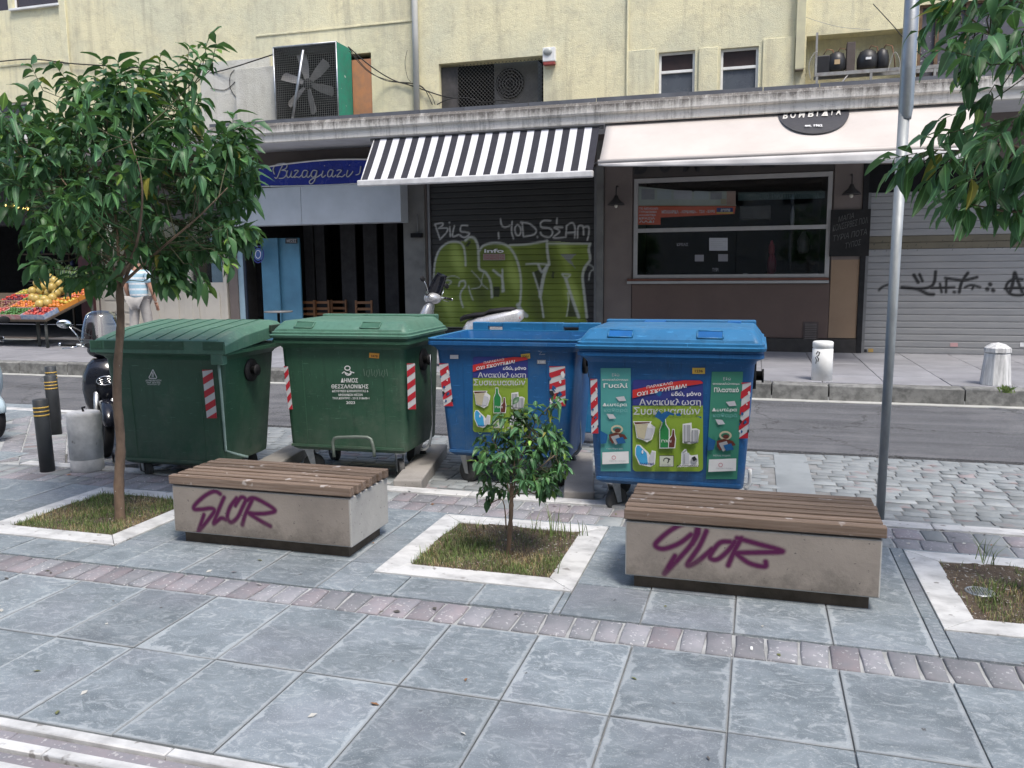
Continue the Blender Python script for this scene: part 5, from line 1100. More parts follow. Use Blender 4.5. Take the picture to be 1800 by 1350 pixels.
def wheeled_bin(kind, loc, rz, label, W=1.3, D=1.02, bw=1.06, bd=.78, zb=.19, zr=1.20, body=GB, lid=GLD, lidtype='dome', group='wheeled street bins'):
    t = root('wheeled_bin', loc, rz, label, 'bin', group)
    h = zr-zb; tw, td = W-.12, D-.12
    rings = [rrect(bw-.08, bd-.08, .04, zb), rrect(bw-.01, bd-.01, .06, zb+.02), rrect(bw, bd, .06, zb+.05), rrect(tw, td, .06, zr-.095), rrect(tw+.01, td+.01, .06, zr-.09), rrect(tw+.03, td+.03, .05, zr-.07), rrect(W-.02, D-.02, .05, zr-.05), rrect(W, D, .05, zr-.045), rrect(W, D, .05, zr-.02), rrect(W-.015, D-.015, .045, zr-.015), rrect(W-.015, D-.015, .045, zr)]
    if lidtype == 'open':
        rings += [rrect(W-.10, D-.10, .05, zr), rrect(W-.16, D-.16, .05, zr-.12), rrect(bw-.06, bd-.06, .05, zb+.06)]
    mb = MB(); mb.loft(rings, body, True); b = mb.build('body', t, local=True)
    es = b.modifiers.new('e', 'EDGE_SPLIT'); es.split_angle = math.radians(32)
    def fy_(z): k = (z-zb-.05)/(zr-.095-zb-.05); return -(bd/2+(td-bd)/2*k)
    mb = MB()
    for x in (-.34, .34):                               # moulded vertical ribs of the front
        q = lambda z, e: [(x*bw-.004, fy_(z)-e, z), (x*bw+.004, fy_(z)-e, z)]
        a_, b_ = q(zb+.06, .003), q(zr-.2, .003); c_, d_ = q(zb+.06, -.01), q(zr-.2, -.01); mb.hull8([c_[0], c_[1], a_[1], a_[0]], [d_[0], d_[1], b_[1], b_[0]], body)
    mb.box(-bw/2+.02, bw/2-.02, -bd/2-.012, -bd/2+.01, zb+.035, zb+.055, body); mb.build('moulded_rib', t, local=True)
    for sx in (-1, 1):
        for sy in (-1, 1): castor(t, sx*(bw/2-.12), sy*(bd/2-.13), random.uniform(-1, 1) if sy < 0 else random.uniform(2.4, 3.6), loc[2]*0-.06-loc[2])
    for sx in (-1, 1):
        mb = MB(); Q = Matrix.Rotation(math.pi/2, 4, 'Y'); x = sx*(tw/2+.02)
        mb.lathe([(.001,-.05),(.035,-.05),(.035,.03),(.05,.03),(.05,.045),(.001,.045)] if sx > 0 else [(.001,-.045),(.05,-.045),(.05,-.03),(.035,-.03),(.035,.05),(.001,.05)], (x, 0, zr-.22), BLACK, 14, Q.to_3x3()); mb.lathe([(.10,-.012),(.10,.012),(.001,.012),(.001,-.012)][::-1], (sx*(tw/2+.0), 0, zr-.22), BLACK, 18, Q.to_3x3()); mb.build('lifting_trunnion', t, local=True)
    if lidtype == 'dome':
        mb = MB(); z = zr+.004
        mb.loft([rrect(W+.02, D+.03, .05, z), rrect(W+.03, D+.04, .05, z+.02), rrect(W+.0, D+.01, .05, z+.028), rrect(W+.0, D+.01, .05, z+.045), rrect(W-.03, D-.02, .05, z+.052), rrect(W-.05, D-.03, .05, z+.07), rrect(W-.13, D-.19, .045, z+.128), rrect(W-.16, D-.22, .04, z+.136), rrect(W-.5, D-.6, .04, z+.148)], lid, True)
        l = mb.build('lid', t, local=True); es = l.modifiers.new('e', 'EDGE_SPLIT'); es.split_angle = math.radians(28)
        LD = M_(lid.name+'_recess_shade', vary(tuple(lid.node_tree.nodes['Principled BSDF'].inputs['Base Color'].default_value)[:3] if 0 else ((.055,.14,.095) if lid == GLD else (.01,.12,.36)), 1), rough=.6, bump=.05)  # grips are not sunk in; the darker colour stands for recess shade
        sl = lambda u, k: (u, -(D-.03)/2+.08*k, z+.07+.058*k)
        for x in (-W*.26, W*.22):
            w_ = .085; e = Vector((0, -.004, .004)); P0 = [Vector(sl(x-w_, .18))+e, Vector(sl(x+w_, .18))+e, Vector(sl(x+w_, .95))+e, Vector(sl(x-w_, .95))+e]; mb = MB()
            mb.add(P0, [(0,1,2,3)], LD); f = .012
            for a, b2 in ((0,1),(1,2),(2,3),(3,0)):
                mb.tube([P0[a], P0[b2]], .006, lid, 5)
            o = mb.build('lid_grip', t, local=True); o.parent = l
        for x, w_ in ((-.18, .16), (.42, .1)):
            mb = MB(); mb.box(x-w_/2, x+w_/2, D/2-.30, D/2-.14, z+.138, z+.152, LD); o = mb.build('lid_step', t, local=True, bevel=.004); o.parent = l
        mb = MB(); mb.box(-W/2+.06, W/2-.06, D/2-.13, D/2-.05, z+.10, z+.155, lid); o = mb.build('hinge_cover', t, local=True, bevel=.01); o.parent = l
    elif lidtype == 'flat':
        z = zr; zf, zk = z+.085, z+.20
        mb = MB(); x = W/2+.01; y0, y1 = -D/2-.015, D/2+.01
        pr_ = [(y0, z-.035), (y0, zf-.012), (y0+.012, zf), (y0+.30, zf+.062), (y1-.14, zk), (y1, zk-.02), (y1, z+.06)]
        L_ = [(-x, y, q) for y, q in pr_]; R_ = [(x, y, q) for y, q in pr_]
        I_ = [(-x+.05, y if 0 < i < 6 else y, q) for i, (y, q) in enumerate(pr_)]
        xin = .07; top = [(-x+xin, y, q) for y, q in pr_]; top2 = [(x-xin, y, q) for y, q in pr_]; drop = lambda P: [(a, b, max(z-.035 if i < 2 else z-.01, c-.05 if 1 < i < 6 else c)) for i, (a, b, c) in enumerate(P)]
        mb.loft([drop(L_), top, top2, drop(R_)], lid, False); l = mb.build('lid', t, local=True, bevel=.008)
        for k in range(7):
            xx = -x+xin+.10+k*(2*x-2*xin-.2)/6; mb = MB(); P = [(xx-.005, y, q+.005) for y, q in pr_[2:6]]; Q = [(xx+.005, y, q+.005) for y, q in pr_[2:6]]
            P2 = [(a, b, c-.03) for a, b, c in P]; Q2 = [(a, b, c-.03) for a, b, c in Q]; mb.loft([P+P2[::-1], Q+Q2[::-1]], M_('lid_rib', (.05,.13,.09), rough=.6), False); o = mb.build('lid_rib', t, local=True); o.parent = l
        DB = M_('bin_dark_band', (.03,.05,.035), rough=.55, bump=.05)
        for a, b2 in ((-W/2+.0, -W/2+.12), (-W/2+.135, W/2-.37), (W/2-.355+.16, W/2)): mb = MB(); mb.box(a+.003, b2-.003, y0-.006, y0+.001, z+.0, zf-.016, body); o = mb.build('front_flap', t, local=True, bevel=.003); o.parent = l
        mb = MB(); mb.box(x-.0, x+.03, y1-.28, y1-.10, zk-.10, zk-.04, DB); o = mb.build('side_grip', t, local=True, bevel=.006); o.parent = l
    else:                                               # lid thrown fully back, hanging behind
        mb = MB(); y = D/2+.04; mb.box(-W/2+.07, W/2-.02, y-.03, y+.03, zr+.035, zr+.075, lid); 
        for a, b2 in ((-W/2+.07, -W/2+.22), (-W/2+.36, W/2-.36), (W/2-.22, W/2-.02)): mb.box(a, b2, y-.035, y+.035, zr-.02, zr+.078, lid)
        mb.build('hinge_bar', t, local=True, bevel=.008)
        mb = MB(); T = Matrix.Translation((0, y+.05, zr-.02)) @ Matrix.Rotation(math.radians(-6), 4, 'X'); mb.loft([[T @ Vector((px, py+.0, -pz)) for px, py, pz in ring] for ring in [[(-W/2, 0, 0), (W/2, 0, 0), (W/2, 0, .92), (-W/2, 0, .92)], [(-W/2+.02, .05, .02), (W/2-.02, .05, .02), (W/2-.02, .05, .90), (-W/2+.02, .05, .90)], [(-W/2+.10, .14, .1), (W/2-.1, .14, .1), (W/2-.1, .14, .8), (-W/2+.1, .14, .8)]]], lid, False); mb.build('lid', t, local=True, bevel=.01)
    t['zf'] = 1.0
    p0 = MW[t.name] @ Vector((0, fy_(.3), .3)); p1 = MW[t.name] @ Vector((0, fy_(1.0), 1.0)); nx = MW[t.name].to_3x3() @ Vector((1, 0, 0)); nrm = (p1-p0).cross(nx).normalized()
    if nrm.y > 0: nrm = -nrm
    del t['zf']
    return t, (lambda u, v, L: PPL(u, v, p0+nrm*.0035, nrm)+nrm*L)
RR = ink('reflect_red', (.50,.02,.035)); RW = ink('reflect_white', (.62,.62,.64))
def hazard(pr, x0, y0, x1, y1, dx=0, n=3, torn=False):
    """vertical strip of slanting red and white bars, in crop pixels"""
    H = y1-y0; w = x1-x0
    fx = lambda y: dx*(y-y0)/H
    pr.poly([(x0, y0), (x0+dx, y1), (x1+dx, y1), (x1, y0)], RW)
    k = H/(n+.6)
    for i in range(-1, n+1):
        a = y0+i*k+k*.25; b = a+k*.5                     # bars rise to the right
        P = [(x0, a+w*.0+k*.35), (x1, a-k*.1), (x1, b-k*.1), (x0, b+k*.35)]
        P = [(x+fx(min(max(y, y0), y1)), min(max(y, y0), y1)) for x, y in P]
        if max(p[1] for p in P)-min(p[1] for p in P) > 2: pr.poly(P, RR, lift=.003)
    if torn:
        random.seed(5)
        for _ in range(14):
            cx, cy = random.uniform(x0, x1), random.uniform(y0+H*.15, y1-H*.1); r = w*random.uniform(.05, .16)
            cx += fx(cy); pr.poly([(cx+r*math.cos(a)*random.uniform(.5, 1.4), cy+r*1.5*math.sin(a)*random.uniform(.5, 1.4)) for a in (0, 1, 2, 3, 4, 5)], random.choice([torn, torn, I_WHITE, I_BLACK]), lift=.0042)
# 1 green bin at the left
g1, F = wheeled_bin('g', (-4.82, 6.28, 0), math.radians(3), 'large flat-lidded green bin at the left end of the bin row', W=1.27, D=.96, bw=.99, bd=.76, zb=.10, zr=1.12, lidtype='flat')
C = lambda ox, oy, s: crop(F, ox, oy, s)
pr = Print(C(140, 540, 4.656)); hazard(pr, 1003, 512, 1088, 908, 38); pr.build('reflective_strip', g1)
pr = Print(C(140, 540, 4.656)); pr.line([(600,510),(568,575),(572,582),(628,582),(632,575),(600,510)], 7, I_WHITE); pr.rect(592, 540, 597, 572, I_WHITE); pr.rect(602, 540, 607, 572, I_WHITE); pr.ring(600, 536, 8, 6, 3, I_WHITE)
pr.build('printed_emblem', g1); pr = Print(C(140, 540, 4.656))
pr.text('ΑΝΑΚΥΚΛΩΣΗ', 540, 592, 668, 606, I_WHITE, .01); pr.text('ΤΗΛ. 2310 522', 548, 610, 662, 624, I_WHITE, .02); pr.text('www.bins.gr', 556, 628, 662, 638, I_WHITE, .01); pr.build('printed_lines', g1); pr = Print(C(140, 540, 4.656)); pr.text('1100', 545, 396, 620, 418, I_GREY, .0); pr.build('moulded_number', g1)
mb = MB(); P = [PY(383, 624, 5.86), PY(390, 700, 5.88), PY(397, 792, 5.95), PY(415, 798, 5.98), PY(436, 803, 6.05)]
mb.tube(P, .011, M_('pale_rod', (.34,.46,.40), rough=.5), 8); mb.build('pedal_rod', g1)
mb = MB(); a = PY(372, 622, 5.84); mb.box(a.x-.0, a.x+.11, a.y-.02, a.y+.05, a.z-.09, a.z+.05, GLD); mb.build('hinge_bracket', g1, bevel=.006)
# 2 green bin with the printed municipality name
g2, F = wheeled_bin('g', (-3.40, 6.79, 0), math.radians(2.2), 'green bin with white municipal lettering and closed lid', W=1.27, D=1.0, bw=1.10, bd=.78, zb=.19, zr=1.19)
pr = Print(C(400, 540, 3.971)); hazard(pr, 392, 412, 422, 712, 34); pr.build('reflective_strip', g2)
pr = Print(C(400, 540, 3.971)); hazard(pr, 1252, 392, 1308, 712, 8); pr.build('reflective_strip', g2)
pr = Print(C(400, 540, 3.971)); pr.ring(837, 425, 22, 18, 7, I_WHITE); pr.ring(843, 458, 24, 20, 7, I_WHITE, a0=-60, a1=200); pr.line([(800,462),(815,450),(830,460),(850,468),(868,452),(885,458)], 7, I_WHITE)
for tx, a, y0_, b, y1_ in (('ΔΗΜΟΣ', 792, 494, 912, 525), ('ΘΕΣΣΑΛΟΝΙΚΗΣ', 727, 538, 985, 566), ('ΔΙΕΥΘΥΝΣΗ ΚΑΘΑΡΙΟΤΗΤΑΣ &', 732, 576, 985, 592), ('ΜΗΧΑΝΙΚΩΝ ΜΕΣΩΝ', 778, 602, 945, 618), ('ΤΗΛ.ΚΕΝΤΡΟ : 2313 318600-1', 735, 626, 992, 641), ('2023', 832, 655, 893, 674)): pr.text(tx, a, y0_, b, y1_, I_WHITE, .015)
pr.build('municipal_lettering', g2)
pr = Print(C(400, 540, 3.971)); pr.poly([(990,318),(1060,322),(1057,358),(988,352)], I_OR); pr.text('3478', 1002, 332, 1048, 348, I_BROWN, .02, dy=3); pr.build('number_label', g2)
pr = Print(C(400, 540, 3.971)); SC_ = ink('scribble', (.14,.20,.16))
for k in range(7): pr.line([(948+k*27, 440), (942+k*27, 470), (955+k*27, 488), (966+k*27, 462), (962+k*27, 435)] if k % 2 else [(950+k*27, 430), (958+k*27, 480)], 4, SC_)
pr.build('scrawl', g2)
mb = MB(); Yh = 6.30; P = [PY(400+x/3.971, 540+y/3.971, Yh) for x, y in [(745,1045),(738,985),(735,940),(745,915),(770,908),(900,905),(975,908),(1000,920),(1015,965),(1022,1005),(1025,1045)]]
mb.tube(P, .014, M_('pedal_tube', (.20,.24,.21), rough=.5, metal=.4), 8); mb.build('foot_pedal', g2)
mb = MB(); P = [PY(400+x/3.971, 540+y/3.971, 6.6) for x, y in [(1415,330),(1425,600),(1430,820),(1420,900),(1405,970),(1380,992),(1350,992)]]; mb.tube(P, [.005]*3+[.012]*4, METAL, 7); mb.build('pedal_rod', g2)
# 3 blue bin, lid open
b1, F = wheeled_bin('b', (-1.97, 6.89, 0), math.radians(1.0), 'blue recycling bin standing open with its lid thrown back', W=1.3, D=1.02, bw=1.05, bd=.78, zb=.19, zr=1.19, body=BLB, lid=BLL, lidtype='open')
def centre_sticker(pr, sx, sy, ox, oy):
    """recycling poster; coordinates of the closed bin's crop scaled by s and shifted"""
    m = lambda x, y: (ox+x*sx, oy+y*sy); P = lambda pts, c: pr.poly([m(*p) for p in pts], c); R = lambda a, b, c, d, k: P([(a,d),(c,d),(c,b),(a,b)], k)
    Tx = lambda t, a, b, c, d, k, bold=.01, dy=0, shear=0: pr.text(t, m(a, b)[0], m(a, b)[1], m(c, d)[0], m(c, d)[1], k, bold, shear, dy*sy)
    pr.rrect(*m(442, 292), *m(1202, 640), 30*sx, I_BLUE); pr.rrect(*m(442, 560), *m(1202, 1280), 45*sx, I_GREEN); R(443, 560, 1201, 640, I_GREEN)
    R(443, 500, 1201, 568, I_BLUE)
    P([(443,400),(760,330),(1000,296),(1170,298),(1200,318),(1200,330),(830,390),(443,490)], I_RED)
    Tx('ΠΑΡΑΚΑΛΩ', 595, 355, 875, 385, I_WHITE, .0, -48); Tx('ΟΧΙ ΣΚΟΥΠΙΔΙΑ!', 492, 425, 1025, 468, I_WHITE, .02, -95); Tx('εδώ, μόνο', 860, 415, 1182, 472, I_WHITE, .02); Tx('Ανακύκλωση', 515, 490, 1180, 582, I_SILV, .012); Tx('Συσκευασιών', 455, 580, 1172, 665, I_SILV, .012)
    wh = I_WHITE
    P([(450,735),(650,735),(640,760),(690,800),(680,850),(655,930),(600,960),(560,940),(490,915),(470,780)], wh); P([(462,745),(625,742),(632,752),(475,765)], I_BROWN); P([(475,765),(612,762),(600,800),(570,930),(500,905)], I_BEIGE); P([(600,800),(660,810),(670,850),(640,920),(575,925)], I_SILV)
    P([(762,690),(800,690),(808,760),(845,820),(845,1025),(735,1025),(735,820),(758,760)], wh); P([(768,700),(794,700),(800,765),(835,825),(835,1015),(742,1015),(742,825),(765,765)], I_BOTTLE)
    P([(872,815),(898,815),(902,870),(915,920),(905,1022),(828,1022),(832,920),(865,880)], wh); P([(877,822),(893,822),(896,875),(905,925),(895,1012),(836,1012),(842,925),(870,885)], I_BROWN); Tx('ΓΥΑΛΙ', 757, 930, 862, 958, wh, .02)
    P([(985,760),(1080,745),(1085,810),(1130,805),(1170,825),(1150,960),(1060,975),(985,965)], wh); R(995, 770, 1068, 955, I_GREY); R(1015, 770, 1030, 955, I_SILV); R(1082, 825, 1155, 950, I_GREY); R(1098, 825, 1112, 950, I_SILV); Tx('ΜΕΤΑΛΛΑ', 1000, 945, 1150, 968, I_BLACK, .02)
    P([(490,980),(530,980),(560,1010),(615,1060),(640,1100),(655,1040),(700,1050),(690,1190),(640,1218),(520,1195),(475,1090),(475,1020)], wh); P([(497,988),(520,988),(545,1015),(600,1070),(615,1190),(530,1185),(485,1090),(485,1020)], I_CYAN); P([(650,1055),(690,1060),(680,1180),(630,1190),(625,1120)], I_SILV); Tx('ΠΛΑΣΤΙΚΟ', 525, 1172, 682, 1198, I_BLUE, .02)
    pr.ell(*m(556, 1055), 10*sx, 20*sy, wh, 12)
    R(735, 1092, 892, 1215, I_BLACK); R(740, 1097, 887, 1210, I_BEIGE if 0 else ink('cream', (.55,.58,.48))); pr.ring(*m(812, 1145), 32*sx, 30*sy, 8*sx, I_BLACK, a0=-200, a1=70); P([(838,1118),(830,1150),(858,1132)], I_BLACK); Tx('ΕΛΛΑΔΑ', 765, 1185, 865, 1200, I_GREY, .01)
    P([(975,1060),(1010,1020),(1030,1030),(1040,1065),(1080,1090),(1150,1080),(1160,1210),(930,1215),(970,1180)], wh); R(985, 1062, 1058, 1180, I_SILV); P([(980,1058),(1028,1020),(1035,1035),(1000,1062)], I_GREY); R(1000, 1075, 1012, 1175, I_GREY); pr.ell(*m(1110, 1140), 38*sx, 34*sy, I_GREY, 14); P([(1085,1110),(1120,1095),(1140,1130),(1105,1150)], I_BLACK); Tx('ΑΛΟΥΜΙΝΙΟ', 920, 1188, 1160, 1212, I_BLACK, .02)
KX = 3.971/6.138
def side_panel(pr, x0, y0, x1, y1, dx, mat, word, mir=0):
    W_, H_ = x1-x0, y1-y0
    m = lambda u, v: (x0+W_*u+dx*v, y0+H_*v); P = lambda pts, c: pr.poly([m(*p) for p in pts], c)
    P([(0,0),(0,1),(1,1),(1,0)], mat); T_ = lambda t, a, b, c, d, k, bold=.0: pr.text(t, *m(a, b), *m(c, d), k, bold)
    T_('Εδώ', .38, .05, .62, .08, I_SILV); T_('ανακυκλώνουμε', .05, .10, .92, .125, I_WHITE, .01); T_(word, .10, .145, .9, .19, I_WHITE, .02)
    P([(.5,.28),(.78,.27),(.85,.315),(.62,.32)], I_SILV); T_('Δευτέρα', .07, .335, .88, .375, I_WHITE, .015); T_('καθαρά', .12, .385, .9, .43, ink('pale_teal', (.18,.42,.42)), .0); P([(.2,.44),(.42,.445),(.52,.485),(.3,.49)], I_SILV)
    pr.ring(*m(.55, .59), W_*.2, H_*.042, W_*.06, I_BEIGE); pr.ell(*m(.57, .60), W_*.1, H_*.02, I_BROWN, 10); P([(.28,.64),(.5,.62),(.8,.64),(.9,.68),(.6,.7),(.4,.73),(.3,.69)], I_BROWN); P([(.35,.66),(.6,.64),(.7,.70),(.5,.74)], I_GREY)
    P([(.0,.60),(.25,.64),(.2,.72),(.05,.73),(0,.72)], BLB); P([(.5,.68),(.75,.66),(.85,.72),(.6,.73)], BLB)
    T_('Μέλος Χώρας' if word != 'Γυαλί' else 'στον δήμο μας', .2, .765, .75, .785, I_SILV, .0); P([(.07,.81),(.94,.80),(.95,.915),(.07,.925)], I_WHITE); pr.ring(*m(.45, .86), W_*.07, H_*.02, W_*.02, ink('faint_pink', (.6,.25,.3))); T_('Δήμος Θεσσαλονίκης', .3, .885, .85, .898, I_GREY, .0)
C3 = lambda u, v: (u, v)
pr = Print(C(700, 540, 3.971))
sx = (905-522)/(1202-442); sy = (862-345)/(1280-292)*1.02
centre_sticker(pr, sx, sy, 522-442*sx, 345-292*sy); pr.build('recycling_poster', b1)
pr = Print(C(700, 540, 3.971)); hazard(pr, 285, 392, 350, 690, 34, torn=BLB); pr.build('reflective_strip', b1)
pr = Print(C(700, 540, 3.971)); hazard(pr, 1055, 412, 1165, 690, 4, torn=BLB); pr.build('reflective_strip', b1)
pr = Print(C(700, 540, 3.971)); pr.rect(362, 333, 420, 360, I_SILV); pr.build('small_label', b1); pr = Print(C(700, 540, 3.971)); pr.poly([(856,328),(920,322),(922,358),(860,363)], I_YEL); pr.text('3301', 866, 336, 912, 350, I_BROWN, .02); pr.build('number_label', b1); pr = Print(C(700, 540, 3.971)); pr.rect(970, 368, 1030, 396, I_GREY); pr.text('1100', 978, 374, 1022, 390, I_WHITE, .01); pr.build('small_label', b1); pr = Print(C(700, 540, 3.971)); pr.line([(1010,300),(985,330),(1025,328)], 3, I_SILV); pr.line([(975,305),(990,308),(1000,300)], 3, I_SILV); pr.build('marker_scrawl', b1)
mb = MB(); q0 = [rrect(1.3, 1.02, .05, 1.1905), rrect(1.3, 1.02, .05, 1.198), rrect(1.21, .93, .05, 1.198), rrect(1.21, .93, .05, 1.1905)]; mb.loft(q0+[q0[0]], BLL, False, False, False); mb.build('rim', b1, local=True)
mb = MB(); P = [PY(700+x/3.971, 540+y/3.971, 6.95) for x, y in [(1262,400),(1268,700),(1275,930),(1270,985),(1245,1020),(1200,1035),(1170,1030)]]; mb.tube(P, [.005]*3+[.016]*4, METAL, 7); mb.build('pedal_rod', b1)
# crumpled clear plastic hanging at its right side
# 4 blue bin, closed
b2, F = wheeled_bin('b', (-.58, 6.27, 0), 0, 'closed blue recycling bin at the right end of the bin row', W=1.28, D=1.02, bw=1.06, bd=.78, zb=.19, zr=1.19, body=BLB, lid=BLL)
pr = Print(C(1040, 620, 6.138)); centre_sticker(pr, 1, 1, 0, 0)
for pts in [[(690,670),(730,600),(760,640),(820,610),(900,640),(895,660),(850,650),(800,700),(780,740),(740,700)], [(910,640),(960,630),(975,660),(930,665)], [(1140,665),(1190,670),(1190,692)], [(700,430),(735,395),(770,400),(760,440),(740,455)]]: pr.poly(pts, BLB)
pr.build('recycling_poster', b2)
pr = Print(C(1000, 540, 3.971)); side_panel(pr, 222, 425, 432, 1145, 0, I_TEAL, 'Γυαλί'); pr.build('side_poster', b2)
pr = Print(C(1000, 540, 3.971)); side_panel(pr, 998, 450, 1216, 1200, -42, I_TEAL2, 'Πλαστικό'); pr.build('side_poster', b2)
pr = Print(C(1000, 540, 3.971)); hazard(pr, 150, 500, 198, 880, 8, torn=BLB); pr.build('reflective_strip', b2)
pr = Print(C(1000, 540, 3.971)); hazard(pr, 1205, 525, 1272, 915, -22, torn=BLB); pr.build('reflective_strip', b2)
pr = Print(C(1000, 540, 3.971)); pr.rect(862, 423, 950, 465, I_YEL); pr.text('1236', 880, 436, 935, 455, I_BROWN, .02); pr.build('number_label', b2)
mb = MB(); P = [PY(1000+x/3.971, 540+y/3.971, 5.98) for x, y in [(1262,1130),(1266,1170),(1262,1230),(1245,1260),(1225,1270)]]; mb.tube(P, .014, WHITE, 7); mb.build('pedal_rod', b2)
# a further blue bin part seen in the gap
w = root('blue_bin', (PY(1027, 700, 8.1).x, 8.2, -.03), 0, 'narrow blue bin standing on the road side between the two blue bins', 'bin')
mb = MB(); mb.loft([rrect(.36, .36, .04, .38), rrect(.46, .46, .05, 1.0)], BLB, True); mb.build('body', w, local=True)
mb = MB(); mb.loft([rrect(.49, .5, .05, 1.0), rrect(.5, .5, .05, 1.04), rrect(.4, .4, .05, 1.08)], BLL, True); mb.build('lid', w, local=True)
mb = MB(); Q = Matrix.Rotation(math.pi/2, 4, 'Y')
mb.tube([(-.1, 0, .38), (-.12, 0, .0)], .03, BLACK, 8); mb.tube([(.1, 0, .38), (.12, 0, .0)], .03, BLACK, 8); mb.build('stand', w, local=True)

# ------------------------------------------------------------------ scooters
def scooter(loc, rz, label, main, second, steer=0.0, screen=True, R=.25, lean=.06, seatc=None, emblem=False, screenmat=None, sc=1.0):
    t = root('scooter', loc, rz, label, 'scooter', None, tilt=Matrix.Rotation(lean, 4, 'X') @ Matrix.Scale(sc, 4))
    seatc = seatc or BLACK; ax = Vector((-.45, 0, .9)).normalized(); hd = Vector((.50, 0, .86))
    S = Matrix.Translation(hd) @ Matrix.Rotation(steer, 4, ax) @ Matrix.Translation(-hd)
    Q = Matrix.Rotation(math.pi/2, 3, 'X')
    def wheel(c, S_, r):
        A = S_.to_3x3() @ Q; c = S_ @ Vector(c)
        mb = MB(); mb.lathe([(r*.76,-.035),(r*.86,-.048),(r*.96,-.038),(r,-.012),(r,.012),(r*.96,.038),(r*.86,.048),(r*.76,.035)], c, BLACK, 36, A); ty = mb.build('tyre', t, local=True)
        mb = MB(); mb.lathe([(r*.68,-.03),(r*.78,-.036),(r*.78,.036),(r*.68,.03),(r*.70,0),(r*.68,-.03)], c, STEEL, 32, A); mb.lathe([(.001,-.06),(.035,-.06),(.045,-.03),(.045,.03),(.035,.06),(.001,.06)], c, STEEL, 14, A)
        for k in range(6):
            a = k*math.pi/3; d = A @ Vector((math.cos(a), math.sin(a), 0)); n_ = A @ Vector((0, 0, 1)); q = d.cross(n_)
            a0 = c+d*.035; a1 = c+d*r*.7; mb.hull8([a0-q*.018-n_*.012, a0+q*.018-n_*.012, a0+q*.018+n_*.012, a0-q*.018+n_*.012], [a1-q*.011-n_*.010, a1+q*.011-n_*.010, a1+q*.011+n_*.010, a1-q*.011+n_*.010], STEEL)
        rm = mb.build('rim', t, local=True); rm.parent = ty
        mb = MB(); mb.lathe([(.06,.044),(r*.5,.044),(r*.5,.049),(.06,.049)], c, METAL, 24, A); dk = mb.build('brake_disc', t, local=True); dk.parent = ty
    fw = Vector((.72, 0, R)); rw = Vector((-.60, 0, R)); wheel(fw, S, R); wheel(rw, Matrix.Identity(4), R*.95)
    mb = MB()
    for s in (-1, 1): mb.tube([S @ (fw+Vector((0, s*.075, 0))), S @ Vector((.62, s*.075, R+.22)), S @ Vector((.56, s*.07, .66))], [.022, .022, .03], METAL, 10)
    mb.tube([S @ Vector((.56, 0, .66)), S @ Vector((.44, 0, 1.0))], .025, BLACK, 8); mb.build('fork', t, local=True)
    mb = MB(); rings = []
    for k in range(11):
        a = math.radians(15+k*15); c = fw+Vector((math.cos(a), 0, math.sin(a)))*(R+.03); o = Vector((math.cos(a), 0, math.sin(a)))
        w_ = .062*(1 if 0 < k < 10 else .6); rings.append([S @ (c+Vector((0, y, 0))-o*dy) for y, dy in ((-w_,.05),(-w_*.9,.01),(-w_*.4,-.012),(w_*.4,-.012),(w_*.9,.01),(w_,.05),(w_*.8,.05),(0,.015),(-w_*.8,.05))])
    mb.loft(rings, main, True); mb.build('front_mudguard', t, local=True)
    # leg shield: shaped shell from the floor to the head
    mb = MB(); rings = []
    for z, x, w_, dp in ((.30,.36,.15,.05),(.40,.43,.19,.07),(.52,.50,.21,.09),(.66,.53,.215,.11),(.80,.51,.20,.12),(.90,.48,.15,.10),(.95,.46,.10,.06)):
        rings.append([(x+dp*math.cos(a)*(1.0 if math.cos(a) > 0 else .45), w_*math.sin(a), z) for a in [2*math.pi*j/18 for j in range(18)]])
    mb.loft(rings, main, True); sh = mb.build('leg_shield', t, local=True)
    if emblem:
        mb = MB()
        for s in (1,):
            c = Vector((.636, .02, .74)); u = Vector((0, 1, 0)); n_ = Vector((1, 0, 0))
            mb.tube([c+u*.075*math.cos(a)+Vector((0,0,.042))*math.sin(a)+n_*.014 for a in [2*math.pi*j/20 for j in range(21)]], .006, STEEL, 6)
            for q in (-.018, 0, .018): mb.tube([c+u*x+Vector((0,0,q+.008*math.sin(x*90)))+n_*.018 for x in np.linspace(-.06, .06, 9)], .0028, STEEL, 5)
        mb.build('grille_emblem', t, local=True)
    mb = MB(); mb.loft([rrect(.42, .30, .05, .26, cx=.14), rrect(.46, .34, .05, .30, cx=.14), rrect(.46, .34, .05, .33, cx=.14)], BLACK, False); mb.build('floorboard', t, local=True)
    # tail body
    mb = MB(); rings = []
    for x, w_, z0_, z1_ in ((-.05,.12,.30,.60),(-.12,.16,.30,.70),(-.30,.185,.36,.76),(-.50,.18,.44,.80),(-.70,.15,.54,.84),(-.86,.10,.64,.86),(-.95,.05,.72,.85)):
        cz = (z0_+z1_)/2; hz = (z1_-z0_)/2; rings.append([(x, w_*math.copysign(abs(math.cos(a))**.7, math.cos(a)), cz+hz*math.copysign(abs(math.sin(a))**.8, math.sin(a))) for a in [2*math.pi*j/18 for j in range(18)]])
    mb.loft(rings, second, True); mb.build('tail_body', t, local=True)
    mb = MB(); rings = []
    for x, w_, z in ((.0,.07,.70),(-.06,.13,.73),(-.22,.155,.765),(-.38,.14,.775),(-.45,.14,.82),(-.62,.13,.84),(-.78,.10,.85),(-.84,.05,.84)):
        rings.append([(x, w_*math.cos(a), z+(.045 if math.sin(a) > 0 else .03)*math.sin(a)) for a in [2*math.pi*j/14 for j in range(14)]])
    mb.loft(rings, seatc, True); mb.build('seat', t, local=True)
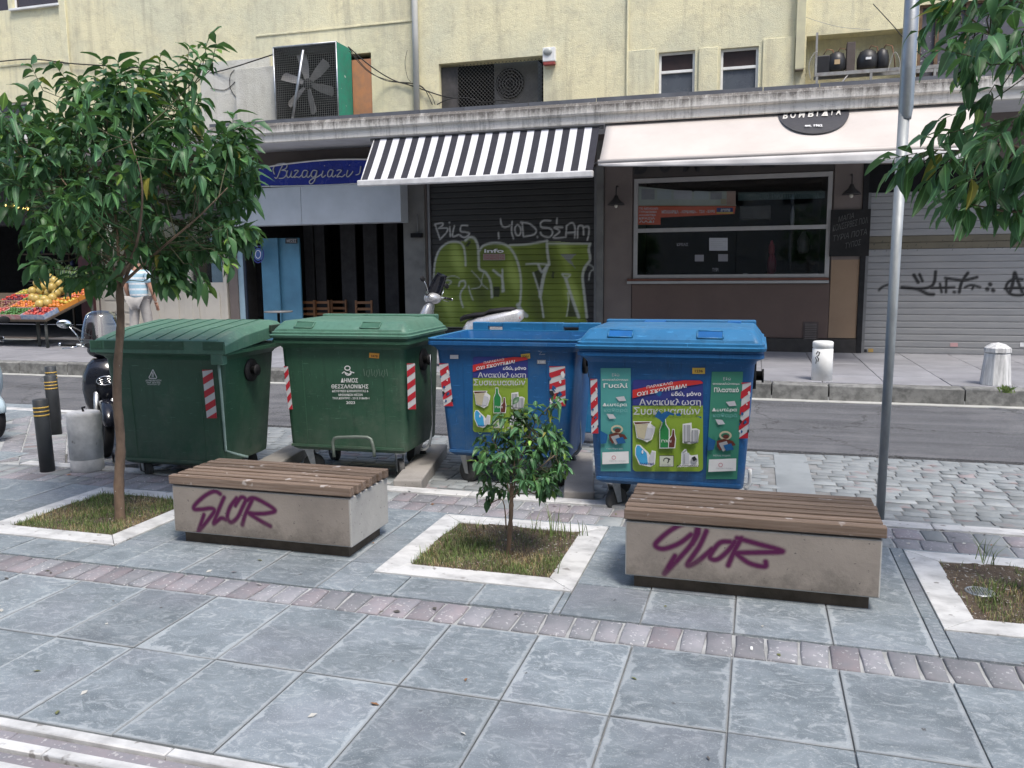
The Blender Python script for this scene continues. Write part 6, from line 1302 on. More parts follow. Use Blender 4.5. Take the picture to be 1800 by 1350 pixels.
    mb = MB(); mb.box(-.92, -.86, -.07, .07, .72, .79, ink('tail_red', (.35,.02,.02))); mb.build('tail_light', t, local=True, bevel=.01)
    mb = MB(); mb.tube([(-.20, -.14, .22), (-.45, -.17, .24), (-.85, -.19, .36)], [.03,.05,.05], METAL, 12); mb.build('exhaust', t, local=True)
    mb = MB(); mb.box(-.62, -.12, .06, .14, .16, .34, GREY); mb.build('engine_case', t, local=True, bevel=.03)
    # head: cowl, headlight, bars, mirrors
    mb = MB(); mb.ball(S @ Vector((.44, 0, 1.02)), (.12, .15, .085), main, 16, 10, S.to_3x3()); mb.build('handlebar_cowl', t, local=True)
    mb = MB(); mb.ball(S @ Vector((.535 if not emblem else .50, 0, 1.02 if not emblem else 1.0)), (.05, .075, .06) if not emblem else (.04, .05, .035), M_('headlight_glass', (.55,.58,.6), rough=.08), 14, 8, S.to_3x3()); mb.build('headlight', t, local=True)
    for s in (-1, 1):
        mb = MB(); mb.tube([S @ Vector((.44, s*.08, 1.04)), S @ Vector((.40, s*.22, 1.06)), S @ Vector((.36, s*.27, 1.06))], .013, METAL, 8); bar = mb.build('handlebar', t, local=True)
        mb = MB(); mb.tube([S @ Vector((.385, s*.235, 1.06)), S @ Vector((.33, s*.36, 1.055))], .018, BLACK, 10); mb.tube([S @ Vector((.33, s*.36, 1.055)), S @ Vector((.322, s*.378, 1.054))], .02, STEEL, 10); o = mb.build('grip', t, local=True); o.parent = bar
        mb = MB(); mb.tube([S @ Vector((.42, s*.22, 1.05)), S @ Vector((.42, s*.29, 1.03)), S @ Vector((.37, s*.355, 1.02))], .006, STEEL, 6); o = mb.build('brake_lever', t, local=True); o.parent = bar
        mb = MB(); mb.tube([S @ Vector((.41, s*.19, 1.07)), S @ Vector((.41, s*.24, 1.16)), S @ Vector((.42, s*.31, 1.24))], .006, STEEL, 6); st_ = mb.build('mirror_stem', t, local=True)
        mb = MB(); mb.ball(S @ Vector((.42, s*.35, 1.26)), (.018, .068, .042), STEEL if emblem else BLACK, 14, 8, S.to_3x3()); o = mb.build('mirror', t, local=True); o.parent = st_
    if screen:
        vs = []; nn_ = 9; mm_ = 6
        for j in range(mm_+1):
            z = 1.05+.36*j/mm_; w_ = .20*(1-.35*(j/mm_)**2.5); x = .52-.16*j/mm_
            for i in range(nn_+1): u = -1+2*i/nn_; vs.append(S @ Vector((x-.07*u*u, w_*u, z-(.03*u*u if j == mm_ else 0))))
        mb = MB(); mb.add(vs, [(j*(nn_+1)+i, j*(nn_+1)+i+1, (j+1)*(nn_+1)+i+1, (j+1)*(nn_+1)+i) for j in range(mm_) for i in range(nn_)], screenmat, True); o = mb.build('windscreen', t, local=True, recalc=False); sl = o.modifiers.new('s', 'SOLIDIFY'); sl.thickness = .003
    mb = MB(); mb.tube([(.05, .1, .28), (.02, .16, .02)], .012, METAL, 6); mb.build('side_stand', t, local=True)
    return t
SCREEN = glass_mat('screen_plastic', (.62,.66,.68), .9)
BKP = M_('gloss_black', (.012,.014,.022), (.01,.011,.016), rough=.12, bump=0); SIL = M_('silver_paint', (.52,.52,.53), (.46,.46,.47), rough=.25, metal=.4, bump=0); LBL = M_('ice_blue_paint', (.45,.56,.62), rough=.25, bump=0); REDP = M_('red_paint', (.42,.05,.02), (.35,.04,.02), rough=.3, bump=0); WHP = M_('white_gloss', (.7,.7,.72), rough=.2, bump=0)
scooter((-6.37, 7.12, -.02), math.radians(-58), 'black scooter with a windscreen and oval grille behind the white stone cylinder', BKP, BKP, steer=math.radians(20), R=.265, emblem=True, screenmat=SCREEN)
scooter((-4.62, 12.75, .188), math.radians(184), 'silver and black scooter parked by the graffitied roller shutter', SIL, SIL, steer=math.radians(-15), screen=True, R=.24, screenmat=BKP, sc=1.09)
scooter((-8.45, 7.15, 0), math.radians(-25), 'pale blue and red scooter cut by the left edge of the photo', LBL, REDP, steer=math.radians(10), screen=True, R=.24, screenmat=BKP)

# ------------------------------------------------------------------ person
def skin(name, par, V, E_, Rr, mat, sub=2, rootv=0):
    me = bpy.data.meshes.new(name); me.from_pydata(V, E_, []); me.materials.append(mat)
    o = bpy.data.objects.new(name, me); COL.objects.link(o); o.parent = par; MW[o.name] = MW[par.name]
    sk = o.modifiers.new('skin', 'SKIN'); sk.use_smooth_shade = True
    lay = me.skin_vertices[0] if me.skin_vertices else None
    if lay is None:
        bm = bmesh.new(); bm.from_mesh(me); bm.verts.layers.skin.verify(); bm.to_mesh(me); bm.free(); lay = me.skin_vertices[0]
    for i, r in enumerate(Rr):
        lay.data[i].radius = (r if isinstance(r, tuple) else (r, r)); lay.data[i].use_root = (i == rootv)
    ss = o.modifiers.new('sub', 'SUBSURF'); ss.levels = sub; ss.render_levels = sub
    return o
SKN = M_('skin', (.42,.24,.17), (.38,.21,.15), rough=.6, bump=.05); HAIR = M_('hair_grey', (.20,.19,.18), (.12,.11,.11), scale=40, rough=.8)
n = N('plaid_shirt', .85); X_, Y_, Z_ = n.sep()
st1 = n.ramp(n.math('SINE', n.math('MULTIPLY', Z_, 62)), .35, .6); st2 = n.ramp(n.math('SINE', n.math('MULTIPLY', X_, 75)), .5, .7)
col = n.mix(st1, (.34,.52,.62), (.72,.74,.76)); col = n.mix(n.math('MULTIPLY', st2, .35), col, (.40,.55,.66)); n.color(col); SHIRT = n.mat
TROU = M_('grey_trousers', (.42,.40,.38), (.30,.285,.27), scale=7, rough=.9, bump=.3, bs=20)
pp = PY(247, 560, 14.0)
ps = root('person', (pp.x, 14.0, .19), math.radians(8), 'person seen from behind in a striped light blue shirt and grey trousers', 'person', tilt=Matrix.Scale(1.09, 4))
J = dict(pel=(0,0,.98), sp=(0,.01,1.12), ch=(0,.0,1.30), up=(0,0,1.42), nk=(0,.02,1.53), hd=(.0,.05,1.62), top=(0,.05,1.76), ls=(-.17,0,1.43), rs=(.17,0,1.43), le=(-.24,-.02,1.15), re=(.25,.0,1.15), lw_=(-.25,.12,.92), rw_=(.27,.1,.90), lh=(-.09,0,.92), rh=(.09,0,.92), lk=(-.11,-.03,.52), rk=(.12,.06,.52), la=(-.12,-.12,.10), ra=(.13,.02,.08), lt=(-.13,.02,.035), rt=(.14,.17,.035))
ks = list(J); idx = {k: i for i, k in enumerate(ks)}
Es = [('pel','sp'),('sp','ch'),('ch','up'),('up','nk'),('nk','hd'),('hd','top'),('up','ls'),('up','rs'),('ls','le'),('rs','re'),('le','lw_'),('re','rw_'),('pel','lh'),('pel','rh'),('lh','lk'),('rh','rk'),('lk','la'),('rk','ra'),('la','lt'),('ra','rt')]
RD = dict(pel=.13, sp=.12, ch=.13, up=.09, nk=.055, hd=.09, top=.07, ls=.06, rs=.06, le=.042, re=.042, lw_=.03, rw_=.03, lh=.09, rh=.09, lk=.058, rk=.058, la=.04, ra=.04, lt=.04, rt=.04)
skin('body', ps, [J[k] for k in ks], [(idx[a], idx[b]) for a, b in Es], [RD[k] for k in ks], SKN)
sv = ['sp0','sp','ch','up','ls','rs','lm','rm']; SJ = dict(sp0=(0,.0,.93), sp=J['sp'], ch=J['ch'], up=(0,0,1.44), ls=J['ls'], rs=J['rs'], lm=(-.22,-.01,1.24), rm=(.23,0,1.24)); ix = {k: i for i, k in enumerate(sv)}
skin('shirt', ps, [SJ[k] for k in sv], [(ix[a], ix[b]) for a, b in [('sp0','sp'),('sp','ch'),('ch','up'),('up','ls'),('up','rs'),('ls','lm'),('rs','rm')]], [(.19,.15),(.18,.14),(.19,.145),(.10,.09),.09,.09,.075,.075], SHIRT)
tv = ['p','lh','rh','lk','rk','la','ra']; TJ = dict(p=(0,0,.97), lh=J['lh'], rh=J['rh'], lk=J['lk'], rk=J['rk'], la=(-.12,-.11,.12), ra=(.13,.02,.11)); ix = {k: i for i, k in enumerate(tv)}
skin('trousers', ps, [TJ[k] for k in tv], [(ix[a], ix[b]) for a, b in [('p','lh'),('p','rh'),('lh','lk'),('rh','rk'),('lk','la'),('rk','ra')]], [(.17,.14),.11,.11,.085,.085,.075,.075], TROU)
mb = MB(); mb.ball((0, .035, 1.68), (.092, .10, .10), HAIR, 14, 10); mb.build('hair', ps, local=True)
for s in (-1, 1):
    w_ = J['lw_'] if s < 0 else J['rw_']; V = [w_, (w_[0], w_[1]+.03, w_[2]-.08)]; E2 = [(0, 1)]; R2 = [.028, .03]
    for k in range(4): a = (w_[0]+(k-1.5)*.016, w_[1]+.045, w_[2]-.12); b = (w_[0]+(k-1.5)*.018, w_[1]+.05, w_[2]-.17+.008*abs(k-1.5)); V += [a, b]; E2 += [(1, len(V)-2), (len(V)-2, len(V)-1)]; R2 += [.009, .007]
    V += [(w_[0]-s*.035, w_[1]+.05, w_[2]-.07), (w_[0]-s*.045, w_[1]+.07, w_[2]-.11)]; E2 += [(0, len(V)-2), (len(V)-2, len(V)-1)]; R2 += [.01, .008]
    skin('hand', ps, V, E2, R2, SKN, 1)

# ------------------------------------------------------------------ fruit stall
pn0 = Vector((-15, 14.1, .84)); sn = Vector((0, -.52, 1.5)).normalized(); su = Vector((1, 0, 0)); sv_ = Vector((0, 1.5, .52)).normalized()
SP = lambda u, v, h=0: Vector((u, 14.1, .84))+sv_*v+sn*h
t = root('fruit_stall', (-16.2, 14.7, .188), 0, 'sloping market stall table on dark legs outside the fruit shop', 'stall')
TB = M_('stall_wood', (.10,.075,.055), (.06,.05,.04), scale=8, rough=.8, stretch=(1,4,4))
mb = MB(); c = [SP(-18.2, -.03, -.05), SP(-14.41, -.03, -.05), SP(-14.41, 1.6, -.05), SP(-18.2, 1.6, -.05)]; mb.hull8([p-sn*.04 for p in c], c, TB); mb.build('table_top', t)
for u, v in ((-14.5, .05), (-14.95, .3), (-14.5, 1.45), (-16.1, .05), (-17.4, .05), (-16.1, 1.45), (-17.8, 1.45)): p = SP(u, v, -.09); mb = MB(); mb.tube([(p.x, p.y, .19), p], .03, M_('stall_leg', (.07,.075,.07), rough=.7), 8); mb.build('leg', t)
mb = MB(); mb.tube([SP(-14.5, .25, -.1), (-14.5, 15.4, .35)], .015, GREY, 6); mb.build('strut', t)
CRW = [M_('crate_card', (.42,.30,.20), (.35,.25,.17), rough=.9), M_('crate_orange', (.62,.26,.05), (.52,.2,.04), rough=.7), M_('crate_blue', (.18,.26,.42), (.5,.5,.5), scale=12, rough=.7), M_('crate_pink', (.5,.16,.18), (.5,.45,.4), scale=12, rough=.8)]
FR_ = {k: M_('fruit_'+k, c, vary(c, .72), scale=12, rough=.35, bump=.05, rnd=.1) for k, c in dict(red=(.50,.045,.03), pink=(.52,.13,.10), orange=(.62,.20,.03), yellow=(.58,.42,.06), green=(.05,.16,.03), lime=(.30,.38,.08), brown=(.22,.12,.06), dark=(.12,.02,.04), melon=(.52,.38,.11)).items()}
def crate(u0, u1, v0, v1, mat, lab, fr, r, n_, flab, h=.10):
    c0 = SP((u0+u1)/2, (v0+v1)/2); cr = root('crate', c0, 0, lab, 'crate', 'crates on the fruit stall')
    for a in (((u0, v0), (u1, v0+.012)), ((u0, v1-.012), (u1, v1)), ((u0, v0+.013), (u0+.012, v1-.013)), ((u1-.012, v0+.013), (u1, v1-.013))):
        (p, q), (r_, s) = a; B4 = [SP(p, q, -.045), SP(r_, q, -.045), SP(r_, s, -.045), SP(p, s, -.045)]; mb = MB(); mb.hull8(B4, [x+sn*h for x in B4], mat); mb.build('side', cr)
    mb = MB(); B4 = [SP(u0+.013, v0+.013, -.045), SP(u1-.013, v0+.013, -.045), SP(u1-.013, v1-.013, -.045), SP(u0+.013, v1-.013, -.045)]; mb.hull8(B4, [x+sn*.01 for x in B4], mat); mb.build('bottom', cr)
    mb = MB(); nx_ = max(1, int((u1-u0-.03)/(2*r))); ny_ = max(1, int((v1-v0-.03)/(2*r)))
    for i in range(nx_):
        for j in range(ny_):
            p = SP(u0+.015+r+(u1-u0-.03-2*r)*i/max(nx_-1, 1)+random.uniform(-.01, .01), v0+.015+r+(v1-v0-.03-2*r)*j/max(ny_-1, 1)+random.uniform(-.01, .01), .035+random.uniform(-.01, .03))
            mb.ball(p, (r, r, r*.9), FR_[random.choice(fr)], 8, 5)
    o = mb.build('fruit', None, recalc=False, origin=tuple(c0)); tag(o, flab, 'fruit', kind='stuff')
U = -14.45
crate(U-.62, U, .0, .42, CRW[2], 'blue and white printed crate of red tomatoes at the stall corner', ['red', 'red', 'pink', 'dark'], .036, 0, 'red tomatoes heaped in the printed corner crate')
crate(U-1.25, U-.63, .0, .42, CRW[3], 'pink printed crate of dark green cucumbers at the stall front', ['green', 'green', 'green'], .034, 0, 'dark green cucumbers in the pink printed crate')
crate(U-1.88, U-1.26, .0, .42, CRW[3], 'leftmost printed crate of pink tomatoes at the stall front', ['pink', 'red', 'pink'], .045, 0, 'pink tomatoes in the leftmost front crate')
crate(U-2.5, U-1.89, .0, .42, CRW[0], 'card crate of tomatoes cut by the picture edge', ['red'], .045, 0, 'tomatoes at the picture edge')
crate(U-1.38, U-.78, .44, .82, CRW[0], 'card crate of orange apricots behind the corner tomatoes', ['orange', 'orange', 'pink'], .034, 0, 'orange apricots behind the corner tomatoes')
crate(U-2.0, U-1.40, .44, .82, CRW[0], 'card crate of brown kiwis in the second row', ['brown', 'brown', 'dark'], .034, 0, 'brown kiwis in the second row')
crate(U-2.62, U-2.02, .44, .82, CRW[0], 'card crate of red peaches in the second row', ['red', 'pink'], .036, 0, 'red peaches in the second row')
crate(U-1.38, U-.78, .84, 1.22, CRW[0], 'card crate of green limes in the third row', ['lime', 'green', 'lime'], .03, 0, 'green limes in the third row')
crate(U-2.02, U-1.40, .84, 1.22, CRW[0], 'card crate of dark plums in the third row', ['dark', 'red'], .032, 0, 'dark plums in the third row')
crate(U-1.38, U-.84, 1.24, 1.56, CRW[1], 'crate of oranges at the top of the stall beside the watermelons', ['orange', 'yellow'], .038, 0, 'oranges at the top of the stall')
crate(U-2.02, U-1.40, 1.24, 1.56, CRW[0], 'crate of pale green pears at the top left of the stall', ['lime', 'yellow'], .038, 0, 'pale green pears at the top of the stall')
crate(U-.76, U, .44, 1.02, CRW[1], 'orange edged crate under the melon pile', ['yellow', 'orange'], .05, 0, 'yellow fruit under the melons', .09)
crate(U-.32, U, 1.04, 1.56, CRW[1], 'long orange crate at the right end of the stall', ['orange', 'pink'], .036, 0, 'apricots in the long orange crate')
MEL = FR_['melon']; mel = None; k = 0; mlab = 'yellow melon in the pile in the middle of the stall'
for (px, py) in [(57,512),(72,511),(86,515),(99,516),(64,526),(78,527),(92,524),(105,510),(66,498),(79,503),(91,505),(103,499),(74,491),(87,489),(95,494),(57,524),(84,533),(70,535)]:
    lift = .10+(.14 if py < 508 else 0)+(.08 if py < 495 else 0); p = PPL(px, py, SP(-15, .3)+sn*lift, sn)
    if mel is None: mb = MB(); mb.ball(p, (.098, .098, .108), MEL, 14, 10); mel = tag(mb.build('melon'), mlab, 'melon', 'melons piled on the stall'); mz = MW[mel.name].translation.copy(); dz = p-mz
    else: o = mel.copy(); COL.objects.link(o); o.location = p-dz; o.rotation_euler = (0, 0, random.uniform(0, 6))
nW = N('watermelon_skin', .35); w_ = nW.t.nodes.new('ShaderNodeTexWave'); w_.inputs['Scale'].default_value = 5.5; w_.inputs['Distortion'].default_value = 3; nW.L(nW.raw, w_.inputs[0]); nW.color(nW.mix(nW.ramp(w_.outputs['Fac'], .35, .6), (.02,.05,.015), (.20,.30,.10))); WM = nW.mat; wm = None
for k, (px, py) in enumerate([(62,497),(70,487),(100,489),(110,491),(119,494),(128,497),(92,482),(122,486),(108,483),(133,492)]):
    p = PPL(px, py, SP(-15, .3)+sn*.16, sn)+Vector((0, .25, .05))
    if wm is None: mb = MB(); mb.ball(p, (.12, .12, .19), WM, 16, 10); wm = tag(mb.build('watermelon'), 'striped dark green watermelon in the row behind the melons', 'watermelon', 'watermelons behind the melons'); dz = p-MW[wm.name].translation
    else: o = wm.copy(); COL.objects.link(o); o.location = p-dz
# inside the fruit shop: shelves
t = root('shop_shelf', (-17.4, 18, .19), 0, 'dim shelf rack with small goods inside the dark fruit shop', 'shelf')
for z in (1.9, 2.25, 1.55): mb = MB(); mb.box(-18.6, -16.3, 17.5, 17.9, z, z+.03, M_('dim_shelf', (.14,.11,.09), rough=.8)); mb.build('board', t)
for xx in (-18.6, -17.4, -16.34): mb = MB(); mb.box(xx, xx+.05, 17.91, 17.95, .2, 2.6, TB); mb.build('upright', t)
random.seed(11)
for k in range(9): x = -18.4+k*.23; hh = random.uniform(.1, .22); mb = MB(); mb.lathe([(.05, 0), (.055, hh*.7), (.02, hh*.85), (.02, hh)], (x, 17.65, random.choice([1.58, 1.93, 2.28])), random.choice([I_GREY, I_BROWN, I_BEIGE, ink('dim_blue', (.06,.08,.2))]), 10); tag(mb.build('jar'), 'dim jar on the shelves inside the fruit shop', 'jar', 'jars inside the fruit shop')
# wooden chairs and bench frames in the cafe
CW_ = M_('cafe_wood', (.20,.095,.04), (.14,.065,.03), scale=9, rough=.5, stretch=(1,1,5))
def chair(px, Y, rz, lab):
    p = PY(px, 560, Y); t = root('wooden_chair', (p.x, Y, .19), rz, lab, 'chair', 'stacked wooden chairs in the cafe front')
    mb = MB(); mb.box(-.2, .2, -.2, .2, .43, .46, CW_); mb.build('seat', t, local=True)
    for sx in (-1, 1):
        for sy in (-1, 1): mb = MB(); mb.box(sx*.18-.02, sx*.18+.02, sy*.18-.02, sy*.18+.02, 0, .43 if sy < 0 else .92, CW_); mb.build('leg', t, local=True)
    for z in (.58, .70, .84): mb = MB(); mb.box(-.16, .16, .165, .185, z, z+.055, CW_); mb.build('back_slat', t, local=True)
chair(548, YF+.7, math.pi, 'brown wooden chair at the left of the dark cafe front'); chair(575, YF+.75, math.pi*.97, 'brown wooden chair in the middle of the dark cafe front'); chair(645, YF+.7, math.pi*1.04, 'brown wooden chair by the grey pier in the cafe front'); chair(603, YF+1.0, math.pi, 'brown wooden chair set deeper inside the cafe front')
t = root('cafe_table', (PY(490, 560, YF-.6).x, YF-.6, .19), 0, 'small round dark table before the blue cafe door', 'table'); mb = MB(); mb.lathe([(.001,.70),(.3,.70),(.3,.73),(.001,.73)][::-1], (0,0,0), GREY, 24); mb.build('top', t, local=True); mb = MB(); mb.lathe([(.001,0),(.2,0),(.2,.02),(.03,.04),(.03,.70),(.001,.70)], (0,0,0), BLACK, 16); mb.build('stand', t, local=True)
# weed by the kerb, litter on the paving
def tuft(p, n_, h, lab):
    mb = MB()
    for _ in range(n_):
        a = random.uniform(0, 6.28); l = random.uniform(.2, .9)*h; x, y, z = p; x += random.gauss(0, h*.25); y += random.gauss(0, h*.12); w_ = .004
        mb.add([(x-w_, y, z), (x+w_, y, z), (x+math.cos(a)*l*.5+w_, y+math.sin(a)*l*.5, z+h*.6), (x+math.cos(a)*l, y+math.sin(a)*l, z+h*random.uniform(.6, 1))], [(0,1,2),(0,2,3)], GR[random.choice([0,1])])
    tag(mb.build('weed', recalc=False), lab, 'weed', kind='stuff')
q = PZ(1770, 690, .19); tuft((q.x, q.y, .185), 60, .11, 'green weed growing at the foot of the tapered bollard'); q = PZ(95, 735); tuft((q.x, q.y, 0), 10, .05, 'tiny weeds by the bollards')
p = PZ(411, 1007); mb = MB(); mb.add([(p.x-.02, p.y, .004), (p.x, p.y-.008, .009), (p.x+.022, p.y+.003, .012), (p.x, p.y+.01, .005)], [(0,1,2,3)], ink('leaf_red', (.30,.10,.05))); o = mb.build('dead_leaf', recalc=False); tag(o, 'small red dead leaf lying on the paving before the left bench', 'leaf')
p = PZ(1321, 1141); mb = MB(); mb.box(p.x-.006, p.x+.006, p.y-.016, p.y+.016, .001, .007, WHITE); tag(mb.build('cigarette_end', bevel=.002), 'white cigarette end in a joint of the pink sett band', 'litter')
# ------------------------------------------------------------------ trees
LEAFM = []
for k, (c, c2) in enumerate([((.07,.165,.07), (.042,.115,.05)), ((.09,.205,.068), (.06,.15,.052)), ((.22,.36,.07), (.15,.28,.055)), ((.34,.30,.06), (.24,.25,.05))]):
    n = N('citrus_leaf_%d' % k, .45); X_, Y_, Z_ = n.sep(); col = n.mix(n.noise(9, 3), c, c2); mid = n.ramp(n.math('ABSOLUTE', Y_), .001, .0032); col = n.mix(mid, vary(c, 2.1), col)
    kk = n.math('MULTIPLY_ADD', n.oi.outputs['Random'], .7, .65); hsv = n.t.nodes.new('ShaderNodeHueSaturation'); n.L(col, hsv.inputs['Color']); n.L(kk, hsv.inputs['Value']); n.color(hsv.outputs[0])
    n.b.inputs['Subsurface Weight'].default_value = 0; n.b.inputs['Specular IOR Level'].default_value = .4
    tr = n.t.nodes.new('ShaderNodeBsdfTranslucent'); n.L(n.mix(.5, hsv.outputs[0], (.16,.30,.04)), tr.inputs[0]); ms = n.t.nodes.new('ShaderNodeMixShader'); ms.inputs[0].default_value = .22
    n.L(n.b.outputs[0], ms.inputs[1]); n.L(tr.outputs[0], ms.inputs[2]); n.L(ms.outputs[0], n.t.nodes['Material Output'].inputs[0]); LEAFM.append(n.mat)
def leaf_mesh(L, W_, droop, mat, seed):
    r = random.Random(seed); vs = []; st = [(0, .02), (.18, .55), (.42, 1.0), (.68, .82), (.88, .4), (1, .02)]; tw = r.uniform(-.25, .25)
    for s, w_ in st:
        z = -droop*s*s*L; wv = .0035*math.sin(s*14+seed)
        for q in (-1, 0, 1): vs.append((s*L*(1-.25*droop*s), q*w_*W_/2*math.cos(tw*s), z+abs(q)*w_*W_*.28+q*tw*s*W_*.5+wv*abs(q)))
    fs = [(i*3+j, i*3+j+1, (i+1)*3+j+1, (i+1)*3+j) for i in range(len(st)-1) for j in (0, 1)]
    me = bpy.data.meshes.new('leaf'); me.from_pydata(vs, [], fs); me.materials.append(mat); me.polygons.foreach_set('use_smooth', [True]*len(fs)); return me
BARK = M_('citrus_bark', (.25,.175,.125), (.14,.10,.075), scale=18, rough=.95, bump=.8, bs=50, stretch=(1,1,.5), speck=((.42,.40,.36,1), 24, .68)); TWIG = M_('twig', (.09,.10,.05), (.07,.06,.04), rough=.8)
def tree(label, trunk, trunk_r, forks, shoots, L, W_, per, seed, group=None, cap=280, extra=()):
    random.seed(seed); p0 = Vector(trunk[0]); t = root('citrus_tree', p0, 0, label, 'tree', group)
    mb = MB(); pth = smooth_path(trunk, 5); nn_ = len(pth); mb.tube(pth, [trunk_r[0]+(trunk_r[1]-trunk_r[0])*(i/(nn_-1))**.7+.003*math.sin(i*2.3)*math.sin(i*.7+1) for i in range(nn_)], BARK, 14); mb.build('trunk', t)
    ends = []
    for f in forks:
        mb = MB(); q = smooth_path(f, 5); mb.tube(q, [max(trunk_r[1]*.5*(1-.85*i/(len(q)-1)), .003) for i in range(len(q))], BARK, 8); mb.build('branch', t); ends.append([Vector(x) for x in q])
    lm = [leaf_mesh(L*s, W_*s2, d, LEAFM[m], k) for k, (s, s2, d, m) in enumerate([(1,1,.35,0),(.85,1,.6,0),(1.1,.95,.25,1),(.9,.9,.9,0),(.7,.85,.3,1),(1,1.05,.5,0),(.8,.8,.2,2),(1.05,1,.7,1),(.85,.9,1.1,3),(1.0,.75,1.3,0)])]
    items = []; tw = MB()
    for (c, out, ln) in shoots:
        c = Vector(c); out = Vector(out).normalized(); pts = [q for e in ends for q in e]; near = min(pts, key=lambda q: (q-(c-out*ln*1.2)).length) if pts else p0
        mid = (near+c)/2+Vector((0, 0, -.03)); tip = c+out*ln*.5
        tw.tube([near, mid, c-out*ln*.5, tip], [.004, .0035, .003, .0015], TWIG, 4, caps=False)
        n_ = int(per*random.uniform(.7, 1.3)); a0 = random.uniform(0, 6.28)
        u = out.orthogonal().normalized(); w_ = out.cross(u)
        for k in range(n_):
            s = k/max(n_-1, 1); a = a0+k*2.4; base = c+out*ln*(s-.5); rad = u*math.cos(a)+w_*math.sin(a)
            d = (rad*random.uniform(.7, 1.2)+out*(.15+.9*s)+Vector((0, 0, -.30+random.uniform(-.35, .2)))).normalized()
            zz = Vector((0, 0, 1))+rad*.3+Vector((random.uniform(-.5, .5), random.uniform(-.5, .5), 0)); y = zz.cross(d).normalized(); z = d.cross(y)
            m = Matrix(((d.x, y.x, z.x, base.x), (d.y, y.y, z.y, base.y), (d.z, y.z, z.z, base.z), (0, 0, 0, 1))) @ Matrix.Scale(random.choice([random.uniform(.45, .8), random.uniform(.75, 1.2), random.uniform(.8, 1.15)]), 4)
            items.append((lm[random.choice([0,0,1,2,3,4,5,5,7,7,6] if s > .6 else [0,0,1,1,2,3,5,7,9,9])] if random.random() > .012 else lm[8], m))
    o = tw.build('twigs', t, recalc=False); o['kind'] = 'stuff'
    place_pieces('leaf', t, items, cap=cap, stuffname='inner_leaves')
    return t
def crown(c, r, n, ln, seed, keep=None, up=.25):
    random.seed(seed); out = []
    while len(out) < n:
        p = Vector((random.uniform(-1, 1), random.uniform(-1, 1), random.uniform(-1, 1)))
        if p.length > 1 or (p.length < .45 and random.random() < .7): continue
        q = Vector((c[0]+p.x*r[0], c[1]+p.y*r[1], c[2]+p.z*r[2]))
        if keep and not keep(q, p): continue
        d = Vector((p.x, p.y, p.z*.5+up+random.uniform(-.2, .3))); out.append((q, d if d.length > .05 else Vector((0, 0, 1)), ln*random.uniform(.7, 1.3)))
    return out
tb = PZ(211, 915); Yt = tb.y
# left tree
T3 = lambda px, py, dy=0.0: tuple(PY(px, py, Yt+dy))
def keepL(q, p):
    a = proj(q)
    if a is None: return False
    x, y = a[0], a[1]
    top = 118+25*math.sin(x*.035)+(.0016*(x-230)**2 if x > 360 or x < 70 else 0); bot = 484+26*math.exp(-((x-250)/90)**2)-(0 if x > 60 else (60-x)*1.6)
    if 110 < x < 190 and y < 190: return random.random() < .12       # gap where the wall shows
    if 330 < x < 460 and y < 205: return random.random() < .25
    if x < 60 and y > 400: return random.random() < .15
    return top < y < bot and x < 436 and not (216 < x < 278 and y > 448)
sh = crown((-4.12, Yt, 2.33), (.98, .8, .78), 330, .15, 4, keepL)
for px, py in [(65,125),(60,165),(45,190),(185,118),(178,150),(215,120),(250,120),(280,105),(330,98),(360,85),(375,88),(345,115),(310,125),(140,150),(150,165),(410,215),(425,250),(400,245),(20,200),(15,230),(50,380),(55,440),(290,470),(300,455),(350,470),(190,470),(300,462),(390,440),(400,400),(330,200),(240,180),(225,215)]:
    sh.append((Vector(T3(px, py+12, random.uniform(-.3, .3))), Vector((random.uniform(-.3, .3)+(px-220)*.002, random.uniform(-.3, .3), .8 if py < 260 else -.3)), .17))
forks = [[T3(212,505), T3(180,430,-.1), T3(120,330,-.2), T3(60,260,-.25)], [T3(211,510), T3(205,400,.05), T3(190,280,.1), T3(190,170,.1)], [T3(213,505), T3(250,420,.1), T3(290,300,.15), T3(340,150,.1)], [T3(213,500), T3(280,440,-.2), T3(350,380,-.3), T3(400,330,-.3)], [T3(210,480), T3(160,440,.2), T3(110,400,.4)], [T3(212,490), T3(230,400,.4), T3(260,300,.6), T3(280,220,.55)], [T3(212,490), T3(240,430,-.4), T3(250,330,-.6), T3(230,250,-.6)]]
tree('leafy citrus tree on a slender brown trunk at the left', [tuple(tb-Vector((0,0,.03))), T3(209,850), T3(212,780), T3(206,700), T3(207,640), T3(212,570), T3(210,500)], (.038, .024), forks, sh, .132, .050, 12, 21, 'citrus street trees')
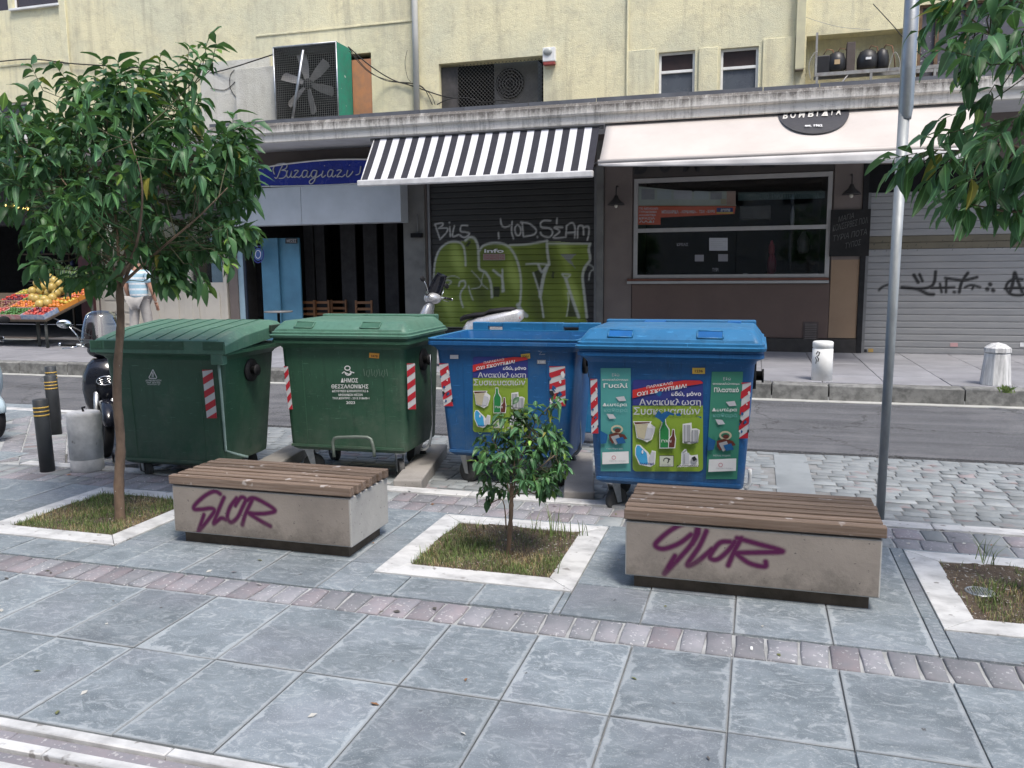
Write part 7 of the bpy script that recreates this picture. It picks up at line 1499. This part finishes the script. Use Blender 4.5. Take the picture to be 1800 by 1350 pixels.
# little tree in the middle pit
tb = PZ(893, 975); Yt = tb.y
def keepS(q, p):
    a = proj(q); return a is not None and 838 < a[0] < 992 and 712 < a[1] < 862
sh = crown((-1.35, Yt, .62), (.26, .24, .30), 90, .065, 8, keepS)
for px, py in [(968,705),(980,700),(940,715),(905,735),(870,750),(850,765),(850,850),(862,862),(950,852),(985,780),(990,810),(848,800)]: sh.append((Vector(T3(px, py+8, random.uniform(-.1, .1))), Vector(((px-900)*.01, random.uniform(-.3, .3), .9 if py < 770 else -.8)), .07))
forks = [[T3(897,880), T3(885,820,-.05), T3(865,770,-.08)], [T3(899,875), T3(915,810,.05), T3(940,745,.05), T3(968,712,.05)], [T3(898,870), T3(905,800,.08), T3(900,745,.1)], [T3(898,880), T3(930,840,-.08), T3(975,800,-.1)], [T3(890,930), T3(884,880,-.03), T3(862,885,-.06)]]
tree('knee-high young citrus tree standing before the blue bins', [tuple(tb-Vector((0,0,.02))), T3(897,925), T3(899,880), T3(899,850)], (.018, .011), forks, sh, .074, .034, 8, 31, 'citrus street trees', cap=280)
# right tree
Yt = 4.75; tb = Vector((1.52, 4.86, 0))
def keepR(q, p):
    a = proj(q)
    if a is None or a[2] < 3.2: return False
    x, y = a[0], a[1]; lim = 1668 if y < 110 else (1700 if y < 210 else (1668 if y < 330 else 1705))
    return x > lim and y < 368
sh = crown((1.62, 4.7, 2.75), (1.0, .8, .95), 160, .17, 14, keepR, up=-.1)
for px, py, dx_, dz_ in [(1585,275,-1,-.2),(1600,285,-.8,-.6),(1655,270,-1,0),(1640,40,-.6,-.3),(1665,20,-.5,.2),(1690,60,-.5,-.3),(1700,105,-.3,-1),(1715,120,-.2,-1),(1680,200,-.6,-.2),(1665,235,-.8,-.2),(1672,350,-.2,-1),(1700,355,0,-1),(1740,360,0,-1),(1785,365,.2,-1),(1745,20,0,.3),(1780,60,0,0),(1735,170,-.3,-.5),(1690,330,-.6,-.6),(1650,300,-.6,-.7)]: sh.append((Vector(T3(px, py, random.uniform(-.2, .2))), Vector((dx_, random.uniform(-.3, .3), dz_)), .15))
forks = [[(1.52,4.86,1.6), (1.45,4.8,2.0), T3(1790,260), T3(1700,265), T3(1625,262)], [(1.52,4.86,1.6), (1.45,4.8,2.3), T3(1790,110), T3(1740,60), T3(1690,20)], [(1.52,4.86,1.6), (1.55,4.8,2.5), (1.5,4.8,3.4)], [(1.52,4.86,1.6), (1.4,4.6,1.95), T3(1760,370), T3(1710,360)], [(1.52,4.86,1.6), (1.9,5.0,2.4), (2.2,5.1,3.0)]]
tree('citrus tree reaching into the picture from the right edge', [(1.52,4.86,-.03), (1.54,4.86,.6), (1.50,4.86,1.1), (1.52,4.86,1.65)], (.04, .028), forks, sh, .150, .056, 9, 41, 'citrus street trees', cap=280)
